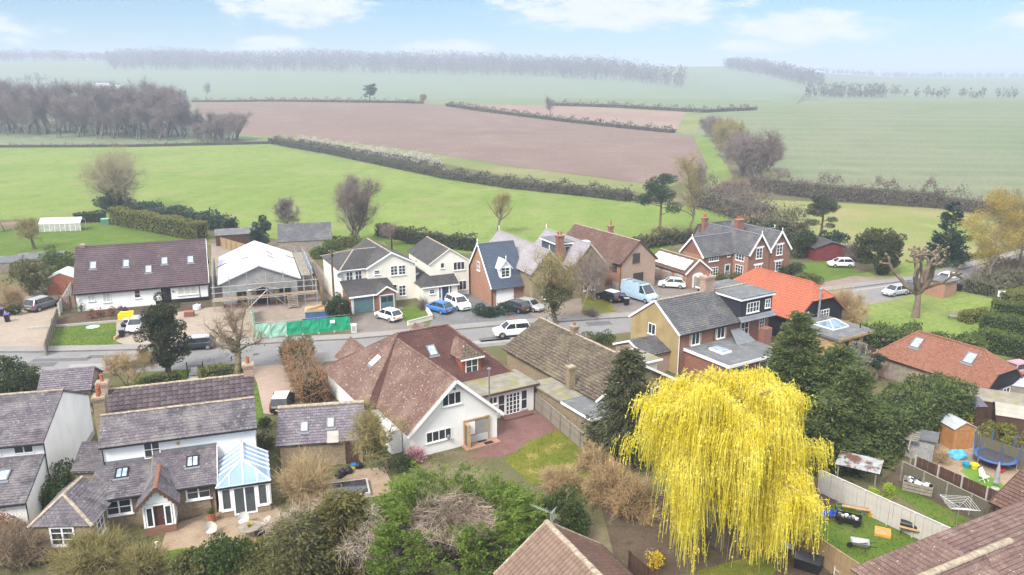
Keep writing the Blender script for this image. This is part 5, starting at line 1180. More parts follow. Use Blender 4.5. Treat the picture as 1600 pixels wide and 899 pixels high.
# ------------------------------------------------------------------ B14 mossy bungalow
def mossy_bungalow():
 t = thing('mossy_bungalow', 'bungalow with big mossy brown tiled roof and brick chimney', 'house', (7.35, 65, 0), 31)
 W_, D, h, r = 9.3, 16.0, 2.5, 5.0
 gable_wall(t, .3, W_ - .3, .2, D - .2, h, r - .1, 'y', BRICK_Y)
 f, b = gable_roof(t, 0, W_, 0, D, h, r, 'y', T_BROWN, ov=.15, ve=.15, tw=.33, th=.34, lift=.045, capm=MORTAR, jit=.02)
 barge(t, [(-.2, -.17, h - .1), (W_ / 2, -.17, r + .02), (W_ + .2, -.17, h - .1)], .05, .22)
 u, v = on_slope(t, f, 889, 607); p = f.at(u, v); c = chimney(t, p.x + .15, p.y, 2.2, p.z + 2.1, .65, .6, BRICK_Y, 0)
 MB().box(p.x - .35, p.x + .62, p.y - .5, p.y + .5, p.z - .32, p.z - .02).build('lead_flashing', LEADC, t)
 chimney(t, W_ / 2, 10.0, 4.5, 5.8, .6, .6, BRICK_Y, 1, pot_h=.3)
 # flat-roofed dormer bay towards the right, white edged
 MB().box(5.4, 9.0, 2.5, 5.6, 2.6, 3.75).build('dormer_bay', CREAM, t); MB().box(4.4, 9.4, 2.2, 5.9, 3.752, 3.86).build('bay_roof', FELTM, t)
 trim(t, 'bay_edge', [((4.4, 2.18, 3.82), (9.4, 2.18, 3.82)), ((4.38, 2.2, 3.82), (4.38, 5.9, 3.82)), ((4.4, 5.92, 3.82), (9.4, 5.92, 3.82))], .07, .16, UPVC)
 # side extension with felt roof
 MB().box(-2.3, .28, -2.4, 6.6, 0, 2.2).build('extension_wall', BRICK_Y, t); MB().box(-2.6, .0, 1.7, 6.9, 2.202, 2.36).build('extension_roof', FELTM, t); MB().box(-2.6, .55, -2.8, 1.65, 2.202, 2.34).build('extension_roof', FELT, t)
 trim(t, 'fascia', [((-2.62, -2.8, 2.26), (-2.62, 1.65, 2.26)), ((-2.6, -2.82, 2.26), (.55, -2.82, 2.26))], .05, .2, UPVC)
 win(t, -.6, -2.4, .7, 0, 1.0, 1.3, nx=1); win(t, 3.0, .2, .8, 0, 2.0, 1.3, nx=3); win(t, 6.6, .2, .1, 0, 1.6, 2.1, nx=2)
 MB().box(-4.4, -.2, 7.2, 15.8, .0, .05).build('side_path', CONC, t)
mossy_bungalow()
# ------------------------------------------------------------------ B15 white chalet in the middle
def main_chalet():
 t = thing('white_chalet_house', 'white chalet house with steep red-brown tiled roofs and open garden doors', 'house', (-8.7, 58.0, 0), 31)
 h = 2.25; x0, x1 = .62, 9.25; xm = (x0 + x1) / 2; r = 6.15
 gable_wall(t, x0 + .35, x1 - .35, .4, 12, h + .25, r - .15, 'y', WHITE)
 W1 = dict(tw=.2, th=.155, lift=.022, jit=.008)
 s = (r - h) / (xm - x0)
 fl = slope(t, [(x0 - .1, 12.2, h), (x0 - .1, 0, h), (xm, 0, r), (xm, 12.2, r)], T_RED, **W1)
 frr = slope(t, [(x1 + .1, 0, h), (x1 + .1, 12.2, h), (xm, 12.2, r), (xm, 0, r)], T_RED, **W1)
 ridge(t, (xm, 0, r + .04), (xm, 12.0, r + .04), T_RED, .13, .33)
 barge(t, [(x0 - .1, -.03, h - .12), (xm, -.03, r - .1), (x1 + .1, -.03, h - .12)], .05, .26)
 trim(t, 'verge_mortar', [((x0 - .1, .03, h + .05), (xm, .03, r + .06)), ((x1 + .1, .03, h + .05), (xm, .03, r + .06))], .14, .05, MORTAR)
 # rear block, hipped
 a0, a1, b0, b1 = -.55, 14.9, 7.0, 18.3; ym = (b0 + b1) / 2; e = 2.3; zr = 6.5; A = (5.2, ym, zr); B = (10.4, ym, zr)
 MB().box(a0 + .5, a1 - .5, b0 + .5, b1 - .5, 0, e + .15).build('rear_wall', WHITE, t)
 sl = slope(t, [(a0, b1, e), (a0, b0 - .3, e), A], T_RED, **W1); sf = slope(t, [(a0, b0 - .3, e), (a1, b0 - .3, e), B, A], T_RED_SHADE, **W1)
 slope(t, [(a1, b0 - .3, e), (a1, b1, e), B], T_RED, th=.155, lift=.02); slope(t, [(a1, b1, e), (a0, b1, e), A, B], T_RED, th=.155, lift=.02)
 for p, q in (((a0, b1, e), A), ((a0, b0 - .3, e), A), (A, B), ((a1, b0 - .3, e), B), ((a1, b1, e), B)): ridge(t, (p[0], p[1], p[2] + .04), (q[0], q[1], q[2] + .04), T_RED, .12, .33)
 sky_at(t, sl, 586.5, 564, .75, 1.15, fm=UPVC); sky_at(t, sf, 675, 548, .85, 1.2)
 # hipped dormer with tile-hung cheeks
 u, v = on_slope(t, sf, 737, 580); p = sf.at(u, v); dx, dy, dz = p.x, p.y, p.z - .1
 MB().box(dx - 1.0, dx + 1.0, dy, dy + 2.6, dz - .4, dz + 1.45).build('dormer_cheeks', bricky('hung_tiles', (.40, .11, .06), (.33, .09, .05), (.16, .05, .03), .2, .12, .008), t)
 dz1 = dz + 1.45; q = (dx, dy + 1.1, dz1 + 1.1); q2 = (dx, dy + 3.2, dz1 + 1.1)
 slope(t, [(dx - 1.25, dy - .25, dz1), (dx + 1.25, dy - .25, dz1), q], T_BROWN, th=.155, lift=.02, tw=.2); slope(t, [(dx - 1.25, dy + 3.2, dz1), (dx - 1.25, dy - .25, dz1), q, q2], T_RED, th=.155, lift=.02, tw=.2); slope(t, [(dx + 1.25, dy - .25, dz1), (dx + 1.25, dy + 3.2, dz1), q2, q], T_RED_SHADE, th=.155, lift=.02, tw=.2)
 ridge(t, (q[0], q[1], q[2] + .03), (q2[0], q2[1], q2[2] + .03), T_RED, .1, .33)
 win(t, dx, dy, dz - .1, 0, 1.3, 1.4, nx=2, ny=2, name='dormer_window'); trim(t, 'dormer_fascia', [((dx - 1.25, dy - .27, dz1 - .05), (dx + 1.25, dy - .27, dz1 - .05))], .05, .14, UPVC)
 # flat-roofed garden room to the right
 MB().box(9.0, 14.7, 3.7, 7.4, 0, 2.5).build('garden_room_wall', WHITE, t); MB().box(8.9, 15.1, 3.35, 7.6, 2.502, 2.64).build('flat_roof', FELTM, t)
 trim(t, 'flat_roof_edge', [((9.0, 3.33, 2.56), (15.1, 3.33, 2.56)), ((15.12, 3.35, 2.56), (15.12, 7.6, 2.56))], .05, .18, FASCIA)
 fx, _ = on_y(t, 801, 632, 3.7); win(t, fx, 3.7, .12, 0, 1.55, 2.05, nx=4, ny=5, sill=False, name='french_doors', fw=.09)
 win(t, fx - 1.2, 3.7, .3, 0, .75, 1.9, nx=1, ny=2, sill=False); win(t, fx + 1.2, 3.7, .3, 0, .7, 1.9, nx=1, ny=2, sill=False); win_y(t, 770, 626, 3.7, .9, .7, nx=2)
 MB().box(fx - 1.3, fx + 1.6, 2.7, 3.68, .0, .16).build('door_step', M_PATIO, t)
 # gable wall openings
 win_y(t, 705.5, 623, .4, 1.75, 1.1, nx=3, gm=DARKGLASS); win_y(t, 685.5, 680, .4, 2.3, .95, nx=4)
 MB().box(xm - .12, xm + .12, .36, .395, 5.15, 5.3).build('vent', LEADC, t)
 dxa, _ = on_y(t, 725, 700, .4); dxb, _ = on_y(t, 763, 690, .4); hd = 2.15
 op = MB().box(dxa, dxb, .30, .398, .15, hd).build('garden_doorway', plain('room_interior', (.32, .32, .31), .7, .3, .8), t)
 MB().box(dxa + .15, dxa + 1.0, .27, .298, .9, hd - .1).build('interior_panel', UPVC, op); MB().box(dxa + .1, dxb - .1, .26, .296, .16, .75).build('interior_floor', plain('pale_floor', (.52, .52, .53), .5, .1, 1), op)
 trim(t, 'door_frame', [((dxa, .3, .1), (dxa, .3, hd + .06)), ((dxb, .3, .1), (dxb, .3, hd + .06)), ((dxa - .05, .3, hd + .06), (dxb + .05, .3, hd + .06))], .12, .12, WOOD)
 for k in range(3):
  w = .62; y1 = .24; xk = dxa - .02 + .08 * k; d_ = win(t, xk, -.1 - .02 * k, .12, 83, .72, hd - .15, nx=1, fm=WOOD, sill=False, name='folded_door', fw=.09)
 MB().box(dxa - .3, dxb + .6, -.75, .28, .0, .12).build('threshold_step', BRICK_O, t)
 for k, (xx, yy) in enumerate(((dxb - .75, .0), (dxb - .4, -.62))): MB().box(xx - .4, xx + .4, yy, yy + .45, .122, .14).build('doormat', PLASTICK, t)
 lx, lz = on_y(t, 693, 707, .1); MB().lathe([(.04, 0), (.12, .03), (.12, .3), (.16, .33), (.03, .45)], 10, (dxa - 1.5, .2, 1.0)).build('wall_lantern', LEADC, t)
 # patio wall in brick
 pw = MB().box(15.0, 15.3, -.9, 4.4, 0, .75).build('patio_wall', BRICK_R, t); MB().box(14.93, 15.37, -.95, 4.45, .752, .82).build('coping', T_BARN, pw)
 MB().box(14.9, 15.4, -1.3, -.9, 0, 1.0).build('wall_pier', BRICK_R, t)
 # front porch roof seen behind the ridge, side lean-to, telegraph post by the roof
 gable_wall(t, 2.0, 5.2, 17.0, 21.0, 2.3, 3.9, 'y', WHITE, name='porch_wall'); gable_roof(t, 2.0, 5.2, 17, 21, 2.3, 3.9, 'y', T_RED, ov=.2, ve=.2, th=.16, tw=.2)
 gable_wall(t, 9.0, 12.2, 16.5, 20.6, 2.3, 4.4, 'y', WHITE, name='porch_wall'); gable_roof(t, 9.0, 12.2, 16.5, 20.6, 2.3, 4.4, 'y', T_RED, ov=.2, ve=.2, th=.16, tw=.2)
 MB().box(-.1, .85, 2.0, 11, 0, 2.0).build('side_passage_wall', WHITE, t)
 for y in (3.2, 5.6): win(t, -.1, y, .6, -90, .9, 1.1, nx=2)
 MB().tube((9.35, 2.5, 2.6), (9.35, 2.5, 5.4), .07, n=8).lathe([(.2, 0), (.16, .1), (.05, .14)], 8, (9.35, 2.5, 5.4)).build('vent_pole', LEADC, t)
main_chalet()
# ------------------------------------------------------------------ B16 slate outbuilding
def slate_outbuilding():
 t = thing('slate_outbuilding', 'small outbuilding with mauve slate roof and two skylights by gravel drive', 'outbuilding', G(433, 699, 2.05).xy.to_3d(), 10)
 L, D, h, r = 6.6, 6.0, 2.2, 4.0
 gable_wall(t, .15, L - .15, .3, D, h, r - .1, 'x', BRICK_Y); f, b = gable_roof(t, 0, L, .3, D, h, r, 'x', S_MAUVE, ov=.25, ve=.1, tw=.32, th=.27, lift=.025, capm=MORTAR)
 sky_at(t, f, 475.5, 667.5, .62, .95, m=BLIND); sky_at(t, f, 516.5, 661, .62, .95, m=BLIND)
 u, v = on_slope(t, f, 520, 690); m_ = MB().box(u - .45, u + .45, -.1, 1.0, .05, .085).build('newer_slates', plain('pale_slate', (.36, .33, .29), .9, .2, 2), t); m_.matrix_local = f.mat()
 ridge(t, (-.1, (D + .3) / 2, r + .08), (L + .1, (D + .3) / 2, r + .08), MORTAR, .2, .5, 'mossy_ridge')
 door(t, L - 1.0, .3, .02, 0, .9, 1.95, WOODD, WOODD, 1, 3)
slate_outbuilding()
# ------------------------------------------------------------------ B17 slate cottage with conservatory
def see_glass(name, c, alpha):
 m, nt, N, L, b = _nodes(name); b.inputs['Base Color'].default_value = _c(c); b.inputs['Roughness'].default_value = .06; b.inputs['Alpha'].default_value = alpha; b.inputs['Specular IOR Level'].default_value = .8
 MATS[name] = m; return m
CGLASS = see_glass('conservatory_roof_glass', (.30, .46, .66), .62); WGLASS = see_glass('clear_glass', (.06, .08, .09), .55)  # reflected sky painted into the roof glass as its light blue colour
def cottage():
 t = thing('slate_cottage', 'white and brick cottage with two parallel slate roofs, brick chimneys and gabled porch', 'house', (-29, 51.8, 0), 18.5)
 L = 10.4
 b = MB(); prof = [(.1, 0), (.1, 4.62), (2.0, 6.0), (3.6, 4.9), (5.8, 6.5), (8.4, 4.5), (8.4, 0)]
 n = len(prof); b.v = [(.05, y, z) for y, z in prof] + [(L - .05, y, z) for y, z in prof]; b.f = [tuple(range(n)), tuple(range(2 * n - 1, n - 1, -1))] + [(i, n + i, n + (i + 1) % n, (i + 1) % n) for i in range(n)]
 b.build('wall', WHITE, t)
 a, c = -.12, L + .12
 slope(t, [(a, -.25, 4.55), (c, -.25, 4.55), (c, 2.0, 6.12), (a, 2.0, 6.12)], S_PALE, tw=.3, th=.25, lift=.022)
 slope(t, [(c, 3.6, 5.0), (a, 3.6, 5.0), (a, 2.0, 6.12), (c, 2.0, 6.12)], S_PALE, th=.25)
 T_DP = bricky('dark_purple_tiles', (.095, .068, .078), (.07, .05, .058), (.03, .02, .025), .42, .38, .004, .8, (.15, .12, .12), .5, .6, spots=(.3, .27, .25), spot_scale=4, spot_lo=.68, spot_hi=.74)
 T_DP2 = bricky('dark_purple_tiles_worn', (.13, .10, .105), (.10, .078, .085), (.03, .02, .025), .42, .38, .004, .8, (.18, .15, .15), .5, .6, spots=(.34, .31, .28), spot_scale=4, spot_lo=.66, spot_hi=.74)
 slope(t, [(a, 3.6, 5.0), (c, 3.6, 5.0), (c, 5.8, 6.65), (a, 5.8, 6.65)], T_DP, tw=.42, th=.38, lift=.06, single=T_DP2, seed=4, jit=.02, roll=.05)
 slope(t, [(c, 8.7, 4.4), (a, 8.7, 4.4), (a, 5.8, 6.65), (c, 5.8, 6.65)], T_DP, th=.38)
 ridge(t, (a, 2.0, 6.16), (c, 2.0, 6.16), MORTAR, .12); ridge(t, (a, 5.8, 6.7), (c, 5.8, 6.7), MORTAR, .13)
 gutter(t, (a, -.32, 4.51), (c, -.32, 4.51)); downpipe(t, .05, .02, 2.6, 4.5)
 chimney(t, -.2, 2.9, 3.8, 7.3, .75, .95, BRICK_Y, 2, axis='y', pot_h=.75); chimney(t, -.35, 5.6, 3.8, 7.4, .7, .7, BRICK_P, 1, pot_h=.6); chimney(t, L - .2, 5.9, 5.5, 7.5, .75, .75, BRICK_P, 1, pot_h=.55)
 win_y(t, 237.5, 702, .1, 1.1, 1.35, nx=2, ny=2, name='upper_window'); o = MB().box(-.1, .1, -.12, .0, 0, .16).build('alarm_box', L_YELLOW, t); o.location = (5.0, .1, 3.95)
 # lean-to rooms along the garden side
 MB().prism([(-.3, -3.6), (3.2, -3.6), (3.2, .08), (-.3, .08)], 0, [2.3, 2.3, 3.05, 3.05]).build('lean_to_wall', BRICK_Y, t)
 MB().prism([(3.2, -3.6), (7.4, -3.6), (7.4, .08), (3.2, .08)], 0, [2.3, 2.3, 3.4, 3.4]).build('lean_to_wall', BRICK_Y, t)
 f1 = slope(t, [(-.5, -3.95, 2.4), (3.3, -3.95, 2.4), (3.3, .09, 3.15), (-.5, .09, 3.15)], S_PALE, tw=.3, th=.25, lift=.022); f2 = slope(t, [(3.3, -3.95, 2.4), (7.6, -3.95, 2.4), (7.6, .09, 3.5), (3.3, .09, 3.5)], S_PALE, tw=.3, th=.25, lift=.022)
 sky_at(t, f1, 190.5, 740, .85, 1.15, nx=2, m=PALEGLASS, fm=PLASTICK); sky_at(t, f2, 301, 722, .85, 1.15, nx=2, m=PALEGLASS, fm=PLASTICK)
 trim(t, 'flashing', [((-.5, .06, 3.22), (3.3, .06, 3.22)), ((3.3, .06, 3.57), (7.6, .06, 3.57))], .05, .2, LEADC); barge(t, [(7.62, -3.95, 2.3), (7.62, .1, 3.45)], .04, .16)
 gutter(t, (-.5, -4.02, 2.34), (7.6, -4.02, 2.34)); downpipe(t, 7.1, -3.68, .05, 2.2, FASCIA)
 win_y(t, 186, 792, -3.6, 1.65, 1.15, nx=2, ny=2, fw=.11); win_y(t, 310, 768, -3.6, 1.65, 1.15, nx=2, ny=2, fw=.11)
 # porch
 x0, x1, y0 = 2.75, 5.0, -5.35; xm = (x0 + x1) / 2
 MB().box(x0 + .15, x1 - .15, y0 + .1, -3.61, 0, .55).build('porch_base', BRICK_R, t)
 for x in (x0 + .2, x1 - .2):
  for y in (y0 + .15, -3.75): MB().box(x - .06, x + .06, y - .06, y + .06, .552, 2.1).build('porch_post', UPVC, t)
 MB().box(x0 + .14, x1 - .14, y0 + .09, y0 + .21, 2.1, 2.25).build('porch_beam', UPVC, t)
 for x in (x0 + .55, x1 - .55): win(t, x, y0 + .15, .56, 0, .5, 1.5, nx=1, sill=False, fw=.09)
 for s, x in ((-90, x0 + .2), (90, x1 - .2)): win(t, x, (y0 - 3.6) / 2, .56, s, 1.3, 1.5, nx=2, sill=False, fw=.09)
 door(t, xm, y0 + .3, .1, 0, .8, 2.0, WOODD, UPVC, 2, 1, 'porch_door')
 MB().prism([(x0 + .1, y0 + .1), (x1 - .1, y0 + .1), (x1 - .1, y0 + .18), (x0 + .1, y0 + .18)], 2.25, [2.25, 2.25, 2.25, 2.25]).quad((x0 + .05, y0 + .14, 2.2), (x1 - .05, y0 + .14, 2.2), (xm, y0 + .14, 3.35)).build('porch_gable', UPVC, t)
 gable_roof(t, x0, x1, y0, -2.2, 2.3, 3.5, 'y', S_PALE, ov=.22, ve=.22, tw=.25, th=.22, lift=.02, thick=.1, capm=T_BARN)
 cusps = MB()
 for s in (-1, 1):
  for k in range(6):
   f = (k + .5) / 6; p = Vector((xm + s * (1.36 - 1.36 * f), y0 - .24, 2.14 + 1.42 * f)); cusps.tube(p - Vector((0, .03, .1)), p + Vector((0, .03, -.1)), .13, n=8)
 barge(t, [(x0 - .24, y0 - .24, 2.1), (xm, y0 - .24, 3.52), (x1 + .24, y0 - .24, 2.1)], .05, .18, FASCIA); cusps.build('scalloped_edge', FASCIA, t)
 # hipped garden pavilion at the left end
 FL, FR, BR, BL = (-3.5, -5.5), (.0, -6.5), (.5, -3.6), (-2.9, -2.4)
 MB().prism([FL, FR, BR, BL], 0, 2.2).build('pavilion_wall', BRICK_Y, t)
 def ex(p, q, k=1.12): return (q[0] + (p[0] - q[0]) * k, q[1] + (p[1] - q[1]) * k)
 cc = (-1.5, -4.4); eFL, eFR, eBR, eBL = [ex(p, cc) + (2.15,) for p in (FL, FR, BR, BL)]; A = (-1.65, -4.75, 3.7); B = (-.9, -2.6, 3.7)
 slope(t, [eFL, eFR, A], S_PALE, tw=.28, th=.22, lift=.02); slope(t, [eFR, (1.4, -2.2, 2.2), B, A], S_PALE, tw=.28, th=.22, lift=.02); slope(t, [(-2.6, -1.2, 2.2), eFL, A, B], S_PALE, tw=.28, th=.22, lift=.02)
 for p, q in ((eFL, A), (eFR, A), (A, B)): ridge(t, (p[0], p[1], p[2] + .04), (q[0], q[1], q[2] + .04), MORTAR, .12, .4)
 wx = Vector((FR[0] - FL[0], FR[1] - FL[1])); ang = math.degrees(math.atan2(wx.y, wx.x))
 win(t, FL[0] + wx.x * .5, FL[1] + wx.y * .5, .7, ang, 1.55, 1.35, nx=2, ny=3, fw=.11); wr = Vector((BR[0] - FR[0], BR[1] - FR[1])); win(t, FR[0] + wr.x * .5, FR[1] + wr.y * .5, .6, math.degrees(math.atan2(wr.y, wr.x)), 1.3, 1.5, nx=2, ny=3, fw=.11)
 # passage roof at the back left
 slope(t, [(-2.4, 1.2, 2.4), (-.1, .6, 2.4), (-.1, 4.6, 2.9), (-2.2, 5.2, 2.9)], S_PALE, tw=.3, th=.25)
 MB().prism([(-2.2, 1.4), (-.05, .8), (-.05, 4.5), (-2.0, 5.0)], 0, 2.3).build('passage_wall', BRICK_Y, t)
cottage()
def conservatory():
 t = thing('conservatory', 'white glazed conservatory with hipped glass roof coloured as reflected sky against the cottage', 'conservatory', (-29, 51.8, 0), 18.5)
 x0, x1, y0, y1, h, r = 7.65, 11.05, -4.55, -.05, 2.25, 3.5; xm = (x0 + x1) / 2; yr = y0 + 1.6
 MB().box(x0, x0 + .2, y0, y1, 0, .55).box(x1 - .2, x1, y0, y1, 0, .55).box(x0 + .2, x0 + .95, y0, y0 + .2, 0, .55).box(x1 - .95, x1 - .2, y0, y0 + .2, 0, .55).build('dwarf_wall', BRICK_Y, t)
 for x, y in ((x0 + .08, y0 + .08), (x1 - .08, y0 + .08), (x0 + .08, y1 - .1), (x1 - .08, y1 - .1), (x0 + .9, y0 + .08), (x1 - .9, y0 + .08)): MB().box(x - .07, x + .07, y - .07, y + .07, .0 if x0 + .5 < x < x1 - .5 else .552, h).build('post', UPVC, t)
 trim(t, 'eaves_beam', [((x0 - .1, y0, h + .07), (x1 + .1, y0, h + .07)), ((x0, y0 - .1, h + .07), (x0, y1, h + .07)), ((x1, y0 - .1, h + .07), (x1, y1, h + .07))], .12, .13, UPVC); trim(t, 'eaves_gutter', [((x0 - .15, y0 - .12, h + .05), (x1 + .15, y0 - .12, h + .05))], .1, .1, PLASTICK)
 win(t, x0 + .5, y0 + .06, .56, 0, .66, 1.65, nx=1, gm=WGLASS, fw=.08); win(t, x1 - .5, y0 + .06, .56, 0, .66, 1.65, nx=1, gm=WGLASS, fw=.08)
 win(t, xm, y0 + .06, .06, 0, 1.55, 2.15, nx=2, sill=False, gm=WGLASS, name='double_doors', fw=.11)
 for k in range(4):
  y = y0 + .65 + k * 1.08; win(t, x0 + .05, y, .56, -90, 1.0, 1.65, nx=1, gm=WGLASS, fw=.08); win(t, x1 - .05, y, .56, 90, 1.0, 1.65, nx=1, gm=WGLASS, fw=.08)
 e = h + .14; o = .12; nb = 5
 def pane(*q): MB().quad(*q).build('roof_pane', CGLASS, t)
 bars = MB(); ys = [yr + (y1 - yr) * i / (nb - 1) for i in range(nb)]
 for s, xe in ((-1, x0 - o), (1, x1 + o)):
  for i in range(nb - 1):
   q = [(xe, ys[i], e), (xm, ys[i], r), (xm, ys[i + 1], r), (xe, ys[i + 1], e)]; pane(*(q if s < 0 else q[::-1]))
  for y in ys: bars.bar((xe, y, e + .03), (xm, y, r + .03), .07, .07)
  pane((xe, y0 - o, e), (xm, yr, r), (xe, yr, e)); bars.bar((xe, y0 - o, e + .03), (xm, yr, r + .03), .09, .08)
 fx = [x0 - o + (x1 - x0 + 2 * o) * i / 4 for i in range(5)]
 def top(x):
  k = 1 - abs(x - xm) / (xm - x0 + o); return (x, y0 - o + k * (yr - y0 + o), e + k * (r - e))
 for i in range(4): a, c = fx[i], fx[i + 1]; q = [(a, y0 - o, e), (c, y0 - o, e), top(c), top(a)]; pane(*[p for k, p in enumerate(q) if p not in q[:k]])
 for x in fx[1:4]: tp = top(x); bars.bar((x, y0 - o, e + .03), (tp[0], tp[1], tp[2] + .03), .07, .07)
 bars.bar((xm, yr, r + .06), (xm, y1, r + .06), .2, .12); bars.build('glazing_bars', UPVC, t)
 cr = MB()
 for k in range(12): y = yr + .3 + k * .22; cr.bar((xm, y, r + .12), (xm, y + .12, r + .2), .03, .06)
 cr.build('ridge_crest', LEADC, t); MB().box(x0 + .2, x1 - .2, y0 + .2, y1, .0, .04).build('floor', CONC, t)
 MB().box(xm - .2, xm + .9, y1 - 1.6, y1 - .8, .04, .75).build('cabinet', NAVY, t)
conservatory()
# ------------------------------------------------------------------ B18 white house at the left edge and the small roof behind
def left_house():
 t = thing('white_gable_house', 'white house at the left edge with tall blank gable wall and grey slate roofs', 'house', (-33.3, 51.7, 0), 13)
 x0 = -14; b = MB(); prof = [(.85, 0), (.85, 4.65), (6.3, 6.3), (12.3, 3.6), (12.3, 0)]; n = len(prof)
 b.v = [(x0, y, z) for y, z in prof] + [(0, y, z) for y, z in prof]; b.f = [tuple(range(n)), tuple(range(2 * n - 1, n - 1, -1))] + [(i, n + i, n + (i + 1) % n, (i + 1) % n) for i in range(n)]; b.build('wall', WHITE, t)
 slope(t, [(x0, .5, 4.62), (.08, .5, 4.62), (.08, 6.3, 6.4), (x0, 6.3, 6.4)], S_PALE, tw=.3, th=.26, lift=.022); slope(t, [(.08, 12.6, 3.55), (x0, 12.6, 3.55), (x0, 6.3, 6.4), (.08, 6.3, 6.4)], S_PALE, th=.26)
 ridge(t, (x0, 6.3, 6.44), (.08, 6.3, 6.44), MORTAR, .12); gutter(t, (x0, .42, 4.58), (.08, .42, 4.58)); downpipe(t, .06, .75, 0, 4.5)
 b = MB(); b.prism([(x0, -3.6), (-.05, -3.6), (-.05, .84), (x0, .84)], 0, [2.3, 2.3, 3.55, 3.55]).build('lean_to_wall', WHITE, t)
 f = slope(t, [(x0, -3.85, 2.32), (.0, -3.85, 2.32), (.0, .84, 3.68), (x0, .84, 3.68)], S_PALE, tw=.3, th=.26, lift=.022); gutter(t, (x0, -3.9, 2.28), (.0, -3.9, 2.28)); downpipe(t, -.02, -3.68, 0, 2.3)
 sky_at(t, f, 5, 744, .8, 1.1); win(t, -1.3, .85, 3.85, 0, 1.3, .6, nx=2, sill=False); win(t, -3.4, .85, 3.85, 0, 1.3, .6, nx=2, sill=False)
 MB().box(.002, .12, 9.2, 12.1, 0, .5).build('gas_meter_ledge', CONC, t)
left_house()
def small_slate_garage():
 t = thing('slate_roofed_garage', 'small garage with purple slate roof behind the white gable house', 'garage', G(60, 616, 2.2).xy.to_3d(), 16)
 gable_wall(t, 0, 4.2, 0, 4.6, 2.3, 3.5, 'x', BRICK_P); gable_roof(t, 0, 4.2, 0, 4.6, 2.3, 3.5, 'x', S_MAUVE, ov=.25, ve=.15, tw=.3, th=.26); gutter(t, (4.4, -.3, 2.2), (4.4, 4.9, 2.2)); door(t, 4.2, 2.2, .02, 90, 2.3, 2.0, UPVC, UPVC, 3, 1, 'garage_door')
small_slate_garage()
# ------------------------------------------------------------------ B19, B20 roofs along the bottom edge
def near_pantile_house():
 t = thing('pantile_roof_house', 'house at bottom centre with brown ribbed tile roof and pale mortared ridge', 'house', (-1.1, 39.6, 0), 26)
 W_, D = 7.0, 9.0; h, r = 2.75, 5.2
 gable_wall(t, .3, W_ - .3, -D, -.4, h, r - .12, 'y', BRICK_P)
 T_A = bricky('ribbed_brown_tile', (.24, .16, .12), (.19, .125, .095), (.10, .065, .05), .3, .4, .002, .85, (.40, .31, .23), .5, .9, spots=(.5, .44, .36), spot_scale=5, spot_lo=.64, spot_hi=.74); T_B = bricky('ribbed_brown_tile_darker', (.21, .138, .104), (.17, .11, .085), (.10, .065, .05), .3, .4, .002, .85, (.32, .24, .18), .5, .9, spots=(.45, .39, .32), spot_scale=5, spot_lo=.66, spot_hi=.74)
 s = slope(t, [(0, -.2, h), (0, -D, h), (W_ / 2 - .15, -D, r), (W_ / 2 - .15, -.2, r)], T_A, tw=.29, th=.42, roll=.11, lift=.035, single=T_B, seed=9)
 slope(t, [(W_, -D, h), (W_, -.2, h), (W_ / 2 - .15, -.2, r), (W_ / 2 - .15, -D, r)], T_MAROON, tw=.3, th=.3, lift=.03)
 ridge(t, (W_ / 2 - .15, -D, r + .05), (W_ / 2 - .15, -.1, r + .05), MORTAR, .17, .42); trim(t, 'verge', [((0, -.16, h + .03), (W_ / 2 - .15, -.16, r + .06)), ((W_, -.16, h + .03), (W_ / 2 - .15, -.16, r + .06))], .12, .07, MORTAR)
 gutter(t, (W_ + .05, -D, h - .05), (W_ + .05, -.2, h - .05)); gutter(t, (-.05, -D, h - .05), (-.05, -.2, h - .05))
near_pantile_house()
def antenna():
 p = Vector((-1.1, 39.6, 0)); a = R(26); q = (p.x + 3.5 * math.cos(a) + .35 * math.sin(a), p.y + 3.5 * math.sin(a) - .35 * math.cos(a), 5.2)
 t = thing('television_aerial', 'silver television aerial with grid reflector on the brown ribbed roof ridge', 'aerial', q, 150)
 MB().tube((0, 0, -.4), (0, 0, .75), .02, n=6).build('mast', GALV, t); MB().tube((-.1, 0, .62), (1.25, 0, .78), .013, n=6).build('boom', GALV, t)
 for k in range(10): MB().tube((.2 + .105 * k, -.16, .66 + .0125 * k), (.2 + .105 * k, .16, .66 + .0125 * k), .008, n=5).build('director', GALV, t)
 for s in (-1, 1):
  b = MB()
  for k in range(7): b.tube((-.1 - .02 * k, -.3, .62 + s * .055 * k), (-.1 - .02 * k, .3, .62 + s * .055 * k), .008, n=5)
  for y in (-.28, 0, .28): b.bar((-.1, y, .62), (-.24, y, .62 + s * .36), .015, .015)
  b.build('reflector', GALV, t)
antenna()
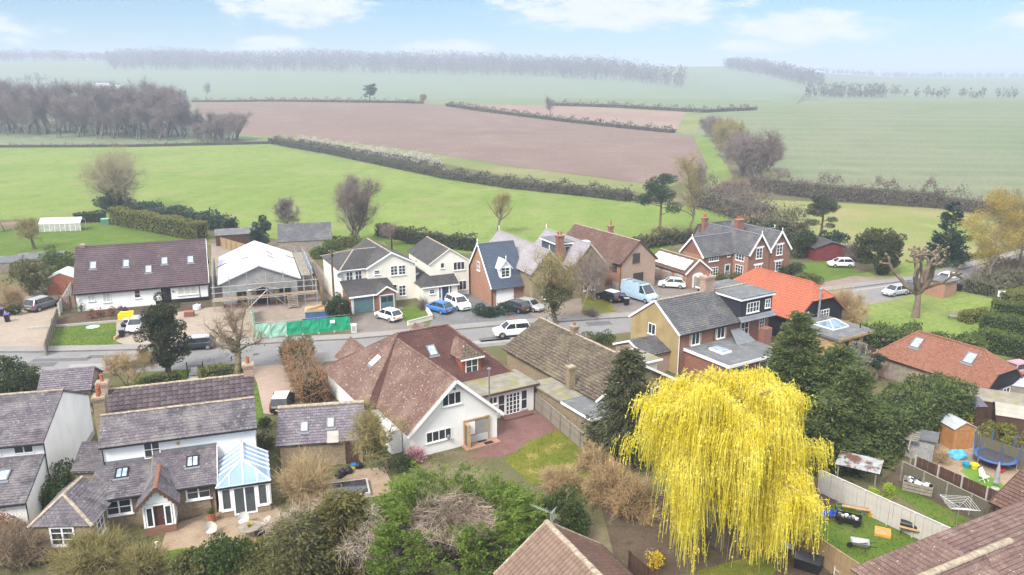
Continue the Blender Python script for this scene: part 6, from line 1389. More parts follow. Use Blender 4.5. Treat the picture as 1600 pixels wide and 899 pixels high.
def near_right_house():
 t = thing('brown_tiled_house', 'house in the bottom right corner with broad brown tiled hip roof and mortared ridges', 'house', (20.1, 40.5, 0), 27)
 T_A = bricky('rosy_brown_tile', (.19, .115, .098), (.135, .082, .07), (.055, .033, .03), .3, .3, .008, .9, (.34, .25, .21), .5, .8, spots=(.46, .40, .36), spot_scale=5, spot_lo=.62, spot_hi=.74); T_B = bricky('rosy_brown_tile_darker', (.155, .095, .08), (.12, .075, .064), (.055, .033, .03), .3, .3, .008, .9, (.26, .19, .16), .5, .8, spots=(.42, .36, .32), spot_scale=5, spot_lo=.66, spot_hi=.74)
 MB().box(-.1, 17.5, -9.0, -.3, 0, 2.45).build('wall', BRICK_P, t); e = 2.5; zr = 4.75; y0, y1 = -9.4, 1.6; A = (3.1, -1.9, zr); B = (16, -1.9, zr)
 slope(t, [(-.7, y1 - 1.4, e), (-.7, y0, e), (3.1, y0, zr), A], T_A, tw=.3, th=.3, lift=.035); slope(t, [(18, y1 - 1.4, e), (-.7, y1 - 1.4, e), A, B], T_A, th=.3)
 slope(t, [(3.1, y0, 4.2), (18, y0, 4.2), (18, -1.9, zr), A], T_A, tw=.3, th=.3, lift=.035)
 # nearer cross wing with ridge
 a, c, yr, rz = -1.6, 6.3, -4.4, 4.95
 slope(t, [(a, -9.6, 1.9), (c, -9.6, 1.9), (c, yr, rz), (a, yr, rz)], T_A, tw=.34, th=.36, lift=.05, single=T_B, seed=5); slope(t, [(c, yr + 1.6, 3.4), (a, yr + 1.6, 3.4), (a, yr, rz), (c, yr, rz)], T_A, tw=.3, th=.3)
 ridge(t, (a, yr, rz + .06), (c, yr, rz + .06), MORTAR, .2, .45)
 slope(t, [(7.0, -9.6, 2.6), (17, -9.6, 2.6), (17, -5.4, 5.0), (7.6, -5.4, 5.0)], T_A, tw=.34, th=.36, lift=.05); ridge(t, (7.4, -5.4, 5.06), (17, -5.4, 5.06), MORTAR, .2, .45)
near_right_house()
def far_right_house():
 t = thing('porch_end_house', 'corner of a brown tiled house with buff wall at right edge beside gardens', 'house', (32.5, 45.9, 0), 27)
 MB().box(.6, 9, -3.5, 1.8, 0, 2.4).build('wall', BRICK_Y, t); slope(t, [(.2, 2.1, 2.45), (.2, -3.8, 2.45), (3.6, -3.8, 4.3), (3.6, 2.1, 4.3)], T_MAROON, tw=.3, th=.3, lift=.035); slope(t, [(9, -3.8, 2.45), (9, 2.1, 2.45), (3.6, 2.1, 4.3), (3.6, -3.8, 4.3)], T_MAROON, th=.3)
 barge(t, [(.15, 2.12, 2.4), (3.6, 2.12, 4.25), (9, 2.12, 2.4)], .05, .2, FASCIA); downpipe(t, .5, 1.9, 0, 2.4)
far_right_house()
# ------------------------------------------------------------------ sheds and garden buildings
def shed(name, label, p, yaw, w, d, h, r, wm, rm, boards=0, doorside=True, axis='x', ov=.12):
 t = thing(name, label, 'shed', (p[0], p[1], 0), yaw)
 gable_wall(t, 0, w, 0, d, h, r, axis, wm); gable_roof(t, 0, w, 0, d, h, r + .02, axis, rm, ov=ov, ve=.1, th=.6, lift=.01, thick=.04, cap=False)
 if doorside: door(t, w / 2, 0, .03, 0, min(1.2, w * .5), h * .92, wm, wm, 1, 4)
 for k in range(boards): MB().box(.0, w, -.02, -.003, h * (k + .1) / boards, h * (k + .9) / boards).build('board', wm, t)
 return t
shed('garden_shed', 'red-brown garden shed with pale felt roof beside the grey car', G(76, 461), 14, 3.6, 4.2, 2.2, 3.0, WOODR, plain('pale_felt', (.42, .44, .42), .9, .15, 1), axis='y')
shed('grey_roof_shed', 'long low shed with pale grey roof left of the green shrub', G(28, 424), 18, 6.5, 4, 1.7, 2.4, WOODG, FELT); shed('grey_roof_shed', 'low shed with grey sloping roof at the left edge', G(-12, 428), 18, 4.0, 3.5, 1.6, 2.3, WOODG, FELT)
shed('black_shed', 'dark shed with low grey roof behind the fence and the unfinished house', G(338, 385), 20, 7.5, 5, 1.9, 2.6, WOODD, FELT, doorside=False)
shed('slate_barn', 'weathered barn with long grey slate roof behind the unfinished house', G(436, 396), 14, 9.0, 7, 2.0, 4.4, WOODG, S_GREY, doorside=False)
shed('orange_shed', 'small orange-brown shed with grey felt roof beside the blue trampoline', G(1487, 704), 12, 1.9, 2.1, 1.9, 2.35, WOODO, plain('silver_felt', (.40, .42, .45), .6, .15, 1), axis='y')
shed('long_brown_shed', 'long dark brown shed with pale felt roof at right edge', G(1552, 682), -26, 5.5, 3.0, 2.0, 2.5, WOODD, plain('stone_felt', (.33, .32, .27), .9, .15, 1)); shed('felt_roof_shed', 'brown shed with weathered tan felt roof beside the pink blossom', G(1508, 655), -26, 5.0, 3.2, 2.0, 2.5, WOODD, FELTM)
shed('purple_roof_shed', 'open-fronted brown shed with glossy purple-grey roof below tall hedge', G(1470, 668), 2, 3.8, 2.6, 1.9, 2.2, WOODD, plain('purple_sheet', (.10, .085, .125), .45, .15, 1), axis='x')
shed('pale_gable_shed', 'small shed with pale grey roof behind the brown sheds', G(1562, 628), -26, 2.6, 2.6, 1.8, 2.3, WOODG, plain('silver_felt', (.40, .42, .45), .6, .15, 1))
def block_shed():
 t = thing('block_store', 'concrete block store with sloping grey slab roof below the conifers', 'shed', G(1388, 708), -31); MB().box(0, 3.2, 0, 1.5, 0, 1.75).build('wall', BLOCK, t); MB().prism([(-.15, -.2), (3.4, -.2), (3.4, 1.7), (-.15, 1.7)], 1.752, [1.85, 1.85, 1.95, 1.95]).build('roof', FELT, t); MB().box(.4, 1.2, -.03, -.002, .02, 1.6).build('door', WOODD, t)
 u = thing('ruined_lean_to', 'collapsing wooden lean-to with mossy boarded roof and open dark front', 'shed', G(1356, 716), -31)
 for x in (0, 1.5, 3.0): MB().box(x, x + .12, 0, .12, 0, 1.5).build('post', WOODG, u); MB().box(x, x + .12, 2.2, 2.32, 0, 1.9).build('post', WOODG, u)
 for k in range(5): MB().box(-.2, 3.4, 1.2 + .3 * k, 1.46 + .3 * k, 1.72 + .06 * k, 1.77 + .06 * k).build('roof_board', FELTM, u)
 for k in range(3): MB().bar((.2 + 1.3 * k, -.1, 1.5), (.2 + 1.3 * k, 2.4, 1.95), .09, .08).build('rafter', WOODG, u)
 MB().box(-.1, .0, .1, 2.2, 0, 1.5).build('side_boards', WOODD, u); MB().box(-.1, 3.3, 2.34, 2.4, 0, 1.8).build('back_boards', WOODD, u)
 v = thing('corrugated_shelter', 'low shelter with rusty corrugated sheet roof behind the white fence', 'shed', G(1306, 756), -31)
 for x, y in ((0, 0), (2.6, 0), (0, 1.8), (2.6, 1.8)): MB().box(x, x + .1, y, y + .1, 0, 1.6).build('post', WOODG, v)
 b = MB(); n = 26
 for i in range(n): x = -.2 + 3.1 * i / n; b.quad((x, -.2, 1.66 + .03 * (i % 2)), (x + 3.1 / n, -.2, 1.66 + .03 * ((i + 1) % 2)), (x + 3.1 / n, 2.1, 1.8 + .03 * ((i + 1) % 2)), (x, 2.1, 1.8 + .03 * (i % 2)))
 b.build('corrugated_roof', plain('rusty_sheet', (.34, .35, .36), .6, .25, 1.2, patch=((.12, .06, .04), .9, .40, .52)), v)
block_shed()
def greenhouse():
 t = thing('glasshouse', 'long white glasshouse on the back lawn', 'greenhouse', G(62, 363), 10); L, D = 7.5, 3.2
 fr = MB()
 for i in range(9):
  x = L * i / 8
  fr.box(x - .03, x + .03, -.03, .03, 0, 1.6).box(x - .03, x + .03, D - .03, D + .03, 0, 1.6).bar((x, 0, 1.6), (x, D / 2, 2.5), .06, .06).bar((x, D, 1.6), (x, D / 2, 2.5), .06, .06)
 fr.box(0, L, -.04, .04, 1.57, 1.63).box(0, L, D / 2 - .04, D / 2 + .04, 2.46, 2.54).build('frame', UPVC, t)
 wg = plain('whitewashed_glass', (.66, .66, .62), .4, .2, 1.0)
 for i in range(8):
  a, c = L * i / 8 + .04, L * (i + 1) / 8 - .04
  MB().box(a, c, -.01, .01, .05, 1.56).build('pane', plain('dirty_glass', (.42, .44, .38), .4, .3, 1.5), t); MB().quad((a, 0, 1.62), (c, 0, 1.62), (c, D / 2, 2.5), (a, D / 2, 2.5)).build('roof_pane', wg, t); MB().quad((c, D, 1.62), (a, D, 1.62), (a, D / 2, 2.5), (c, D / 2, 2.5)).build('roof_pane', wg, t)
 u = thing('water_tank', 'green square water tank at the hedge end of the back lawn', 'water tank', G(158, 352), 10); MB().box(0, 1.5, 0, 1.2, 0, 1.15).build('tank', plain('tank_green', (.08, .20, .15), .5, .15, 1), u); MB().box(-.06, 1.56, -.06, 1.26, 1.152, 1.24).build('lid', plain('lid_green', (.30, .45, .38), .5, .1, 1), u)
greenhouse()
def brick_kiosk():
 t = thing('brick_kiosk', 'square orange brick kiosk with flat dark roof on the green', 'kiosk', G(1474, 466), 32); MB().box(0, 2.9, 0, 2.9, 0, 2.1).build('wall', BRICK_O, t); MB().box(-.2, 3.1, -.2, 3.1, 2.102, 2.28).build('roof', FELT, t); door(t, 2.9, 1.4, .02, 90, 1.0, 1.9, WOODD, WOODD, 1, 1)
brick_kiosk()
# ------------------------------------------------------------------ vehicles
TYRE = plain('tyre_rubber', (.02, .02, .02), .9, .2, 6); RIM = plain('alloy_rim', (.42, .43, .45), .35, .2, 6, metal=.7); CARGLASS = glassy('car_glass', (.025, .03, .036), .05)
LAMPC = glassy('headlamp_glass', (.75, .77, .80), .1); LAMPR = glassy('tail_lamp_red', (.45, .015, .015), .15); PLATEY = plain('rear_plate_yellow', (.75, .52, .03), .5, .05, 3); PLATEW = plain('front_plate_white', (.75, .75, .72), .5, .05, 3)
C_WHITE = paint('white_paint', (.80, .81, .82)); C_BLACK = paint('black_paint', (.012, .012, .014)); C_GREY = paint('gunmetal_paint', (.11, .115, .13)); C_SILVER = paint('silver_paint', (.52, .53, .55), .35, .5, .4)
C_BLUE = paint('bright_blue_paint', (.03, .17, .48)); C_VAN = paint('pale_blue_paint', (.36, .50, .62)); C_RED = paint('red_paint', (.42, .02, .025)); C_PINK = paint('dusky_pink_paint', (.50, .22, .25)); C_NAVY = paint('dark_navy_paint', (.02, .024, .035))
def car(label, p, heading, kind, m, roof=None, group=None, rails=False, cat='car', name='parked_car'):
 """vehicle > body, glasshouse (> pillar), roof, bonnet line, wheels (> tyre, rim), lamps, plates, mirrors; front towards local +y"""
 t = thing(name, label, cat, (p[0], p[1], .004), heading - 90, group); roof = roof or m
 S = {'hatch': (4.0, 1.74, 1.46, .92, .62, -1.85, -1.35, .35, 1.02), 'suv': (4.5, 1.88, 1.68, 1.05, .66, -2.1, -1.75, .45, 1.15), 'estate': (4.6, 1.80, 1.47, .95, .62, -2.15, -1.65, .4, 1.15), 'van': (5.6, 2.0, 2.45, 1.25, .70, -2.7, -2.6, 1.15, 1.95)}[kind]
 L, W_, H, belt, wr, yb0, yb1, yf1, yf0 = S; hw = W_ / 2; z0 = .24; wr = wr / 2
 fr = L / 2; nose = {'hatch': .70, 'suv': .84, 'estate': .70, 'van': .98}[kind]
 st = [(-fr, .84, belt * .78), (-fr + .12, .95, belt * .95), (-fr + .45, 1.0, belt), (-.4, 1.0, belt), (yf0 - .15, 1.0, belt - .01), (yf0 + .1, .99, belt - .03), (fr - .45, .96, nose + .08), (fr - .12, .88, nose), (fr, .74, nose * .78)]
 b = MB(); k = 10
 for y, w, zt in st:
  w *= hw; zs = (z0 if abs(y) < fr - .05 else z0 + .14)
  half = [(.80 * w, zs), (.97 * w, zs + .1), (w, .46 * zt + .1), (.985 * w, zt * .86), (.90 * w, zt)]
  b.v += [(x, y, z) for x, z in half] + [(-x, y, z) for x, z in half[::-1]]
 for i in range(len(st) - 1):
  o = i * k; b.f += [(o + j, o + (j + 1) % k, o + k + (j + 1) % k, o + k + j) for j in range(k)]
 b.f = [f[::-1] for f in b.f]; e = (len(st) - 1) * k; b.f += [tuple(range(k)), tuple(range(e + k - 1, e - 1, -1))]
 b.build('body', m, t, smooth=False)
 wb, wt = hw * .90, hw * .72; zr = H - .05; g = MB()
 def cab(y0, y1, za, wa, ya, yb_, zb, wb_): return [(-wa, y0, za), (wa, y0, za), (wa, y1, za), (-wa, y1, za), (-wb_, ya, zb), (wb_, ya, zb), (wb_, yb_, zb), (-wb_, yb_, zb)]
 F6 = [(3, 2, 1, 0), (4, 5, 6, 7), (0, 1, 5, 4), (1, 2, 6, 5), (2, 3, 7, 6), (3, 0, 4, 7)]
 if kind == 'van':
  g.v = cab(-fr + .02, .75, belt * .9, hw * .97, -fr + .1, .65, H - .12, hw * .86); g.f = F6; g.build('cargo_box', m, t); g = MB()
  g.v = cab(.70, yf0, belt, hw * .93, .66, yf1, H - .3, hw * .80); g.f = F6; gh = g.build('glasshouse', CARGLASS, t)
  MB().prism([(-hw * .86, -fr + .1), (hw * .86, -fr + .1), (hw * .8, yf1 + .02), (-hw * .8, yf1 + .02)], H - .125, [H - .05, H - .05, H - .24, H - .24]).build('roof', m, t)
  lad = MB().bar((-.35, -2.3, H + .08), (-.35, .8, H + .05), .06, .08).bar((.2, -2.3, H + .08), (.2, .8, H + .05), .06, .08)
  for q in range(9): lad.bar((-.35, -2.2 + .36 * q, H + .08), (.2, -2.2 + .36 * q, H + .08), .04, .04)
  lad.build('ladder', GALV, t)
  for y in (-1.9, -.6, .5): MB().bar((-hw * .85, y, H), (hw * .85, y, H), .06, .05).build('roof_bar', PLASTICK, t)
  for s in (-1, 1): MB().quad((s * hw * .965, -1.9, 1.0), (s * hw * .965, -.2, 1.0), (s * hw * .93, -.2, 1.7), (s * hw * .93, -1.9, 1.7)).build('side_panel', m, t)
  yb1_, yf1_, pil = .66, yf1, ((.70, .66), (yf0, yf1))
 else:
  g.v = cab(yb0, yf0, belt - .02, wb, yb1, yf1, zr, wt); g.f = F6; gh = g.build('glasshouse', CARGLASS, t)
  MB().prism([(-wt - .02, yb1 - .06), (wt + .02, yb1 - .06), (wt + .02, yf1 + .04), (-wt - .02, yf1 + .04)], zr - .03, [zr + .02, zr + .02, zr + .01, zr + .01]).prism([(-wt * .8, yb1 + .15), (wt * .8, yb1 + .15), (wt * .8, yf1 - .15), (-wt * .8, yf1 - .15)], zr + .0, H).build('roof', roof, t)
  pil = ((yb0, yb1), (-.25, -.25), (yf0, yf1))
 zt_ = zr if kind != 'van' else H - .3
 for s in (-1, 1):
  for y0, y1 in pil:
   w0, w1 = (wb, wt) if kind != 'van' else (hw * .93, hw * .80)
   MB().bar((s * w0, y0, belt - .03), (s * w1, y1, zt_ - .01), .09 if y0 != -.25 else .07, .06).build('pillar', m, gh)
  for y in (fr - .85, -fr + .82):
   w = MB().tube((s * (hw - .2), y, wr), (s * (hw + .01), y, wr), wr, n=18).build('wheel', TYRE, t); MB().tube((s * (hw + .005), y, wr), (s * (hw + .025), y, wr), wr * .66, n=12).build('rim', RIM, w)
   a = MB()
   for q in range(7):
    t0, t1 = math.pi * q / 7, math.pi * (q + 1) / 7; r = wr + .07; a.bar((s * (hw - .02), y + r * math.cos(t0), wr + r * math.sin(t0)), (s * (hw - .02), y + r * math.cos(t1), wr + r * math.sin(t1)), .06, .05, up=(1, 0, 0))
   a.build('wheel_arch', PLASTICK if kind == 'suv' else m, t)
  MB().box(s * hw * .52 - .17, s * hw * .52 + .17, fr - .20, fr - .03, nose * .80, nose * .97).build('headlight', LAMPC, t)
  MB().box(s * hw * .80 - .10, s * hw * .80 + .10, -fr - .005, -fr + .16, belt * .68, belt * .90).build('tail_light', LAMPR, t)
  MB().box(s * (hw + .02) - .09, s * (hw + .02) + .09, yf0 - .25, yf0 - .12, belt, belt + .15).build('wing_mirror', m, t)
  if rails: MB().bar((s * wt * .92, yb1 + .1, H + .04), (s * wt * .92, yf1 - .1, H + .04), .04, .05).build('roof_rail', GALV, t)
 MB().box(-.26, .26, -fr - .012, -fr + .05, belt * .48, belt * .48 + .12).build('rear_plate', PLATEY, t); MB().box(-.26, .26, fr - .03, fr + .012, .36, .47).build('front_plate', PLATEW, t)
 MB().box(-hw * .5, hw * .5, fr - .05, fr + .006, nose * .55, nose * .72).build('grille', PLASTICK, t); MB().box(-hw * .8, hw * .8, -fr - .008, -fr + .1, .26, .40).build('rear_bumper', PLASTICK, t)
 return t
car('grey people-carrier parked rear-on beside the slatted fence', G(68, 482), 72, 'suv', C_GREY, C_SILVER)
car('dark car with pale roof half hidden behind the dark evergreen', G(304, 545), 196, 'estate', C_NAVY, C_SILVER)
car('silver car mostly hidden behind the dark evergreen on the gravel forecourt', G(214, 515), -80, 'hatch', C_SILVER)
car('white hatchback parked in front of the teal garage doors', G(607, 499), 138, 'hatch', C_WHITE)
car('bright blue hatchback parked at the navy front door', G(686, 487), 140, 'hatch', C_BLUE, name='parked_car')
car('white sports utility car nose-on beside the blue hatchback', G(716, 481), -57, 'suv', C_WHITE)
car('black estate car parked before the white garage door', G(804, 485), 137, 'estate', C_BLACK, C_GREY, rails=True)
car('silver-white car beside the black estate', G(828, 484), -38, 'hatch', C_SILVER)
car('silver car on the road, partly hidden by the mossy bungalow roof', G(800, 524), 195, 'suv', C_WHITE)
car('small black car with pale roof parked beside the pale blue van', G(952, 469), 128, 'hatch', C_BLACK, C_WHITE)
car('pale blue van with ladder on its roof', G(999, 468), -52, 'van', C_VAN, cat='van', name='parked_van')
car('white hatchback in front of the garage with solar panels', G(1050, 449), 166, 'hatch', C_WHITE)
car('red car half hidden beside the garage fence', G(1104, 452), -60, 'hatch', C_RED)
car('white car standing beside the dark red shed', G(1313, 417), 178, 'hatch', C_WHITE)
car('pale car on the lane left of the pollarded plane tree', G(1398, 461), 205, 'hatch', C_SILVER)
car('dark car behind the pollarded plane trunk', G(1426, 456), 205, 'estate', C_GREY)
car('white car on the road behind the brick kiosk', G(1477, 441), 215, 'hatch', C_WHITE)
car('black car with white roof on the gravel drive above the outbuilding', G(442, 636), 95, 'hatch', C_BLACK, C_WHITE)
car('dusky pink car at the right edge beyond the tiled barn', G(1594, 585), 20, 'hatch', C_PINK)
# ------------------------------------------------------------------ fences, each board a part
def fence(name, label, p0, p1, h, bw, m, post=2.0, pm=None, rail=True, gap=.012, z=0, cat='fence', postw=.1, rng_seed=1, posth=.1, cap=None, thick=.025):
 p0, p1 = Vector((p0[0], p0[1])), Vector((p1[0], p1[1])); d = p1 - p0; L = d.length; t = thing(name, label, cat, (p0.x, p0.y, z), math.degrees(math.atan2(d.y, d.x)))
 rng = random.Random(rng_seed); me = MB().box(0, bw - gap, -thick / 2, thick / 2, .03, h).mesh('board'); me.materials.append(m)
 n = int(L / bw)
 for i in range(n):
  o = link('board', me, None, t); o.location = (i * bw, rng.uniform(-.006, .006), rng.uniform(-.015, .015)); o.rotation_euler = (rng.uniform(-.012, .012), rng.uniform(-.008, .008), 0)
 pmesh = MB().box(-postw / 2, postw / 2, -.02 - postw, -.02, 0, h + posth).mesh('post'); pmesh.materials.append(pm or m)
 for i in range(int(L / post) + 1): o = link('post', pmesh, None, t); o.location = (min(i * post, L), 0, 0)
 if rail:
  for zz in (h * .25, h * .8): MB().box(0, L, .018, .07, zz - .04, zz + .04).build('rail', pm or m, t)
 if cap: MB().box(-.02, L + .02, -.05, .05, h + .002, h + .04).build('capping', cap, t)
 return t
a, b_ = G(1283, 735, 1.8), G(1512, 838, 1.8); fence('panel_fence', 'pale grey close-boarded fence running down beside the small lawn', a, b_, 1.8, .3, WOODP, 1.8, WOODP, posth=.0, cap=WOODP)
a, b_ = G(1236, 812, 1.75), G(1352, 888, 1.75); fence('panel_fence', 'tan slatted fence below the yellow willow', a, b_, 1.75, .22, WOODT, 1.83, WOODT, cap=WOODT)
a, b_ = G(1433, 712, 1.6), G(1570, 772, 1.6); fence('panel_fence', 'dark brown board fence with pale concrete posts beside the trampoline garden', a, b_, 1.55, .16, WOODD, 1.85, CONC, rail=False, posth=.06)
a, b_ = G(1412, 722, 1.6), G(1548, 786, 1.6); fence('panel_fence', 'weathered grey-green board fence along the vegetable plot', a, b_, 1.6, .15, plain('dark_weathered_board', (.14, .125, .09), .9, .3, 2, patch=((.08, .085, .05), 2, .45, .7)), 1.83, WOODG, cap=WOODG)
a, b_ = G(1528, 680, 1.7), G(1606, 706, 1.7); fence('panel_fence', 'grey board fence behind the blue trampoline', a, b_, 1.7, .2, MATS['dark_weathered_board'], 1.83)
a, b_ = G(1466, 655, 1.7), G(1486, 668, 1.7); fence('panel_fence', 'mossy green fence panel left of the orange shed', a, b_, 1.7, .2, plain('mossy_board', (.22, .23, .10), .9, .3, 2), 1.5)
a, b_ = G(834, 612, 1.6), G(916, 680, 1.6); fence('slat_fence', 'weathered slatted fence between the patio and the mossy bungalow', a, b_, 1.55, .14, WOODG, 1.83, WOODG, cap=WOODG)
a, b_ = G(916, 680, 1.5), G(960, 716, 1.5); fence('slat_fence', 'pale tan fence between back garden lawn and the dark cypress', a, b_, 1.5, .14, WOODT, 1.83)
a, b_ = G(68, 536, 1.5), G(88, 480, 1.5); fence('slat_fence', 'mossy weathered fence between grey car and front lawn', a, b_, 1.4, .15, WOODG, 1.83)
a, b_ = G(90, 476, 1.5), G(112, 440, 1.5); fence('slat_fence', 'pale wavy-topped fence between garden shed and chalet bungalow', a, b_, 1.6, .15, WOODP, 1.83)
a, b_ = G(92, 465, 1.7), G(116, 463, 1.7); fence('side_gate', 'brown boarded double gate beside the chalet bungalow', a, b_, 1.8, .16, plain('gate_brown', (.26, .17, .13), .85, .2, 2), 1.2, WOODD, cat='gate')
a, b_ = G(480, 395, 1.7), G(503, 452, 1.7); fence('slat_fence', 'tan board fence between unfinished house and cream house', a, b_, 1.7, .15, WOODT, 1.83)
a, b_ = G(1062, 420, 1.7), G(1095, 437, 1.7); fence('panel_fence', 'grey panel fence with concrete posts beside the panel garage', a, b_, 1.75, .15, WOODG, 1.83, CONC)
a, b_ = G(345, 372, 1.6), G(402, 388, 1.6); fence('panel_fence', 'brown fence behind the unfinished house', a, b_, 1.7, .2, WOODT, 1.83)
a, b_ = G(1355, 540, 1.6), G(1385, 556, 1.6); fence('panel_fence', 'dark red-brown fence between garden room and tiled barn', a, b_, 1.7, .15, WOODD, 1.83, CONC)
a, b_ = G(985, 862, 1.5), G(1035, 905, 1.5); fence('panel_fence', 'dark fence left of the willow beside the forsythia', a, b_, 1.5, .15, WOODD, 1.83)
a, b_ = G(1500, 700, .1), G(1500, 700, .1)
# ------------------------------------------------------------------ street and garden things
def bin_(label, p, yaw, lidm, bm=None, group=None):
 t = thing('wheelie_bin', label, 'bin', (p[0], p[1], 0), yaw, group); bm = bm or PLASTICK; b = MB()
 b.v = [(-.22, -.25, .06), (.22, -.25, .06), (.22, .25, .06), (-.22, .25, .06), (-.29, -.32, .95), (.29, -.32, .95), (.29, .36, .95), (-.29, .36, .95)]; b.f = [(3, 2, 1, 0), (4, 5, 6, 7), (0, 1, 5, 4), (1, 2, 6, 5), (2, 3, 7, 6), (3, 0, 4, 7)]; b.build('body', bm, t)
 MB().prism([(-.31, -.36), (.31, -.36), (.31, .4), (-.31, .4)], .952, [1.0, 1.0, 1.07, 1.07]).build('lid', lidm, t); MB().bar((-.25, .42, 1.0), (.25, .42, 1.0), .04, .04).build('handle', bm, t)
 for s in (-1, 1): MB().tube((s * .2, .26, .1), (s * .27, .26, .1), .1, n=12).build('wheel', TYRE, t)
LIDP = plain('purple_lid', (.11, .05, .24), .5, .1, 2); LIDB = plain('slate_blue_lid', (.17, .20, .30), .5, .1, 2); LIDG = plain('grey_lid', (.33, .34, .33), .6, .1, 2)
bin_('black bin with purple lid at the left edge, nearer the gravel', G(12, 503), 20, LIDP); bin_('black bin with purple lid at the left edge, farther back', G(3, 494), 20, LIDP)
bin_('blue-lidded bin at the lawn corner, nearest of the row', G(191, 527), 15, LIDB); bin_('dark bin second in the row by the lawn', G(195, 518), 15, PLASTICK); bin_('grey-lidded bin at the back of the row by the lawn', G(199, 511), 15, LIDG)
bin_('purple-lidded bin between black car and pale blue van', G(972, 473), 100, LIDP); bin_('grey bin next to the pale blue van', G(979, 477), 100, LIDG); bin_('dark bin beside the brick kiosk', G(1499, 455), 30, PLASTICK)
tag(MB().box(-.1, .12, -.9, .1, 0, .35).box(-.1, .12, .12, 1.1, .0, .35).box(-.1, .12, 1.12, 2.4, 0, .35).build('sleeper_edging', WOOD), 'orange timber edging beside the bins and front lawn', 'edging').location = G(184, 528)
o = tag(MB().box(-6, 6, -.08, .08, 0, .28).build('sleeper_edging', CONC), 'pale low edging along the top of the front lawn', 'edging'); o.location = G(130, 508); o.rotation_euler = (0, 0, R(18))
def skip():
 t = thing('site_container', 'blue steel site container with timber and boards stacked on top', 'container', G(478, 507), 14); bm = plain('container_blue', (.06, .13, .28), .6, .2, 1)
 MB().box(0, 3.1, 0, 2.0, .05, 1.5).build('box', bm, t)
 for k in range(7): MB().box(.2 + .42 * k, .36 + .42 * k, -.05, -.003, .1, 1.45).build('rib', bm, t)
 MB().box(-.05, 3.15, -.06, 2.06, 1.502, 1.6).build('rim', GALV, t); MB().box(.1, 3.0, .1, 1.9, 1.602, 1.78).build('board_stack', WOOD, t)
 for k in range(4): MB().bar((.3 + .3 * k, .2, 1.85 + .05 * k), (1.6 + .3 * k, 1.8, 1.9 + .06 * k), .14, .05).build('plank', WOODT, t)
 u = thing('blue_drum', 'blue plastic drum beside the site container', 'drum', G(476, 511), 0); MB().lathe([(.26, 0), (.29, .05), (.29, .3), (.31, .32), (.29, .34), (.29, .6), (.31, .62), (.29, .64), (.27, .9), (.1, .93)], 16).build('drum', plain('drum_blue', (.02, .10, .40), .45, .1, 2), u); MB().lathe([(.3, .9), (.3, .94), (.05, .95)], 16).build('lid', PLASTICK, u)
skip()
def mesh_fence():
 t = thing('site_fence', 'site fence panels hung with bright green netting along the pavement', 'fence', (0, 0, 0), 0)
 net = plain('green_netting', (.015, .33, .17), .85, .25, .9, patch=((.12, .48, .30), 1.0, .55, .75)); netp = plain('faded_netting', (.30, .52, .40), .85, .2, .9, patch=((.08, .40, .24), .8, .5, .65))
 pts = [G(394, 490), G(400, 529), G(424, 528), G(449, 525.5), G(474, 523), G(499, 521), G(523, 518.5), G(548, 516)]
 rng = random.Random(3)
 for i in range(len(pts) - 1):
  p, q = pts[i], pts[i + 1]; n = 6; V, F = [], []
  for a in range(n + 1):
   for z_ in range(5):
    v = p.lerp(q, a / n); s = (q - p).cross(Vector((0, 0, 1))).normalized() * rng.uniform(-.06, .06); V.append((v.x + s.x, v.y + s.y, .08 + 1.75 * z_ / 4 - (rng.uniform(0, .1) if z_ == 4 else 0)))
  for a in range(n):
   for z_ in range(4): c = a * 5 + z_; F.append((c, c + 5, c + 6, c + 1))
  link('netting', py_mesh('netting', V, F), netp if i in (1, 2) else net, t)
  fr = MB().tube(p + Vector((0, 0, .02)), p + Vector((0, 0, 2.0)), .022, n=6).build('panel_post', GALV, t); MB().tube(p + Vector((0, .05, 1.95)), q + Vector((0, .05, 1.95)), .018, n=6).build('top_tube', GALV, t)
  MB().box(p.x - .1, p.x + .1, p.y - .3, p.y + .3, 0, .12).build('foot_block', CONC, t)
 o = MB().quad((0, 0, 0), (.55, .0, 0), (.55, .0, .38), (0, .0, .38)).build('site_notice', UPVC, t); o.location = pts[6].lerp(pts[5], .25) + Vector((0, -.14, 1.15)); o.rotation_euler = (0, 0, R(10))
mesh_fence()
def pole():
 t = thing('telegraph_pole', 'brown wooden telegraph pole in front of the cream house', 'pole', G(523, 486), 0); MB().tube((0, 0, 0), (.0, 0, 8.2), .16, .11, n=12).build('pole', plain('creosoted_wood', (.13, .085, .06), .9, .3, 2), t)
 MB().bar((-.35, 0, 7.9), (.35, 0, 7.9), .09, .1).build('crossarm', WOODD, t)
 for x in (-.3, 0, .3): MB().lathe([(.03, 0), (.06, .03), (.06, .1), (.03, .14)], 8, (x, 0, 7.95)).build('insulator', CONC, t)
 MB().lathe([(.12, 0), (.12, .3), (.05, .34)], 10, (.16, -.1, 7.3)).build('junction_box', PLASTICK, t)
 for k in range(6): MB().bar((-.14, 0, 3.2 + .5 * k), (.14 if k % 2 else -.26, 0, 3.2 + .5 * k), .02, .02).build('step_iron', GALV, t)
pole()
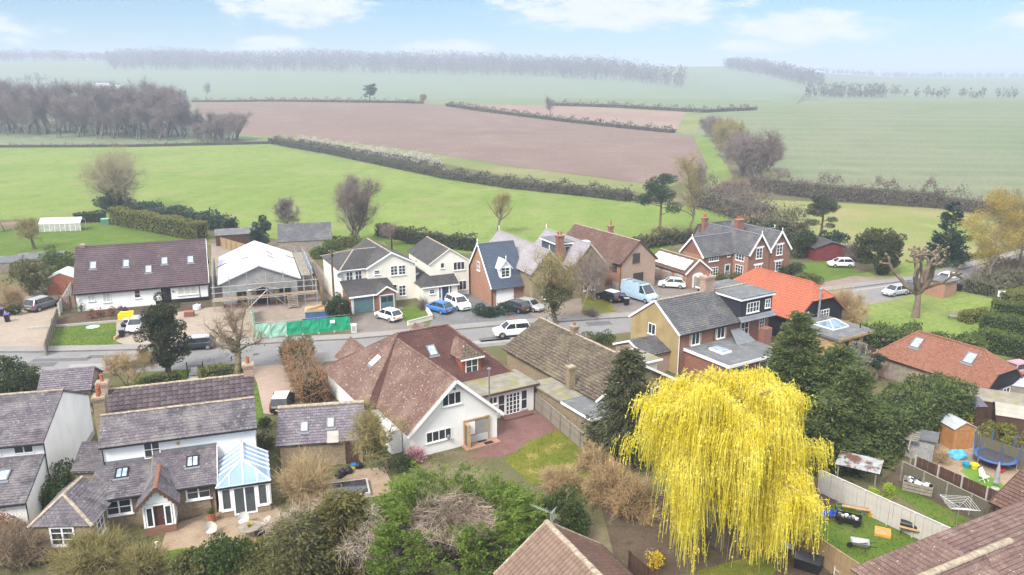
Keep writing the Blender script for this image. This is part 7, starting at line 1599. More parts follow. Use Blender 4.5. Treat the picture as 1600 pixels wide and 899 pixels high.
def small_street():
 t = thing('white_cabinet', 'white box cabinet at the end of the green site fence', 'cabinet', G(553, 519), 12); MB().box(-.3, .3, -.2, .2, 0, .9).build('case', UPVC, t); MB().box(-.33, .33, -.23, .23, .902, .97).build('top', UPVC, t); MB().box(-.24, .24, -.212, -.203, .1, .82).build('door', CONC, t)
 t = thing('brick_stack', 'stack of red bricks on the gravel forecourt', 'brick stack', G(296, 494), 12)
 me = MB().box(0, .215, 0, .1, 0, .065).mesh('brick'); me.materials.append(BRICK_R); rng = random.Random(2)
 for i in range(5):
  for j in range(9):
   for k in range(2): o = link('brick', me, None, t); o.location = (i * .23 - .55, k * .5 - .5, j * .075); o.rotation_euler = (0, 0, rng.uniform(-.03, .03)); o.scale = (1, 4.6, 1)
 t = thing('builders_bag', 'white bulk bag of sand against the chalet bungalow wall', 'bag', G(308, 484), 0); MB().lathe([(.42, 0), (.5, .12), (.5, .5), (.44, .62), (.38, .55), (.1, .5)], 14).build('sack', plain('woven_bag', (.68, .69, .70), .9, .15, 3), t)
 for q in range(4): MB().bar((.38 * math.cos(q * 1.57), .38 * math.sin(q * 1.57), .58), (.5 * math.cos(q * 1.57 + .4), .5 * math.sin(q * 1.57 + .4), .74), .05, .02).build('loop', UPVC, t)
 t = thing('iron_gate', 'black wrought iron garden gate between the clipped shrubs', 'gate', G(294, 591), 14)
 for x in (0, 1.5): MB().box(x - .05, x + .05, -.05, .05, 0, 1.7).build('post', PLASTICK, t)
 for k in range(11): MB().tube((.12 + .126 * k, 0, .12), (.12 + .126 * k, 0, 1.35 + .25 * math.sin(math.pi * k / 10)), .014, n=6).build('bar', PLASTICK, t)
 for z in (.2, 1.25): MB().box(.05, 1.45, -.02, .02, z, z + .05).build('rail', PLASTICK, t)
 MB().box(-.05, 1.55, -3.0, 3, .0, .03).build('path', CONC, t)
 t = thing('clay_pipe', 'red clay pipe lying on the driveway edge', 'pipe', G(803, 503), 0); MB().tube((-.4, .75, .16), (.45, -.8, .16), .15, n=14).build('pipe', POT, t); MB().tube((.42, -.75, .16), (.5, -.9, .16), .2, n=14).build('collar', POT, t)
 t = thing('park_bench', 'grey-green slatted bench on the green near clipped hedges', 'bench', G(1504, 500), -14)
 for k in range(4): MB().box(-1.7, 1.7, -.25 + .14 * k, -.13 + .14 * k, .43, .47).build('seat_slat', WOODG, t)
 for k in range(3): MB().bar((-1.7, .34 + .03 * k, .58 + .14 * k), (1.7, .34 + .03 * k, .58 + .14 * k), .03, .1).build('back_slat', WOODG, t)
 for x in (-1.5, 0, 1.5): MB().box(x - .04, x + .04, -.24, -.16, 0, .43).build('leg', WOODG, t); MB().bar((x, .28, 0), (x, .44, .95), .08, .08).build('leg', WOODG, t)
 t = thing('notice_board', 'small white notice sign on post beside the yellow hedge', 'sign', G(1562, 476), -10); MB().box(-.05, .05, -.03, .03, 0, 1.5).build('post', UPVC, t); MB().box(-.45, .45, -.06, -.033, 1.1, 1.9).build('panel', UPVC, t); MB().box(-.28, .28, -.068, -.061, 1.25, 1.6).build('picture', C_BLUE, t)
 t = thing('low_wall', 'low pale wall edging the small lawn by the blue car', 'wall', (0, 0, 0), 0)
 pp = [G(657, 470), G(675, 499), G(637, 509)]
 for p, q in zip(pp[:-1], pp[1:]): MB().bar(p + Vector((0, 0, .25)), q + Vector((0, 0, .25)), .22, .5).build('wall_run', CREAM, t); MB().bar(p + Vector((0, 0, .53)), q + Vector((0, 0, .53)), .3, .06).build('coping', CONC, t)
 t = thing('lawn_cover', 'pale green oval cover lying on the front lawn', 'cover', G(145, 511), 0); MB().lathe([(.75, .0), (.78, .03), (.7, .05), (.1, .07)], 20).build('lid', plain('mint_plastic', (.42, .62, .52), .5, .1, 2), t); MB().box(-.15, .15, -.04, .04, .06, .11).build('handle', CONC, t)
 t = thing('yellow_trolley', 'yellow tarpaulin bundle behind the bins', 'tarpaulin', G(198, 498), 10); MB().prism([(-.9, -.5), (.9, -.4), (.8, .5), (-.8, .5)], .0, [.7, .75, .9, .8]).build('load', plain('hazard_yellow', (.70, .55, .01), .6, .15, 2), t); MB().box(-.7, .7, -.3, .3, .83, .9).build('fold', MATS['hazard_yellow'], t)
 # cottage terrace
 t = thing('garden_table', 'round weathered garden table with yellow flowers on the cottage terrace', 'table', G(391, 838), 0); MB().lathe([(.72, .68), (.75, .70), (.75, .73), (.05, .735)], 20).build('top', WOODG, t)
 for k in range(3): MB().bar((.1 * math.cos(2.1 * k), .1 * math.sin(2.1 * k), .68), (.5 * math.cos(2.1 * k), .5 * math.sin(2.1 * k), 0), .05, .05).build('leg', WOODG, t)
 u = thing('flower_pot', 'yellow flowers in a dark pot on the garden table', 'flower pot', G(391, 838) + Vector((0, 0, .74)), 0); MB().lathe([(.08, 0), (.11, .14), (.12, .15), (.02, .13)], 12).build('pot', PLASTICK, u); rng = np.random.default_rng(4); V, F = leaves(rng.normal(size=(160, 3)) * .09 + [0, 0, .22], rng, .07); mk('flowers', V, F, L_YELLOW, u)
 for lab, p, yaw, m_ in (('wicker tub chair on the gravel left of the garden table', (331, 838), 40, WOODP), ('wicker tub chair behind the garden table by conservatory', (381, 823), 10, WOODP), ('dark metal chair right of the garden table', (407, 842), -80, PLASTICK), ('pale reclining chair right of the terrace', (415, 828), -60, WOODP)):
  t = thing('garden_chair', lab, 'chair', G(*p), yaw); MB().lathe([(.30, .36), (.34, .38), (.34, .44), (.05, .45)], 16).build('seat', m_, t); b = MB()
  for k in range(9): a0, a1 = math.pi * (k / 9), math.pi * ((k + 1) / 9); b.quad((.34 * math.cos(a0), .34 * math.sin(a0), .44), (.34 * math.cos(a1), .34 * math.sin(a1), .44), (.4 * math.cos(a1), .4 * math.sin(a1), .62 + .3 * math.sin(a1)), (.4 * math.cos(a0), .4 * math.sin(a0), .62 + .3 * math.sin(a0)))
  b.build('backrest', m_, t)
  for k in range(4): MB().tube((.25 * math.cos(.785 + 1.57 * k), .25 * math.sin(.785 + 1.57 * k), .38), (.32 * math.cos(.785 + 1.57 * k), .32 * math.sin(.785 + 1.57 * k), 0), .022, n=6).build('leg', m_, t)
 t = thing('terracotta_planter', 'tall terracotta planter beside the cottage downpipe', 'planter', G(332, 815), 0); MB().lathe([(.2, 0), (.25, .55), (.3, .6), (.3, .68), (.2, .62)], 14).build('pot', POT, t); rng = np.random.default_rng(5); V, F = leaves(rng.normal(size=(200, 3)) * .12 + [0, 0, .78], rng, .12); mk('plant', V, F, L_IVY, t)
 t = thing('stone_swan', 'white stone swan ornament on the lawn edge', 'ornament', G(236, 868), 30); MB().lathe([(.05, 0), (.3, .1), (.36, .25), (.2, .42), (.02, .46)], 14).build('body', UPVC, t); b = MB().tube((.25, 0, .3), (.42, 0, .6), .07, .05).tube((.42, 0, .6), (.34, 0, .85), .05, .045).tube((.34, 0, .85), (.5, 0, .84), .05, .02); b.build('neck', UPVC, t)
 t = thing('covered_pond', 'dark raised pond with pale kerb below the outbuilding', 'pond', G(530, 772), 16); MB().box(-2.2, 2.2, -1.0, 1.3, 0, .3).build('basin', CONC, t); MB().box(-2.05, 2.05, -.85, 1.15, .302, .33).build('water', glassy('dark_pond_water', (.05, .05, .055), .05), t)
 t = thing('blue_bucket', 'yellow bucket with blue rim below the slate outbuilding', 'bucket', G(553, 732), 0); MB().lathe([(.17, 0), (.23, .36), (.25, .37), (.2, .34)], 14).build('pail', plain('bucket_yellow', (.62, .52, .03), .5, .1, 2), t); MB().lathe([(.235, .3), (.25, .3), (.25, .38), (.235, .38)], 14).build('rim', C_BLUE, t)
 for i, (x, y) in enumerate(((536, 742), (545, 739), (561, 731), (530, 746))): t = thing('rubbish_bag', ('black rubbish bag left of the yellow bucket', 'black bag just below the yellow bucket', 'black bag right of the yellow bucket', 'black bag at the left end of the rubbish pile')[i], 'bag', G(x, y), 40 * i); MB().lathe([(.2, 0), (.34, .1), (.32, .3), (.14, .44), (.05, .47), (.1, .55)], 9).build('sack', PLASTICK, t); MB().lathe([(.07, .45), (.07, .5)], 8).build('tie', LEADC, t)
small_street()
def right_gardens():
 t = thing('trampoline', 'round blue-rimmed trampoline with net posts in the garden', 'trampoline', G(1553, 727), 0); r = 1.55; bl = plain('trampoline_blue', (.05, .10, .26), .6, .15, 2)
 MB().lathe([(r - .3, .80), (r - .3, .84), (0.01, .845)], 28).build('jumping_mat', plain('mat_black', (.05, .05, .06), .8, .2, 3), t); MB().lathe([(r - .28, .84), (r, .84), (r + .03, .80), (r, .76), (r - .28, .78), (r - .28, .84)], 28).build('edge_pad', bl, t)
 for k in range(6):
  a = k * math.pi / 3 + .2; MB().tube((r * math.cos(a), r * math.sin(a), 0), (r * math.cos(a), r * math.sin(a), .8), .03, n=6).build('leg', GALV, t); MB().tube((r * math.cos(a), r * math.sin(a), .8), ((r + .1) * math.cos(a), (r + .1) * math.sin(a), 2.3), .045, n=8).build('net_post', bl, t)
 t = thing('closed_parasol', 'closed grey parasol standing on the artificial turf', 'parasol', G(1555, 764), 0); MB().tube((0, 0, 0), (0, 0, 2.2), .025, n=8).build('pole', GALV, t); MB().lathe([(.24, .55), (.2, .8), (.14, 1.5), (.05, 2.15), (.01, 2.25)], 10).build('canopy', plain('parasol_grey', (.30, .31, .33), .9, .2, 3), t); MB().lathe([(.28, 0), (.28, .06), (.06, .1)], 14).build('base', CONC, t)
 t = thing('garden_swing_chair', 'white folding chair and lamp beside the parasol', 'chair', G(1537, 752), 30); MB().box(-.25, .25, -.25, .25, .4, .44).build('seat', UPVC, t); MB().bar((0, .25, .42), (0, .38, .95), .5, .03).build('backrest', UPVC, t)
 for x in (-.22, .22): MB().bar((x, -.25, 0), (x, .3, .8), .03, .03).build('leg', UPVC, t); MB().bar((x, .25, 0), (x, -.2, .42), .03, .03).build('leg', UPVC, t)
 tl = plain('blue_sheet', (.08, .36, .58), .6, .2, 2)
 t = thing('blue_tarpaulin', 'crumpled bright blue tarpaulin heap below the orange shed', 'tarpaulin', G(1495, 714), 0); rng = random.Random(8); b = MB(); n = 14
 for j, (rr, z) in enumerate(((.95, .02), (.8, .3), (.5, .52), (.12, .6))):
  for i in range(n): a = 2 * math.pi * i / n; q = rr * rng.uniform(.8, 1.15); b.v.append((q * math.cos(a), q * .7 * math.sin(a), max(.01, z + rng.uniform(-.08, .1))))
 for j in range(3): b.f += [(j * n + i, j * n + (i + 1) % n, (j + 1) * n + (i + 1) % n, (j + 1) * n + i) for i in range(n)]
 b.f.append(tuple(range(3 * n, 4 * n))); b.build('sheet', tl, t); MB().bar((-.6, -.5, .05), (.6, -.4, .08), .08, .06).build('weight', WOODG, t)
 for lab, p, c in (('yellow plastic tub on the garden turf edge', (1522, 732), plain('tub_yellow', (.70, .52, .02), .5, .1, 2)), ('teal blue plastic tub of toys left of the yellow tub', (1510, 730), plain('tub_teal', (.02, .26, .38), .5, .1, 2)), ('yellow trug on the walled lawn beside the pale fence', (1361, 806), plain('trug_yellow', (.62, .38, .01), .5, .1, 2)), ('red plastic tub on the trampled ground', (1562, 738), C_RED)):
  t = thing('plastic_tub', lab, 'tub', G(*p), 0); MB().lathe([(.24, 0), (.32, .34), (.35, .35), (.33, .37), (.28, .33), (.22, .08)], 16).build('tub', c, t); MB().bar((-.36, -.06, .36), (-.36, .06, .36), .03, .03).build('handle', c, t)
 t = thing('rotary_dryer', 'square rotary clothes dryer on the vegetable plot', 'clothes dryer', G(1494, 822), 14); MB().tube((0, 0, 0), (0, 0, 1.75), .025, n=8).build('pole', GALV, t); q = 1.35
 for k in range(4): a = k * math.pi / 2 + .4; MB().tube((0, 0, 1.45), (q * math.cos(a), q * math.sin(a), 1.78), .015, n=6).build('arm', GALV, t)
 for rr in (.55, .75, .95, 1.15, 1.33):
  ln = MB()
  for k in range(4): a, c = k * math.pi / 2 + .4, (k + 1) * math.pi / 2 + .4; zz = 1.45 + .33 * rr / q; ln.tube((rr * math.cos(a), rr * math.sin(a), zz), (rr * math.cos(c), rr * math.sin(c), zz), .008, n=4)
  ln.build('washing_line', UPVC, t)
 t = thing('timber_crate', 'slatted timber crate filled with bags and offcuts by the fence', 'crate', G(1433, 768), -30)
 for x0, x1, y0, y1 in ((-1.0, 1.0, -.55, -.5), (-1.0, 1.0, .5, .55), (-1.0, -.95, -.5, .5), (.95, 1.0, -.5, .5)):
  for k in range(3): MB().box(x0, x1, y0, y1, .08 + .26 * k, .28 + .26 * k).build('slat', WOODG, t)
 rng = random.Random(5)
 for k in range(9): o = MB().box(-.22, .22, -.16, .16, 0, .16).build('bag', (LEADC, UPVC, PLASTICK)[k % 3], t); o.location = (-.75 + .19 * k, rng.uniform(-.25, .25), .72); o.rotation_euler = (rng.uniform(-.3, .3), rng.uniform(-.3, .3), rng.uniform(0, 3))
 t = thing('garden_cart', 'black garden cart loaded with pots on the walled lawn', 'cart', G(1325, 818), -28); MB().box(-.8, .8, -.42, .42, .35, .4).build('bed', PLASTICK, t)
 for x0, x1, y0, y1 in ((-.8, .8, -.45, -.42), (-.8, .8, .42, .45), (-.83, -.8, -.45, .45), (.8, .83, -.45, .45)): MB().box(x0, x1, y0, y1, .35, .6).build('side', PLASTICK, t)
 for k in range(4): MB().tube((-.5 + (k % 2), (-.44 if k < 2 else .38), .17), (-.5 + (k % 2), (-.36 if k < 2 else .46), .17), .17, n=12).build('wheel', TYRE, t)
 for k in range(6): MB().lathe([(.08, 0), (.13, .2), (.1, .18)], 10, (-.6 + .22 * k, .1 * (-1) ** k, .41)).build('pot', (LEADC, CONC, UPVC)[k % 3], t)
 t = thing('timber_offcut', 'pale plank leaning on the loaded garden cart', 'plank', G(1336, 806), -30); MB().bar((-.9, .0, .55), (.9, .1, .62), .25, .04).build('board', WOOD, t); MB().bar((-.7, .2, .6), (.8, .25, .66), .08, .04).build('batten', WOODT, t)
 t = thing('wheelbarrow', 'grey wheelbarrow on the walled lawn', 'wheelbarrow', G(1343, 858), -20); b = MB(); b.v = [(-.4, -.2, .32), (.4, -.25, .32), (.4, .25, .32), (-.4, .2, .32), (-.6, -.33, .6), (.55, -.4, .6), (.55, .4, .6), (-.6, .33, .6)]; b.f = [(3, 2, 1, 0), (0, 1, 5, 4), (1, 2, 6, 5), (2, 3, 7, 6), (3, 0, 4, 7)]; b.build('tray', GALV, t); MB().tube((-.62, -.05, .17), (-.62, .05, .17), .18, n=14).build('wheel', TYRE, t)
 for s in (-1, 1): MB().bar((-.6, s * .08, .2), (1.0, s * .3, .5), .035, .035).build('handle', PLASTICK, t); MB().bar((.3, s * .22, .35), (.35, s * .25, 0), .03, .03).build('leg', PLASTICK, t)
 t = thing('sand_tray', 'orange square sand tray on the walled lawn', 'sand tray', G(1379, 834), -25); MB().box(-.5, .5, -.5, .5, 0, .12).box(-.5, .5, -.5, -.38, .121, .2).box(-.5, .5, .38, .5, .121, .2).box(-.5, -.38, -.38, .38, .121, .2).box(.38, .5, -.38, .38, .121, .2).build('tray', plain('tray_orange', (.62, .30, .06), .6, .1, 2), t); MB().box(-.37, .37, -.37, .37, .122, .15).build('sand', WOOD, t)
 t = thing('barbecue', 'black barrel barbecue against the pale fence', 'barbecue', G(1420, 836), -30); MB().tube((-.6, 0, .75), (.6, 0, .75), .26, n=16).build('barrel', PLASTICK, t)
 for x in (-.5, .5):
  for y in (-.2, .2): MB().bar((x, y * .8, .6), (x, y * 1.4, 0), .04, .04).build('leg', PLASTICK, t)
 MB().box(-.6, .6, -.55, -.3, .68, .71).build('side_shelf', WOOD, t)
 t = thing('blue_plastic_sheet', 'crumpled royal blue sheet beside the garden cart', 'sheet', G(1302, 808), 0); rng = random.Random(3); b = MB()
 for i in range(8):
  for j in range(5): b.v.append((-.8 + .2 * i + rng.uniform(-.1, .1), -.4 + .2 * j + rng.uniform(-.1, .1), .04 + rng.uniform(0, .4)))
 b.f = [(i * 5 + j, i * 5 + j + 5, i * 5 + j + 6, i * 5 + j + 1) for i in range(7) for j in range(4)]; b.build('sheet', plain('royal_blue_plastic', (.02, .08, .42), .5, .15, 3), t); MB().box(-.3, .1, -.3, .1, 0, .12).build('weight', BRICK_R, t)
 t = thing('sack_truck', 'silver sack truck standing on the turned soil', 'sack truck', G(1311, 798), -10)
 for x in (-.2, .2): MB().tube((x, 0, .1), (x, .15, 1.25), .018, n=6).build('rail', GALV, t); MB().tube((x - .04, .1, .13), (x + .04, .1, .13), .13, n=12).build('wheel', TYRE, t)
 for k in range(4): MB().bar((-.2, .03 + .03 * k, .35 + .26 * k), (.2, .03 + .03 * k, .35 + .26 * k), .03, .03).build('rung', GALV, t)
 MB().box(-.22, .22, -.28, .0, .06, .08).build('toe_plate', GALV, t)
 t = thing('black_fire_pit_table', 'black square garden table box beneath the willow by the tan fence', 'table', G(1262, 887), -32); MB().box(-.75, .75, -.5, .5, 0, .68).build('box', PLASTICK, t); MB().box(-.82, .82, -.57, .57, .682, .74).build('top', plain('black_stone_top', (.04, .04, .045), .3, .3, 6), t)
 for lab, p, yaw, m_ in (('dark plastic chair between tan fence and black table', (1297, 886), -60, plain('dark_green_plastic', (.03, .05, .045), .5, .1, 2)), ('white-framed lounger left of the black table', (1232, 862), 60, plain('sling_grey', (.40, .41, .42), .8, .15, 2)), ('pale mesh chair at the bottom by the tan fence', (1313, 900), -50, plain('sling_grey', (.40, .41, .42), .8, .15, 2))):
  t = thing('patio_chair', lab, 'chair', G(*p), yaw); MB().box(-.3, .3, -.3, .3, .38, .43).build('seat', m_, t); MB().bar((0, .28, .43), (0, .45, 1.0), .58, .04).build('backrest', m_, t)
  for x in (-.27, .27):
   MB().bar((x, -.27, 0), (x, -.27, .62), .04, .04).build('leg', UPVC, t); MB().bar((x, .3, 0), (x, .3, .62), .04, .04).build('leg', UPVC, t); MB().bar((x, -.3, .63), (x, .33, .65), .06, .03).build('armrest', m_, t)
right_gardens()
# ------------------------------------------------------------------ the yellow weeping willow
def willow():
 rng = np.random.default_rng(21); base = G(1130, 866)
 t = thing('weeping_willow', 'huge weeping willow with bright yellow hanging strands', 'tree', (base.x, base.y + 1.0, 0), 0)
 seg = []; arches = []
 for k in range(26):
  az = k * 2.399 + rng.normal() * .2; lev = rng.uniform(0, 1); reach = (2.2 + 2.45 * (1 - lev ** 1.6)) * rng.uniform(.85, 1.12); top = 6.6 + 5.4 * lev + rng.normal() * .4; p0 = np.array([0, 0, 2.0 + 2.2 * lev])
  pts = []
  for f in np.linspace(0, 1, 9): r = reach * f ** 1.15; z = p0[2] + (top - p0[2]) * math.sin(min(f * 1.55, 1.45)) - 1.1 * max(0, f - .72) ** 1.2 * 3; pts.append(np.array([math.cos(az + .25 * f) * r, math.sin(az + .25 * f) * r, z]) + rng.normal(size=3) * .12)
  for i in range(8): seg.append((pts[i], pts[i + 1], .22 * (1 - i / 8) ** 1.2 + .02, .22 * (1 - (i + 1) / 8) ** 1.2 + .02))
  arches.append(pts)
 trunk = [(np.array([0, 0, 0.]), np.array([.1, .1, 2.2]), .62, .5), (np.array([.1, .1, 2.2]), np.array([0, 0, 5.]), .5, .3), (np.array([0, 0, 5.]), np.array([0, .2, 9.5]), .3, .08)]
 S = trunk + seg; V, F = tubes([s[0] for s in S], [s[1] for s in S], [s[2] for s in S], [s[3] for s in S], 7); mk('trunk', V, F, BARK, t)
 # side shoots arching out of the limbs, then bunches of strands
 roots = []
 shoots = []
 for pts in arches:
  for q in range(20):
   i = rng.integers(3, 8); f = rng.uniform(); p = pts[i] * (1 - f) + pts[i + 1] * f; out = p * np.array([1, 1, 0]); out /= max(np.linalg.norm(out), .1); d = out * .7 + rng.normal(size=3) * .55; d[2] = abs(d[2]) * .5 + .35; L = rng.uniform(.5, 1.25)
   a = p + d * L * .5; b = a + d * np.array([1, 1, .1]) * L * .5; c = b + d * np.array([.6, .6, -.5]) * L * .4; shoots += [(p, a, .035, .025), (a, b, .025, .016), (b, c, .016, .01)]
   roots += [(a, d, .7), (b, d, 1.0), (c, d, 1.0)]
 V, F = tubes([s[0] for s in shoots], [s[1] for s in shoots], [s[2] for s in shoots], [s[3] for s in shoots], 3); mk('side_shoots', V, F, TWIG_TAN, t)
 P = np.array([r[0] for r in roots]); D = np.array([r[1] for r in roots]); n = 17; P = np.repeat(P, n, 0); D = np.repeat(D, n, 0); N = len(P)
 P = P + rng.normal(size=P.shape) * np.array([.30, .30, .16]); rad = np.hypot(P[:, 0], P[:, 1]); L = np.repeat(np.array([r[2] for r in roots]) * rng.uniform(.5, 3.0, len(roots)), n) * rng.uniform(.55, 1.15, N)
 L = np.where(rad > 3.6, L * 1.35, L); L = np.where((P[:, 1] < -1.0) & (np.abs(P[:, 0] + .8) < 3.2), L * 1.7, L); L = np.minimum(L, P[:, 2] - .35 - .75 * np.maximum(0, np.abs(P[:, 0] + .8) - 2.0) - rng.uniform(0, 1.2, N)); L = np.maximum(L, .4)
 out = D * np.array([1, 1, 0]); sway = rng.normal(size=(N, 3)) * np.array([.12, .12, 0])
 K = 5; pts = []
 for k in range(K + 1): f = k / K; pts.append(P + out * (.26 * (1 - math.exp(-3 * f))) + sway * f * L[:, None] * .5 + np.array([0, 0, -1]) * (L * f)[:, None] + np.array([0, 0, 1]) * (.18 * math.sin(min(1, 2.2 * f) * math.pi)))
 parts = []; o = np.ones(N)
 for k in range(K): parts.append(ribbons(pts[k], pts[k + 1], o * .015, o * .012, rng))
 for k in range(K):                                   # young leaves along the strand
  for rep in range(2):
   f = rng.uniform(0, 1, (N, 1)); q = pts[k] * (1 - f) + pts[k + 1] * f + rng.normal(size=P.shape) * .035; aim = np.tile([0, 0, -1.0], (N, 1)); sel = rng.random(N) < .72; parts.append(leaves(q[sel], rng, .16, aim[sel], .5, .34))
 V, F = joinm(parts); mk('crown', V, F, L_WILLOW, t)
willow()
# ------------------------------------------------------------------ the clipped cypress with a hollow dead top
def hollow_cypress():
 c = G(708, 822, 3.0); rng = np.random.default_rng(5)
 t = thing('hollow_topped_cypress', 'broad green cypress with its top cut out, brown dead branches in the hollow', 'tree', (c.x, c.y, 0), 0)
 R0, H = 5.3, 4.6; nb = 900; az = rng.uniform(0, 2 * np.pi, nb); z = rng.uniform(.2, H, nb) ; rim = R0 * (1.02 - .30 * (z / H) ** 2.2) * (1 + .10 * np.sin(3 * az + 1) + .06 * np.sin(7 * az) + rng.normal(size=nb) * .05)
 A = np.stack([np.cos(az) * rim * .35, np.sin(az) * rim * .35, np.maximum(.2, z - 1.2)], 1); B = np.stack([np.cos(az) * rim, np.sin(az) * rim, z + .35], 1)
 ns = 2600; k = rng.integers(0, nb, ns); f = rng.uniform(.55, 1.05, ns) ** .6; C = A[k] * (1 - f[:, None]) + B[k] * f[:, None] + rng.normal(size=(ns, 3)) * .14; o3 = np.stack([np.cos(az[k]), np.sin(az[k]), rng.uniform(.05, .75, ns)], 1) + rng.normal(size=(ns, 3)) * .25; o3 /= np.linalg.norm(o3, axis=1)[:, None]
 r = np.hypot(C[:, 0], C[:, 1]); kp = (r > 2.5 + .3 * np.sin(5 * np.arctan2(C[:, 1], C[:, 0]))) | (C[:, 2] < 1.8); C, o3 = C[kp], o3[kp]; ns = len(C); m = 28; side = np.cross(o3, [0, 0, 1.0]); u = rng.uniform(-.2, 1, (ns, m, 1)); w = rng.normal(size=(ns, m, 1)) * .17 * (1.15 - u)
 P = (C[:, None] + o3[:, None] * u * .62 + side[:, None] * w + rng.normal(size=(ns, m, 3)) * .035).reshape(-1, 3); P[:, 2] = np.abs(P[:, 2] - .10 * np.repeat(u.reshape(-1) ** 2, 1)); aim = (o3[:, None] * .8 + side[:, None] * w * 3).reshape(-1, 3)
 V, F = leaves(P, rng, .19, aim, .7, .3); mk('crown', V, F, L_LEY, t)
 kz = np.where(z < 2.0)[0][:150]; d = len(kz); V, F = tubes(A[kz], B[kz] * np.array([.8, .8, .8]), np.full(d, .06), np.full(d, .02), 5); V2, F2 = tubes([[0, 0, 0]], [[0, 0, 2.2]], [.4], [.3], 8); V, F = joinm([(V, F), (V2, F2)]); mk('trunk', V, F, BARK, t)
 m = 1500; a2 = rng.uniform(0, 2 * np.pi, m); r2 = 2.7 * rng.uniform(.2, 1, m) ** .5; P0 = np.stack([np.cos(a2) * r2, np.sin(a2) * r2, 1.9 + 1.75 * (r2 / 2.7) ** 2], 1); dd = rng.normal(size=(m, 3)) * np.array([1, 1, .45]) + np.stack([-np.cos(a2), -np.sin(a2), 0 * a2 + .35], 1) * .6; L = rng.uniform(.3, .95, (m, 1)); P1 = P0 + dd * L * .4; P2 = P1 + (dd + rng.normal(size=(m, 3)) * .8) * L * .35
 o = np.ones(m); q = joinm([tubes(P0, P1, o * .03, o * .02, 4), tubes(P1, P2, o * .02, o * .008, 3)] + [ribbons(P1, P1 + (rng.normal(size=(m, 3)) * np.array([1, 1, .5])) * .3, o * .014, o * .006, rng) for _ in range(3)]); mk('dead_branches', *q, plain('dead_wood', (.36, .285, .225), .95, .35, 1.5, patch=((.16, .115, .085), 1.2, .42, .6)), t)
 V, F = tubes(np.zeros((40, 3)) + [0, 0, .8], np.stack([np.cos(np.arange(40) * .157) * 3.0, np.sin(np.arange(40) * .157) * 3.0, np.full(40, 2.5)], 1), np.full(40, .12), np.full(40, .05), 5); mk('inner_limbs', V, F, plain('dark_litter', (.10, .075, .055), 1, .3, 2), t)
 g = 900; P = rng.normal(size=(g, 3)) * np.array([.55, .5, .3]) + [.4, -.4, 2.5]; V, F = leaves(P, rng, .3, np.tile([0, 0, 1.0], (g, 1)), .5, .3); mk('inner_tuft', V, F, L_LEY, t)
hollow_cypress()
# ------------------------------------------------------------------ garden trees and shrubs, near side
def at(px_, py_, z=0): p = G(px_, py_, z); return (p.x, p.y, 0)
conifer('drooping_cypress', 'dark drooping cypress between mossy bungalow and the yellow willow', at(977, 712), 9.4, 2.8, leafy('dull_cypress', (.06, .075, .03), (.10, .105, .045), (.13, .125, .055), scale=.8), 31, n=26000, ls=.30, droop=.9, power=.62, nb=420, top=.05)
conifer('spreading_conifer', 'tall green conifer right behind the yellow willow top', at(1236, 652), 10.0, 3.6, L_LEYD, 32, n=30000, ls=.32, power=.8, nb=340, droop=.3, top=.06)
conifer('spreading_conifer', 'rounded green conifer between barn garden room and hedge', at(1300, 672), 8.0, 3.0, L_LEYD, 33, n=22000, ls=.3, power=.75, nb=260, droop=.3, top=.08)
conifer('spreading_conifer', 'low bright green conifer above the white fence end', at(1324, 706), 7.4, 3.2, L_LEYD, 34, n=24000, ls=.3, power=.75, nb=280, droop=.3, top=.08)
conifer('spreading_conifer', 'dark green conifer at the near end of the tall hedge', at(1290, 716), 5.2, 3.0, L_LEYD, 35, n=17000, ls=.34, power=.5, nb=220, droop=.3, top=.1)
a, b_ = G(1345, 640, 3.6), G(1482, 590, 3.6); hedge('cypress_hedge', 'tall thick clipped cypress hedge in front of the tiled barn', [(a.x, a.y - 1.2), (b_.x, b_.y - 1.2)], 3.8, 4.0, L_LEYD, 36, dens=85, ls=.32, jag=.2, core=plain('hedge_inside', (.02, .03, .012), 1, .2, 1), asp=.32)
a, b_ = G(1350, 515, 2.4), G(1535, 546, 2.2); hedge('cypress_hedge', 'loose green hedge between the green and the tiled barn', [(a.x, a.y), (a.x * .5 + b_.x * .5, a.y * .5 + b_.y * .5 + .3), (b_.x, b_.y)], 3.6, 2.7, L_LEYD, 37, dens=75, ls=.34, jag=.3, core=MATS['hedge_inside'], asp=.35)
HC = MATS['hedge_inside']
for i, (p, q, w, h, m_, lab) in enumerate((((1548, 492), (1640, 505), 2.0, 2.0, L_HEDGE, 'clipped dark hedge row at right edge, farthest of three'), ((1532, 516), (1640, 535), 2.2, 2.2, L_HEDGE, 'clipped hedge row at right edge, middle of three'), ((1530, 545), (1640, 568), 2.0, 2.4, L_HEDGE, 'clipped hedge row at right edge, nearest of three'), ((1566, 478), (1640, 470), 2.6, 1.9, L_HEDGEY, 'golden-topped clipped hedge by the notice sign'), ((1505, 505), (1545, 498), 1.6, 1.3, L_HEDGEY, 'low yellow-green hedge end beside the bench'))):
 a, b_ = G(*p), G(*q); hedge('clipped_hedge', lab, [(a.x, a.y), (b_.x, b_.y)], w, h, m_, 40 + i, dens=70, ls=.2, jag=.07, core=HC)
a, b_ = G(1480, 460), G(1620, 430); hedge('scrub_hedge', 'grey-brown scrubby bank between road and the notice sign', [(a.x + 4, a.y), (b_.x, b_.y)], 4.5, 2.0, leafy('scrub', (.15, .15, .075), (.20, .18, .10), (.12, .13, .05)), 46, dens=45, ls=.25, jag=.4, core=HC, twig=(TWIG_GR, 1.2, 1.5))
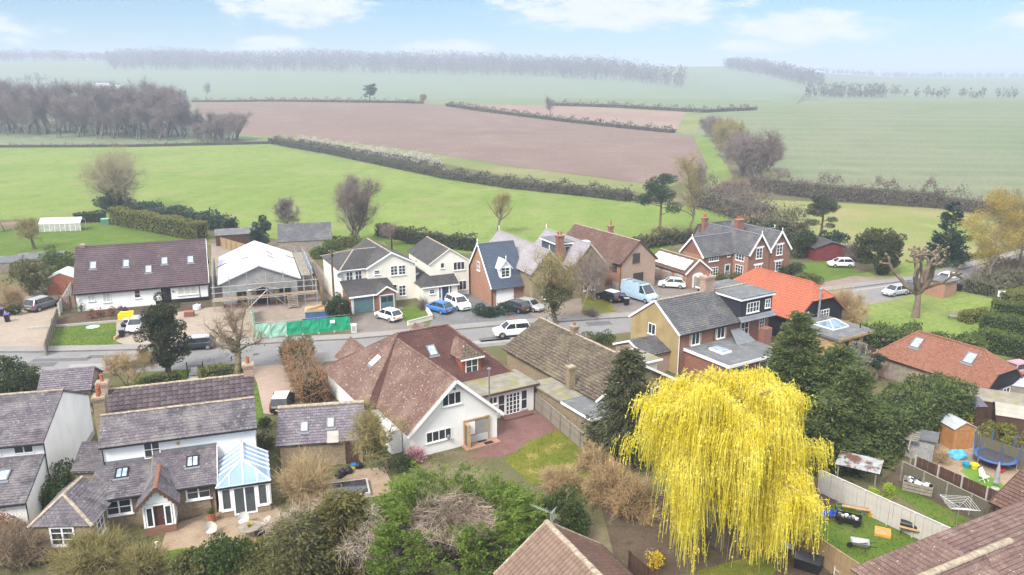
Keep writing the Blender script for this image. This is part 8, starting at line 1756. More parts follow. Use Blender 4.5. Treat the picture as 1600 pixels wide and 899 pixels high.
leaf_tree('olive_tree', 'pale grey-green olive tree beside the garden room', at(1340, 590), 1.5, 1.5, 1.5, 2.4, L_GREY, 51, 5000, .16, 26); leaf_tree('bay_tree', 'small dark round tree in front of the tiled barn door', at(1369, 597), .9, .9, .9, 2.1, L_PINE, 52, 2600, .14, 16); leaf_bush('grass_clump', 'pale feathery grass clump below the olive tree', at(1338, 612), 1.2, 1.2, 1.6, L_GREY, 53, 2200, .25, asp=.15)
twig_bush('cherry_tree', 'pink flowering cherry in front of the tiled barn', at(1512, 622), 2.0, 4.0, TWIG_GR, 54, 700, lm=L_PINK, nl=3800, ls=.13, cat='tree')
twig_bush('magnolia', 'small pink flowering magnolia against the white chalet gable', at(650, 722), 1.1, 1.5, TWIG_GR, 55, 260, lm=L_PINK, nl=1500, ls=.15, cat='tree')
leaf_bush('fern_shrub', 'dark green shrub below the magnolia', at(630, 735), 1.2, .9, .8, L_IVY, 56, 1500)
twig_bush('bare_shrub', 'big rounded brown leafless shrub below the slate outbuilding', at(484, 782), 2.9, 3.6, TWIG_TAN, 57, 4200, w=.013)
bare_tree('ivied_tree', 'tangled bare tree with pale ivy left of the white chalet', at(606, 735), 4.6, 58, spread=2.4, wm=TWIG_OL, tm=BARK_PALE, n1=16, nt=8, tl=.7, ivy=2600)
bare_tree('ivied_tree', 'slender twiggy tree beside the white chalet eaves', at(572, 690), 3.6, 59, spread=1.6, wm=TWIG_OL, n1=12, nt=6, tl=.6, ivy=900)
hedge('beech_hedge', 'coppery beech and evergreen hedge beside the pinkish drive', [tuple(at(462, 566)[:2]), tuple(at(492, 632)[:2])], 2.4, 2.2, L_BEECH, 60, dens=75, ls=.17, jag=.25, core=HC, twig=(TWIG_BR, 1.1, 1.3)); leaf_bush('laurel', 'bright green laurel at the road end of the beech hedge', at(466, 566), 1.8, 1.5, 2.7, L_OLIVE, 61, 4200, .2)
twig_bush('pampas_stems', 'pale dry stems rising above the laurel', at(462, 562), 1.4, 3.2, TWIG_PALE, 62, 120, w=.025)
# shrubs in the lower left
twig_bush('bare_shrub', 'olive-brown twiggy shrub at bottom left below the pavilion', at(150, 893), 3.0, 3.0, TWIG_OL, 63, 5000, w=.012, lm=L_OLIVE, nl=2600); twig_bush('bare_shrub', 'olive twiggy shrub at bottom left, right of the first', at(225, 897), 2.0, 2.2, TWIG_OL, 64, 2800, lm=L_OLIVE, nl=2000)
twig_bush('bare_shrub', 'brown twiggy shrub at the very bottom left corner', at(30, 880), 2.6, 3.2, TWIG_BR, 65, 3600); leaf_bush('rust_shrub', 'rust-coloured shrub at left edge below the white gable house', at(8, 842), 1.5, 1.5, 2.2, L_RUST, 66, 2200, .16)
leaf_bush('ivy_bank', 'ivy and honeysuckle spilling over the passage wall', at(105, 772), 2.3, 1.5, 2.6, L_IVY, 67, 5200, .16, nl=22); leaf_bush('ivy_bank', 'evergreen climber along the white gable house foot', at(60, 800), 1.9, 1.3, 2.0, L_IVY, 68, 3600, .16)
for i, (x, y, rx, h, m_, lab) in enumerate(((345, 893, 1.9, 1.9, L_IVY, 'dark evergreen shrub at the bottom below the cottage lawn'), (300, 900, 1.3, 1.2, L_OLIVE, 'low olive green shrub beside the cottage lawn'), (395, 872, 1.2, 1.0, L_HEDGEY, 'yellow-green shrub below the garden table'), (425, 905, 2.2, 1.8, L_OLIVE, 'olive green shrub at the bottom left of the conifers'))): leaf_bush('garden_shrub', lab, at(x, y), rx, rx, h, m_, 70 + i, 3200, .17)
conifer('bronze_conifer', 'bronze-green conifer left of the hollow cypress', at(540, 875), 4.6, 2.7, leafy('bronze_green', (.10, .10, .025), (.16, .14, .035), (.20, .16, .04), scale=.8), 75, n=17000, ls=.24, power=.5, nb=260, top=.1); conifer('bronze_conifer', 'olive conifer at the bottom beside the bronze one', at(470, 905), 4.2, 2.3, L_OLIVE, 76, n=12000, ls=.24, power=.5, nb=200, top=.1)
bare_tree('bare_shrub_tree', 'pale tangled bare tree below the conservatory terrace', at(452, 868), 3.6, 77, spread=2.4, wm=TWIG_PALE, tm=BARK_PALE, n1=16, nt=7, tl=.8, tup=0); bare_tree('bare_shrub_tree', 'pale twiggy tree at the bottom centre left', at(560, 905), 3.6, 78, spread=2.0, wm=TWIG_PALE, tm=BARK_PALE, n1=12, nt=5, tl=.8)
twig_bush('beech_thicket', 'tan beech thicket left of the willow', at(950, 778), 2.6, 3.4, TWIG_TAN, 79, 3400, lm=L_BEECH, nl=4200, ls=.13); twig_bush('beech_thicket', 'orange-brown beech thicket below the dark cypress', at(990, 800), 2.6, 3.0, TWIG_TAN, 80, 2600, lm=L_BEECH, nl=4200, ls=.13); twig_bush('beech_thicket', 'sparse straw-coloured thicket at the lawn end', at(880, 768), 2.4, 2.2, TWIG_TAN, 81, 2600, lm=L_BEECH, nl=900)
twig_bush('beech_thicket', 'straw-coloured shrub between fence and thicket', at(925, 735), 1.6, 2.6, TWIG_TAN, 82, 1600, lm=L_BEECH, nl=1500)
leaf_tree('holly', 'dark glossy evergreen behind the ribbed tile roof', at(885, 838), 1.9, 1.7, 1.9, 2.0, L_IVY, 83, 7000, .16, 30); leaf_bush('forsythia', 'yellow forsythia beside the dark fence', at(1018, 892), .7, .6, 1.9, L_YELLOW, 84, 900, .1); leaf_bush('lime_shrub', 'lime green shrub beside the pale fence', at(1374, 782), .9, .7, 1.2, L_LIME, 85, 1300, .13)
leaf_bush('fence_hedge', 'olive green hedge above the trampoline fence', at(1555, 690), 1.6, .8, 1.9, L_HEDGEY, 86, 2400, .15); leaf_bush('fence_hedge', 'pale olive hedge at right edge above the fence', at(1592, 702), 1.6, .8, 1.9, L_HEDGEY, 87, 2000, .15); leaf_bush('yellow_shrub', 'yellow flowering shrub before the purple-roofed shed', at(1502, 668), .8, .6, 1.3, L_YELLOW, 88, 700, .12); twig_bush('dry_grass', 'dry straw-coloured clump beside the orange shed', at(1470, 722), 1.0, 1.3, TWIG_TAN, 89, 700)
leaf_bush('ivy_heap', 'ivy heaped over the ruined lean-to', at(1345, 722), 1.6, 1.2, 1.6, L_IVY, 90, 2400, .15)
leaf_bush('box_ball', 'small clipped dark bush beside the outbuilding', at(413, 668), .8, .6, .8, L_DARK, 91, 900, .12); leaf_bush('garden_shrub', 'bright green shrub between cottage and outbuilding', at(412, 700), 1.0, 1.0, 1.3, L_OLIVE, 92, 1600, .14); leaf_bush('garden_shrub', 'variegated shrub between the two white houses', at(155, 640), 1.1, 1.8, 2.4, L_HEDGEY, 93, 2600, .16)
# ------------------------------------------------------------------ along the road
leaf_tree('yew_tree', 'dark evergreen tree with forked trunk standing by the road', at(264, 590), 2.9, 2.6, 4.1, 4.9, leafy('yew_dark', (.035, .045, .02), (.06, .07, .028), (.10, .105, .045)), 100, 26000, .17, 130, lump=.2, tr=.34, taper=.3)
bare_tree('pollarded_tree', 'bare pollarded tree by the road behind the cottage', at(372, 590), 7.0, 101, trunk_h=1.6, tr=.36, spread=3.6, tm=plain('green_brown_bark', (.19, .16, .085), .95, .3, 3), wm=TWIG_BR, n1=13, n2=5, n3=4, nt=6, tl=.8, up=.75, ivy=500)
bare_tree('bare_fruit_tree', 'pale twiggy bare tree at the cottage front garden', at(205, 610), 3.4, 102, spread=1.9, stems=3, n1=8, wm=TWIG_TAN, nt=7, tl=.6)
leaf_bush('cypress_bush', 'dark conifer bush at left edge by the road', at(18, 628), 2.2, 2.0, 4.4, L_DARK, 103, 7000, .2, nl=30); leaf_bush('golden_bush', 'yellow-green bush at left edge by the road', at(48, 610), 1.4, 1.4, 2.6, L_OLIVE, 104, 2600, .17)
for i, (p, q, w, h, lab) in enumerate((((312, 592), (388, 584), 2.2, 1.1, 'low mounded hedge right of the iron gate'), ((222, 606), (284, 594), 1.2, .9, 'low hedge left of the iron gate'))): a, b_ = at(*p), at(*q); hedge('mounded_hedge', lab, [a[:2], b_[:2]], w, h, L_HEDGEY, 105 + i, dens=80, ls=.16, jag=.15, round_=.35, core=HC)
for i, (x, y, m_, lab) in enumerate(((143, 498, L_RUST, 'rusty shrub in the flower bed, first from the left'), (158, 496, L_RUST, 'rusty shrub in the flower bed, second from the left'), (176, 493, L_RUST, 'rusty shrub in the flower bed, third from the left'), (192, 490, leafy('plum_leaf', (.10, .04, .05), (.15, .06, .06)), 'plum-coloured shrub in the flower bed, nearest the door'))): leaf_bush('bed_shrub', lab, at(x, y), .6, .5, 1.2, m_, 110 + i, 500, .13)
leaf_bush('wall_creeper', 'green creeper on the chalet bungalow wall', at(127, 487), .7, .3, 1.7, L_IVY, 115, 500, .12)
leaf_tree('garden_evergreen', 'rounded green tree behind the chalet bungalow left end', at(96, 432), 2.6, 2.4, 2.4, 2.6, L_HEDGE, 116, 7000, .24, 30); leaf_tree('garden_evergreen', 'large green shrub left of the garden shed', at(46, 462), 3.0, 2.6, 2.6, 2.8, L_OLIVE, 117, 8000, .24, 34); twig_bush('bare_shrub', 'brown bare shrub left of the grey car', at(20, 480), 2.4, 3.8, TWIG_TAN, 118, 2600); leaf_bush('garden_shrub', 'dark low shrub in front of the bare shrub at left', at(24, 492), 1.3, 1.0, 1.3, L_DARK, 119, 1400, .18)
leaf_tree('laurel_bush', 'dark rounded evergreen beside the teal garage', at(531, 502), 2.0, 1.7, 1.9, 2.0, L_DARK, 120, 8000, .2, 30)
leaf_bush('juniper', 'low spreading juniper in front of the white garage', at(772, 492), 3.4, 1.4, 1.0, L_PINE, 121, 4200, .22)
bare_tree('ivied_tree', 'ivy-clad tree in front of the gabled brick wings', at(868, 506), 8.8, 122, trunk_h=1.2, tr=.34, spread=4.8, wm=TWIG_OL, tm=BARK, n1=20, n2=5, n3=4, nt=4, tl=1.3, tw=.015, up=1.0, ivy=4200)
bare_tree('bare_tree', 'slim pale bare trunk beside the ivy-clad tree', at(909, 489), 7.6, 123, tr=.16, spread=3.2, wm=TWIG_GR, tm=BARK_PALE, n1=14, nt=3, tl=.9, tw=.016)
bare_tree('bare_tree', 'bare brown tree in front of the pink brick house', at(930, 470), 6.0, 124, tr=.14, spread=3.0, stems=2, wm=TWIG_BR, n1=12, nt=3, tl=.9, tw=.016)
twig_bush('bare_shrub', 'bare shrub by the pavement near the black car', at(925, 495), 1.8, 1.4, TWIG_GR, 125, 700); leaf_bush('garden_shrub', 'green shrub behind the mossy bungalow ridge', at(922, 540), 1.6, 1.2, 1.6, L_OLIVE, 126, 2200); leaf_bush('clipped_shrub', 'clipped dark shrub with mossy top behind mossy bungalow', at(942, 543), 1.3, 1.0, 1.9, L_IVY, 127, 2200)
twig_bush('bare_shrub', 'bare shrub beside the cream gable house porch', at(660, 484), 1.0, 2.4, TWIG_GR, 128, 600)
twig_bush('willow_shrub', 'pale straw-coloured bare bush right of the orange roof', at(1318, 500), 3.4, 4.8, TWIG_TAN, 129, 4200, w=.016)
def plane_tree():
 rng = np.random.default_rng(7); p = at(1430, 496); t = thing('pollarded_plane', 'big pale pollarded plane tree with knuckled stumps on the green', 'tree', p, 0)
 S = []; tips = []
 def limb(q, d, L, r, n=5, curl=.25):
  d = np.array(d, float); d /= np.linalg.norm(d)
  for i in range(n): d = d + rng.normal(size=3) * curl * .5 + np.array([0, 0, .13]); d /= np.linalg.norm(d); q2 = q + d * L / n; S.append((q, q2, r * (1 - .42 * i / n), r * (1 - .42 * (i + 1) / n))); q = q2
  return q, d
 b0, d0 = limb(np.array([0, 0, 0.]), (.05, 0, 1), 3.4, .52, 4, .08)
 for az, e, L, r in ((-.2, .45, 5.2, .36), (.5, .9, 4.6, .3), (1.6, 1.2, 4.4, .3), (2.7, .8, 4.6, .34), (3.6, .55, 4.4, .32), (4.6, 1.1, 3.8, .28), (5.5, 1.6, 4.8, .3), (1.0, .5, 3.6, .24), (3.1, 1.3, 4.2, .26), (4.1, .35, 4.4, .24), (6.1, .9, 4.2, .26)):
  q, d = limb(b0 - np.array([0, 0, rng.uniform(0, .6)]), (math.cos(az), math.sin(az), e + .45), L * 1.25, r * .85, 6, .5)
  for k in range(4): q2, d2 = limb(q, d + rng.normal(size=3) * .8, rng.uniform(.6, 1.9), .15, 3, .5); tips.append(q2)
 V, F = tubes([s[0] for s in S], [s[1] for s in S], [s[2] for s in S], [s[3] for s in S], 8); parts = [(V, F)]
 mk('trunk', *joinm(parts), plain('plane_bark', (.20, .15, .11), .9, .3, 2, patch=((.12, .095, .065), 1.5, .45, .7)), t)
 for q in tips: MB().lathe([(.02, -.2), (.14, -.12), (.19, .02), (.13, .14), (.02, .2)], 8, tuple(q)).build('knuckle', MATS['plane_bark'], t)
plane_tree()
# ------------------------------------------------------------------ behind the houses
def lf(px_, py_): p = T(px_, py_); return (p.x, p.y, p.z)
bare_tree('bare_tree', 'big rounded bare tree with dark ivied base in the pasture corner', lf(190, 330), 10.0, 140, trunk_h=.8, tr=.3, spread=9.0, stems=4, wm=plain('pale_olive_twigs', (.33, .29, .18), .95, .3, .5), n1=14, n2=7, n3=5, nt=6, tl=2.0, tw=.010, up=.42)
leaf_tree('ivy_thicket', 'dark green ivy thicket at the foot of the rounded bare tree', lf(188, 332), 5.0, 3.0, 2.6, 2.4, L_PINE, 141, 6000, .4, 30)
a, b_ = T(182, 350), T(316, 376); hedge('clipped_hedge', 'long golden-brown clipped hedge beside the back lawn', [(a.x, a.y), (b_.x, b_.y)], 2.4, 3.4, L_HEDGEY, 142, dens=32, ls=.3, jag=.12, core=HC)
a, b_ = T(205, 336), T(362, 362); hedge('loose_hedge', 'dark evergreen hedge behind the golden clipped hedge', [(a.x, a.y), (b_.x, b_.y)], 3.0, 2.6, L_PINE, 143, dens=22, ls=.4, jag=.4, core=HC)
a, b_ = T(118, 348), T(165, 346); hedge('loose_hedge', 'low dark hedge behind the green water tank', [(a.x, a.y), (b_.x, b_.y)], 1.6, 2.0, L_DARK, 144, dens=30, ls=.3, core=HC)
bare_tree('apple_tree', 'small gnarled fruit tree on the back lawn', lf(54, 389), 4.6, 145, trunk_h=1.4, tr=.3, spread=3.0, wm=TWIG_OL, n1=12, nt=6, tl=.9, tw=.018); bare_tree('bare_tree', 'dark purplish bush tree at the left edge of the back lawn', lf(6, 361), 4.5, 146, spread=2.2, wm=TWIG_DK, n1=12, nt=7, tl=.9, tw=.02)
bare_tree('round_bare_tree', 'dense round dark bare tree behind the weathered barn', lf(453, 366), 5.8, 147, trunk_h=.8, spread=3.6, wm=TWIG_DK, n1=18, n2=7, nt=8, tl=.9, tw=.013, up=.6); bare_tree('tall_bare_tree', 'tall brownish bare tree behind the cream houses', lf(556, 376), 11.5, 148, trunk_h=1.2, spread=4.6, tr=.22, stems=3, wm=TWIG_GR, n1=18, n2=7, nt=7, tl=1.3, tw=.011, up=.9)
bare_tree('pollarded_tree', 'fan-shaped pollarded tree behind the blue slate house', lf(779, 366), 7.4, 149, trunk_h=2.2, tr=.3, spread=3.8, wm=TWIG_OL, n1=16, n2=5, nt=5, tl=1.1, tw=.012, up=1.1); bare_tree('bare_tree', 'small pale tree in the lawn behind the cream houses', lf(612, 384), 4.0, 150, spread=2.2, wm=TWIG_GR, tm=BARK_PALE, n1=9, nt=4, tl=.8)
leaf_tree('garden_evergreen', 'dark evergreen behind the white roofed unfinished house', lf(410, 386), 2.4, 2, 3.0, 2.8, L_PINE, 151, 5000, .3, 26, taper=.5); leaf_bush('garden_shrub', 'bushy green shrubs right of the unfinished house', lf(512, 402), 2.6, 2.2, 2.6, L_HEDGE, 152, 4000, .25); leaf_bush('garden_shrub', 'low olive shrubs behind the cream house ridge', lf(525, 385), 5.5, 3, 2.0, L_OLIVE, 153, 5000, .3)
a, b_ = T(640, 380), T(742, 392); hedge('loose_hedge', 'dark hedge behind the cream gable house', [(a.x, a.y), (b_.x, b_.y)], 1.8, 2.4, leafy('winter_hedge', (.07, .07, .035), (.11, .10, .05), (.09, .10, .04)), 154, dens=34, ls=.28, jag=.25, core=HC)
a, b_ = T(592, 368), T(645, 378); hedge('loose_hedge', 'dark hedge behind the lawn of the cream house', [(a.x, a.y), (b_.x, b_.y)], 1.8, 2.2, MATS['winter_hedge'], 155, dens=34, ls=.28, jag=.25, core=HC)
a, b_ = T(995, 388), T(1085, 376); hedge('loose_hedge', 'brown scrub behind the pink brick house garden', [(a.x, a.y), (b_.x, b_.y)], 2.6, 2.0, MATS['winter_hedge'], 156, dens=30, ls=.3, jag=.4, core=HC, twig=(TWIG_BR, 1.2, 2))
def pine(name, label, loc, H, seed, rad, m_=L_PINE):
 rng = np.random.default_rng(seed); t = thing(name, label, 'tree', loc, 0); nb = 26; C, S = [], []; P0, P1, r0, r1 = [np.zeros(3)], [np.array([.2, 0, H * .95])], [.3], [.06]
 for k in range(nb): z = H * (.38 + .6 * rng.uniform()); az = rng.uniform(0, 6.28); L = rad * (1.1 - .75 * (z / H - .38) / .6) * rng.uniform(.5, 1.05); c = np.array([math.cos(az) * L, math.sin(az) * L, z + .3]); C.append(c); S.append(np.array([1.15, 1.15, .55]) * rng.uniform(.75, 1.3) * rad / 3.6); P0.append(np.array([0, 0, z - .4])); P1.append(c); r0.append(.09); r1.append(.03)
 V, F = tubes(P0, P1, r0, r1, 6); mk('trunk', V, F, plain('pine_bark', (.20, .12, .08), .95, .3, 3), t); P, d = blob_points(rng, 8500, C, S, .4); d[:, 2] += .5; V, F = leaves(P, rng, .36, d, .5, .25); mk('crown', V, F, m_, t)
pine('scots_pine', 'dark scots pine behind the garage with solar panels', lf(1030, 368), 11.2, 160, 4.4); pine('scots_pine', 'scots pine behind the dark red shed', lf(1281, 380), 8.6, 161, 3.4, leafy('dull_pine', (.06, .075, .05), (.085, .10, .06), (.10, .11, .07)))
bare_tree('tall_bare_tree', 'tall slender bare tree right of the scots pine', lf(1078, 366), 15.5, 162, trunk_h=3, spread=4.4, tr=.24, wm=TWIG_OL, n1=20, n2=6, nt=5, tl=1.3, tw=.012, up=.8, ivy=500)
leaf_tree('round_yew', 'large round dark yew on the green', lf(1371, 428), 3.5, 3.3, 4.2, 4.1, leafy('olive_yew', (.05, .065, .022), (.085, .09, .03), (.11, .11, .04)), 163, 15000, .3, 60, lump=.3)
conifer('spiky_conifer', 'spiky dark conifer behind the pollarded plane', lf(1478, 418), 11.0, 3.1, L_PINE, 164, n=9000, ls=.42, nb=80, droop=-.1, power=.75)
def birch():
 t = bare_tree('birch', 'tall birch with hazy yellow catkins and white trunk at right edge', lf(1540, 446), 14.5, 166, trunk_h=3.0, tr=.2, spread=5.4, tm=plain('birch_bark', (.55, .51, .44), .8, .3, 3, patch=((.12, .10, .08), 3, .6, .7)), wm=TWIG_OL, n1=24, n2=6, nt=4, tl=1.2, tw=.014, up=.7, droop=.25)
 rng = np.random.default_rng(4); C, S = lumps(rng, 60, 4.6, 4.6, 6.0, 8.6, 1.3, .2); P, d = blob_points(rng, 18000, C, S, .2); d[:, 2] -= .6; V, F = leaves(P, rng, .19, d, .5, .4); mk('catkins', V, F, L_BIRCH, t)
birch()
bare_tree('bare_tree', 'pinkish bare tree at the right edge behind the birch', lf(1590, 430), 11, 167, spread=5, wm=TWIG_GR, n1=14, nt=5, tl=1.3, tw=.018)
a, b_ = T(1180, 372), T(1262, 385); hedge('shrub_belt', 'tall mixed shrubs behind the gabled brick house', [(a.x, a.y + 4), (b_.x, b_.y + 4)], 5, 3.6, MATS['scrub'], 168, dens=22, ls=.4, jag=.9, core=HC, twig=(TWIG_GR, 2.0, 2))
leaf_bush('dark_shrub', 'dark evergreen between gabled brick house and red shed', lf(1252, 402), 2.6, 2.2, 4.2, L_DARK, 169, 4200, .3); leaf_bush('blue_conifer_bush', 'blue-green conifer bush beside the scots pine', lf(1300, 390), 2.2, 2.0, 3.6, L_PINE, 170, 3200, .3); twig_bush('bare_shrub', 'purplish bare scrub right of the dark red shed', lf(1338, 408), 3.4, 3.6, TWIG_GR, 171, 2200, w=.022)
leaf_bush('brush_pile', 'rusty brown brush heap beside the road at right', lf(1562, 430), 3.4, 1.9, 2.6, leafy('dead_brush', (.22, .13, .075), (.30, .19, .11), (.17, .11, .06)), 172, 2600, .3)
leaf_bush('garden_shrub', 'clipped green shrubs before the gabled brick house', lf(1140, 440), 2.2, 1.2, 1.3, L_OLIVE, 173, 1600, .2); leaf_bush('garden_shrub', 'dark shrubs behind the bright orange roof', lf(1235, 430), 3.4, 1.6, 2.0, L_DARK, 174, 3000, .24); leaf_bush('garden_shrub', 'brown-green scrub by the lane beside the orange roof', lf(1262, 445), 2.6, 1.6, 1.6, L_OLIVE, 175, 2200, .24)
# ------------------------------------------------------------------ hedgerows and trees of the fields
def hedgerow(name, label, pts, w, h, m_, seed, dens=3.2, ls=1.0, twig=None, jag=.8): P = [T(*p) for p in pts]; return hedge(name, label, [(q.x, q.y) for q in P], w, h, m_, seed, dens=dens, ls=ls, jag=jag, core=MATS['scrub_core'], twig=twig)
plain('scrub_core', (.07, .065, .045), 1, .3, .2)
M_HR = leafy('hedgerow_scrub', (.075, .075, .05), (.11, .10, .065), (.08, .095, .045), scale=.2); M_HR2 = leafy('hedgerow_brown', (.16, .125, .10), (.20, .16, .125), (.13, .12, .08), scale=.2)
hedgerow('hedgerow', 'dark hedgerow between the pasture and ploughed field', ((425, 224), (520, 241), (600, 258), (700, 279), (800, 294), (900, 304), (985, 314)), 3.4, 2.2, M_HR, 200, dens=14, ls=.42, jag=.5, twig=(TWIG_GR, 1.2, 2))
hedgerow('blossom_hedge', 'pale blackthorn blossom along the hedgerow top, left stretch', ((470, 226), (545, 240)), 2.6, 2.9, L_WBLOSSOM, 201, dens=14, ls=.38, jag=.5); hedgerow('blossom_hedge', 'pale blackthorn blossom along the hedgerow, middle stretch', ((555, 243), (650, 259), (685, 268)), 2.6, 3.2, L_WBLOSSOM, 202, dens=14, ls=.38, jag=.6)
hedgerow('hedgerow', 'thin hedgerow between the two tilled fields', ((700, 166), (760, 175), (880, 190), (1000, 203), (1052, 208)), 3, 1.8, M_HR, 203, dens=6, ls=.6); hedgerow('hedgerow', 'far hedgerow along the top of the ploughed fields', ((300, 160), (420, 159), (560, 160), (660, 162)), 3, 1.6, M_HR2, 204, dens=3, ls=.8); hedgerow('hedgerow', 'far broken hedgerow above the pale tilled field', ((860, 165), (960, 168), (1100, 176), (1180, 172)), 4, 2.0, M_HR2, 205, dens=3, ls=.8)
hedgerow('hedgerow', 'brown hedgerow between the meadow and the wheat field', ((1175, 298), (1250, 306), (1330, 314), (1465, 324)), 4.5, 3.8, M_HR2, 206, dens=14, ls=.4, twig=(TWIG_GR, 2.4, 2)); hedgerow('hedgerow', 'scrubby hedge end beside the tall birch', ((1465, 324), (1590, 338)), 4.0, 3.0, M_HR2, 207, dens=12, ls=.4, twig=(TWIG_GR, 2.0, 3))
hedgerow('hedgerow', 'scrub between scots pine and the meadow', ((1095, 320), (1140, 332), (1190, 350)), 7, 4.0, M_HR2, 208, dens=12, ls=.4, twig=(TWIG_GR, 2.6, 2)); hedgerow('hedgerow', 'low dark fence line hedge across the left pasture edge', ((-40, 231), (200, 230), (420, 225)), 1.2, 1.2, M_HR2, 209, dens=2.5, ls=.6, jag=.3)
# tree belt by the grass track, lone trees, the wood on the left
def var(seed, H, spread, wm, stems=1, up=.6, nt=5, tl=2.0, tw=.024, n1=12, n2=5, n3=3, th=None):
 t = bare_tree('bare_tree', 'x', (0, 0, 0), H, seed, trunk_h=th, spread=spread, wm=wm, tm=plain('distant_bark', (.17, .14, .13), .95, .3, .5), n1=n1, n2=n2, n3=n3, nt=nt, tl=tl, tw=tw, up=up, stems=stems, cat='tree'); return t, kid_map(t)
VARS = [var(300 + i, 13, 4.4, (TWIG_DK, TWIG_GR, TWIG_DK, TWIG_GR)[i], th=5 - i * .6, up=.9) for i in range(4)]; BUSH = [var(310 + i, 8, 5.0, (TWIG_OL, TWIG_GR, TWIG_BR)[i], stems=3, th=.8, n1=14, n2=6, nt=8, tl=1.5, tw=.024) for i in range(3)]
rng = random.Random(11)
def put(v, p, s, label, group=None, name=None):
 o = copy_tree(v[0], v[1], (p[0], p[1], gz(p[0], p[1]) - .1), rng.uniform(0, 360), label, (s * rng.uniform(.9, 1.1), s * rng.uniform(.9, 1.1), s), group)
 if name: o.name = name
 return o
n = 0
for k in range(240):
 px_ = rng.uniform(-30, 372); lim = 205 + 12 * (px_ / 372); row = rng.random(); py_ = lim - row * (26 if px_ < 300 else 8) + 8; p = T(px_, py_); put(rng.choice(VARS), p, rng.uniform(.75, 1.65) * (1 if px_ < 290 else .6), 'leafless tree in the grey-brown wood left of the ploughed field', 'leafless trees of the left wood')
for i, (x, y, s, v, lab) in enumerate(((1108, 214, .9, 1, 'grey bush at the far end of the grass track'), (1118, 222, 1.15, 1, 'grey bush second along the grass track'), (1128, 234, 1.25, 0, 'olive bush third along the grass track'), (1140, 246, 1.3, 0, 'olive bush fourth along the grass track'), (1160, 274, 1.35, 1, 'broad grey bush nearest on the grass track'), (1180, 280, 1.45, 1, 'broad pinkish bush right of the grass track'), (1198, 268, 1.0, 1, 'low bush right of the broad grey ones'), (1150, 322, .7, 2, 'brown bush by the scrub below the track'))): put(BUSH[v], T(x, y), s, lab, None, 'field_bush')
for x, y, s, lab in ((322, 156, 1.25, 'lone pale tree left on the skyline of the ploughed field'), (661, 160, .6, 'small far bush right of the lone skyline tree'), (862, 187, .9, 'lone bare tree on the hedge between the tilled fields'), (1102, 320, .75, 'bare tree rising behind the scots pine')): put(VARS[0] if x not in (661,) else BUSH[0], T(x, y), s, lab, None, 'lone_tree')
leaf_tree('ivy_clad_tree', 'lone dark ivy-clad tree on the ploughed field skyline', lf(578, 160), 4.6, 4, 5.5, 8.5, L_PINE, 320, 2200, .8, 30, tr=.5, taper=-.2)
for v in VARS + BUSH:
 for c in v[1][v[0]]: bpy.data.objects.remove(c)
 bpy.data.objects.remove(v[0])
def wood(name, label, outline, n, seed, H, m_, size=.72):
 """far leafless wood that reads as one mass: stems and twig sprays of many trees in one mesh"""
 rg = np.random.default_rng(seed); P = outline; xs = [p.x for p in P]; ys = [p.y for p in P]; pts = []
 def inside(x, y):
  c = False
  for i in range(len(P)):
   a, b = P[i], P[i - 1]
   if (a.y > y) != (b.y > y) and x < (b.x - a.x) * (y - a.y) / (b.y - a.y) + a.x: c = not c
  return c
 while len(pts) < n:
  x, y = rg.uniform(min(xs), max(xs)), rg.uniform(min(ys), max(ys))
  if inside(x, y): pts.append((x, y))
 A = np.array(pts); Z = terr(A[:, 0], A[:, 1]); hh = H * rg.uniform(.5, 1.2, n) * (1 + .12 * np.sin(A[:, 0] * .021 + A[:, 1] * .013)); k = 26; base = np.stack([A[:, 0], A[:, 1], Z], 1); rep = np.repeat(base, k, 0); h = np.repeat(hh, k)
 d = rg.normal(size=(n * k, 3)); d /= np.linalg.norm(d, axis=1)[:, None]; Q = rep + d * np.stack([h * .27, h * .27, h * .36], 1) + np.stack([0 * h, 0 * h, h * .62], 1); aim = d.copy(); aim[:, 2] += .8
 V1, F1 = leaves(Q, rg, 3.4 * size, aim, .5, .5); V2, F2 = tubes(base, base + np.stack([0 * hh, 0 * hh, hh * .7], 1), np.full(n, .3), np.full(n, .1), 4)
 V, F = joinm([(V1, F1), (V2, F2)]); V = V - base[0]; o = mk(name, V, F, m_, None, 'stuff'); o.location = tuple(base[0]); tag(o, label, 'wood')
M_WOOD = plain('far_wood', (.135, .105, .105), 1, .25, .02); M_WOOD2 = plain('far_wood_green', (.12, .12, .09), 1, .25, .02)
def Q(*pts): return [Vector(((x - 800) / FPX * .966 * y, y)) for x, y in pts]
wood('far_wood', 'long hazy wood along the ridge behind the fields', Q((170, 1520), (400, 1500), (560, 1480), (850, 1400), (1000, 1280), (1072, 1130), (1066, 1330), (960, 1700), (800, 1900), (420, 1950), (170, 1950)), 3300, 401, 25, M_WOOD)
wood('far_wood', 'hazy wooded slope at the far left skyline', Q((-60, 1750), (120, 1780), (300, 1700), (300, 2050), (-60, 2100)), 800, 402, 20, M_WOOD)
wood('far_wood', 'dark copse on the hilltop right of the long wood', Q((1130, 1750), (1200, 1500), (1282, 1200), (1288, 1320), (1225, 1700), (1140, 1980)), 600, 403, 20, M_WOOD)
wood('far_wood', 'hazy far tree belt beyond the wheat field, left part', Q((1245, 930), (1300, 900), (1390, 880), (1390, 960), (1300, 1000)), 90, 404, 12, M_WOOD2); wood('far_wood', 'scattered far trees beyond the wheat field at right', Q((1380, 900), (1660, 850), (1660, 960), (1400, 1000)), 40, 405, 11, M_WOOD2)
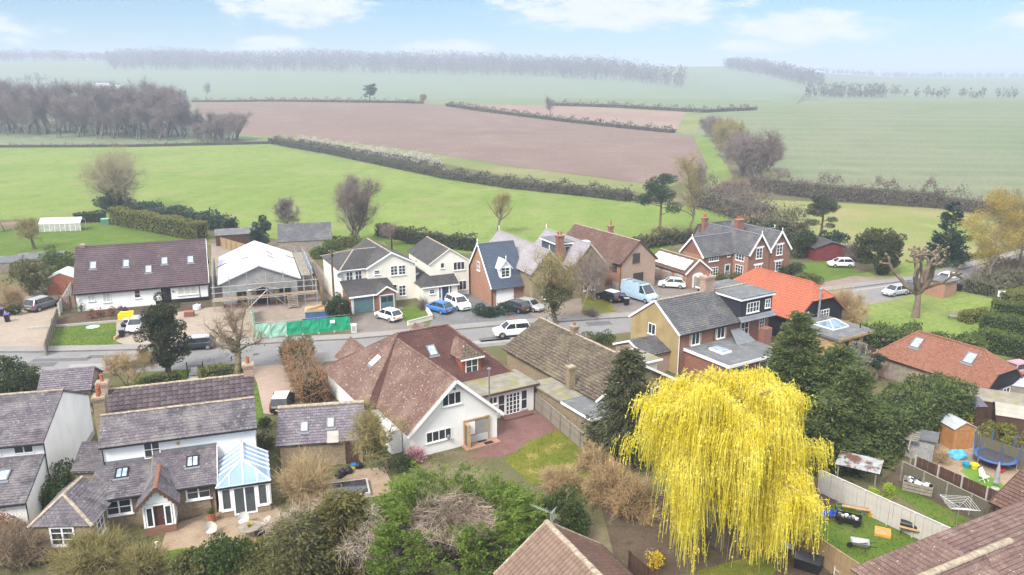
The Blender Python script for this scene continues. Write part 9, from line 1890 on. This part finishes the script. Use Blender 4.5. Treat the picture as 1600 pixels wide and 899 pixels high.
wood('far_wood', 'faint distant woods along the right horizon', Q((1280, 2300), (1680, 2300), (1680, 3000), (1300, 3000)), 420, 406, 16, M_WOOD); wood('far_wood', 'hazy trees and hedges in the valley at far left', Q((-30, 900), (100, 950), (290, 800), (290, 900), (60, 1300), (-30, 1200)), 110, 407, 11, M_WOOD2)
def far_farm():
 for i, (x, y, w, lab) in enumerate(((150, 134, 22, 'tiny pale farm building in the hazy valley, left of two'), (172, 137, 14, 'tiny pale farm building in the hazy valley, right of two'))):
  p = T(x, y); t = thing('farm_building', lab, 'building', (p.x, p.y, p.z), 15 * i); gable_wall(t, 0, w, 0, 9, 4, 6.5, 'x', WHITE); gable_roof(t, 0, w, 0, 9, 4, 6.6, 'x', S_PALE, th=1.2); win(t, w / 2, 0, 1.2, 0, 2.0, 1.5)
far_farm()
# tufts over the nearer lawns
def tufts():
 rg = np.random.default_rng(77); src = [o for o in COL.objects if o.type == 'MESH' and o.get('kind') == 'structure' and o.data.materials and o.data.materials[0] in (M_LAWN, M_LAWN_OLD)]
 for o in src:
  me = o.data; V = np.array([v.co[:] for v in me.vertices]); F = np.array([p.vertices[:] for p in me.polygons]); A, B, C = V[F[:, 0]], V[F[:, 1]], V[F[:, 2]]; ar = np.linalg.norm(np.cross(B - A, C - A), axis=1) / 2
  if A[:, 1].mean() > 100: continue
  n = int(min(ar.sum() * 28, 6000)); k = rg.choice(len(F), n, p=ar / ar.sum()); u, v = rg.uniform(0, 1, (2, n, 1)); w = u + v > 1; u = np.where(w, 1 - u, u); v = np.where(w, 1 - v, v); P = A[k] + (B - A)[k] * u + (C - A)[k] * v; P[:, 2] += .03; cl = P[0].copy()
  Vv, Ff = leaves(P - cl, rg, .13, np.tile([0, 0, 1.0], (n, 1)), .5, .4); g = mk('grass', Vv, Ff, o.data.materials[0], None, 'stuff'); g.location = tuple(cl); tag(g, 'short grass on the ' + o.name.split('.')[0].replace('_', ' '), 'grass')
tufts()
def ground_litter():
 rg = np.random.default_rng(78)
 for lab, n, m_, sc, sd in (('rough grass and weeds between the gardens', 16000, M_GROUND, .2, .5), ('fallen leaves and low ivy between the gardens', 9000, L_OLIVE, .13, .3)):
  C = np.stack([rg.uniform(-36, 48, 900), rg.uniform(38, 82, 900)], 1); P = C[rg.integers(0, 900, n)] + rg.normal(size=(n, 2)) * .55; keep = np.ones(n, bool)
  for nm, mm, pl in LAND:
   if nm in ('ground',) or max(p[1] for p in pl) > 140: continue
   xs = [p[0] for p in pl]; ys = [p[1] for p in pl]; keep &= ~((P[:, 0] > min(xs) - .1) & (P[:, 0] < max(xs) + .1) & (P[:, 1] > min(ys) - .1) & (P[:, 1] < max(ys) + .1)) if nm != 'road' else (P[:, 1] < 76 + .26 * np.maximum(P[:, 0] + 30, 0))
  P = np.concatenate([P[keep], np.full((keep.sum(), 1), sc * .25)], 1); V, F = leaves(P - [0, 60, 0], rg, sc, np.tile([0, 0, 1.0], (len(P), 1)), sd, .45); g = mk('ground_cover', V, F, m_, None, 'stuff'); g.location = (0, 60, 0); tag(g, lab, 'ground cover')
ground_litter()
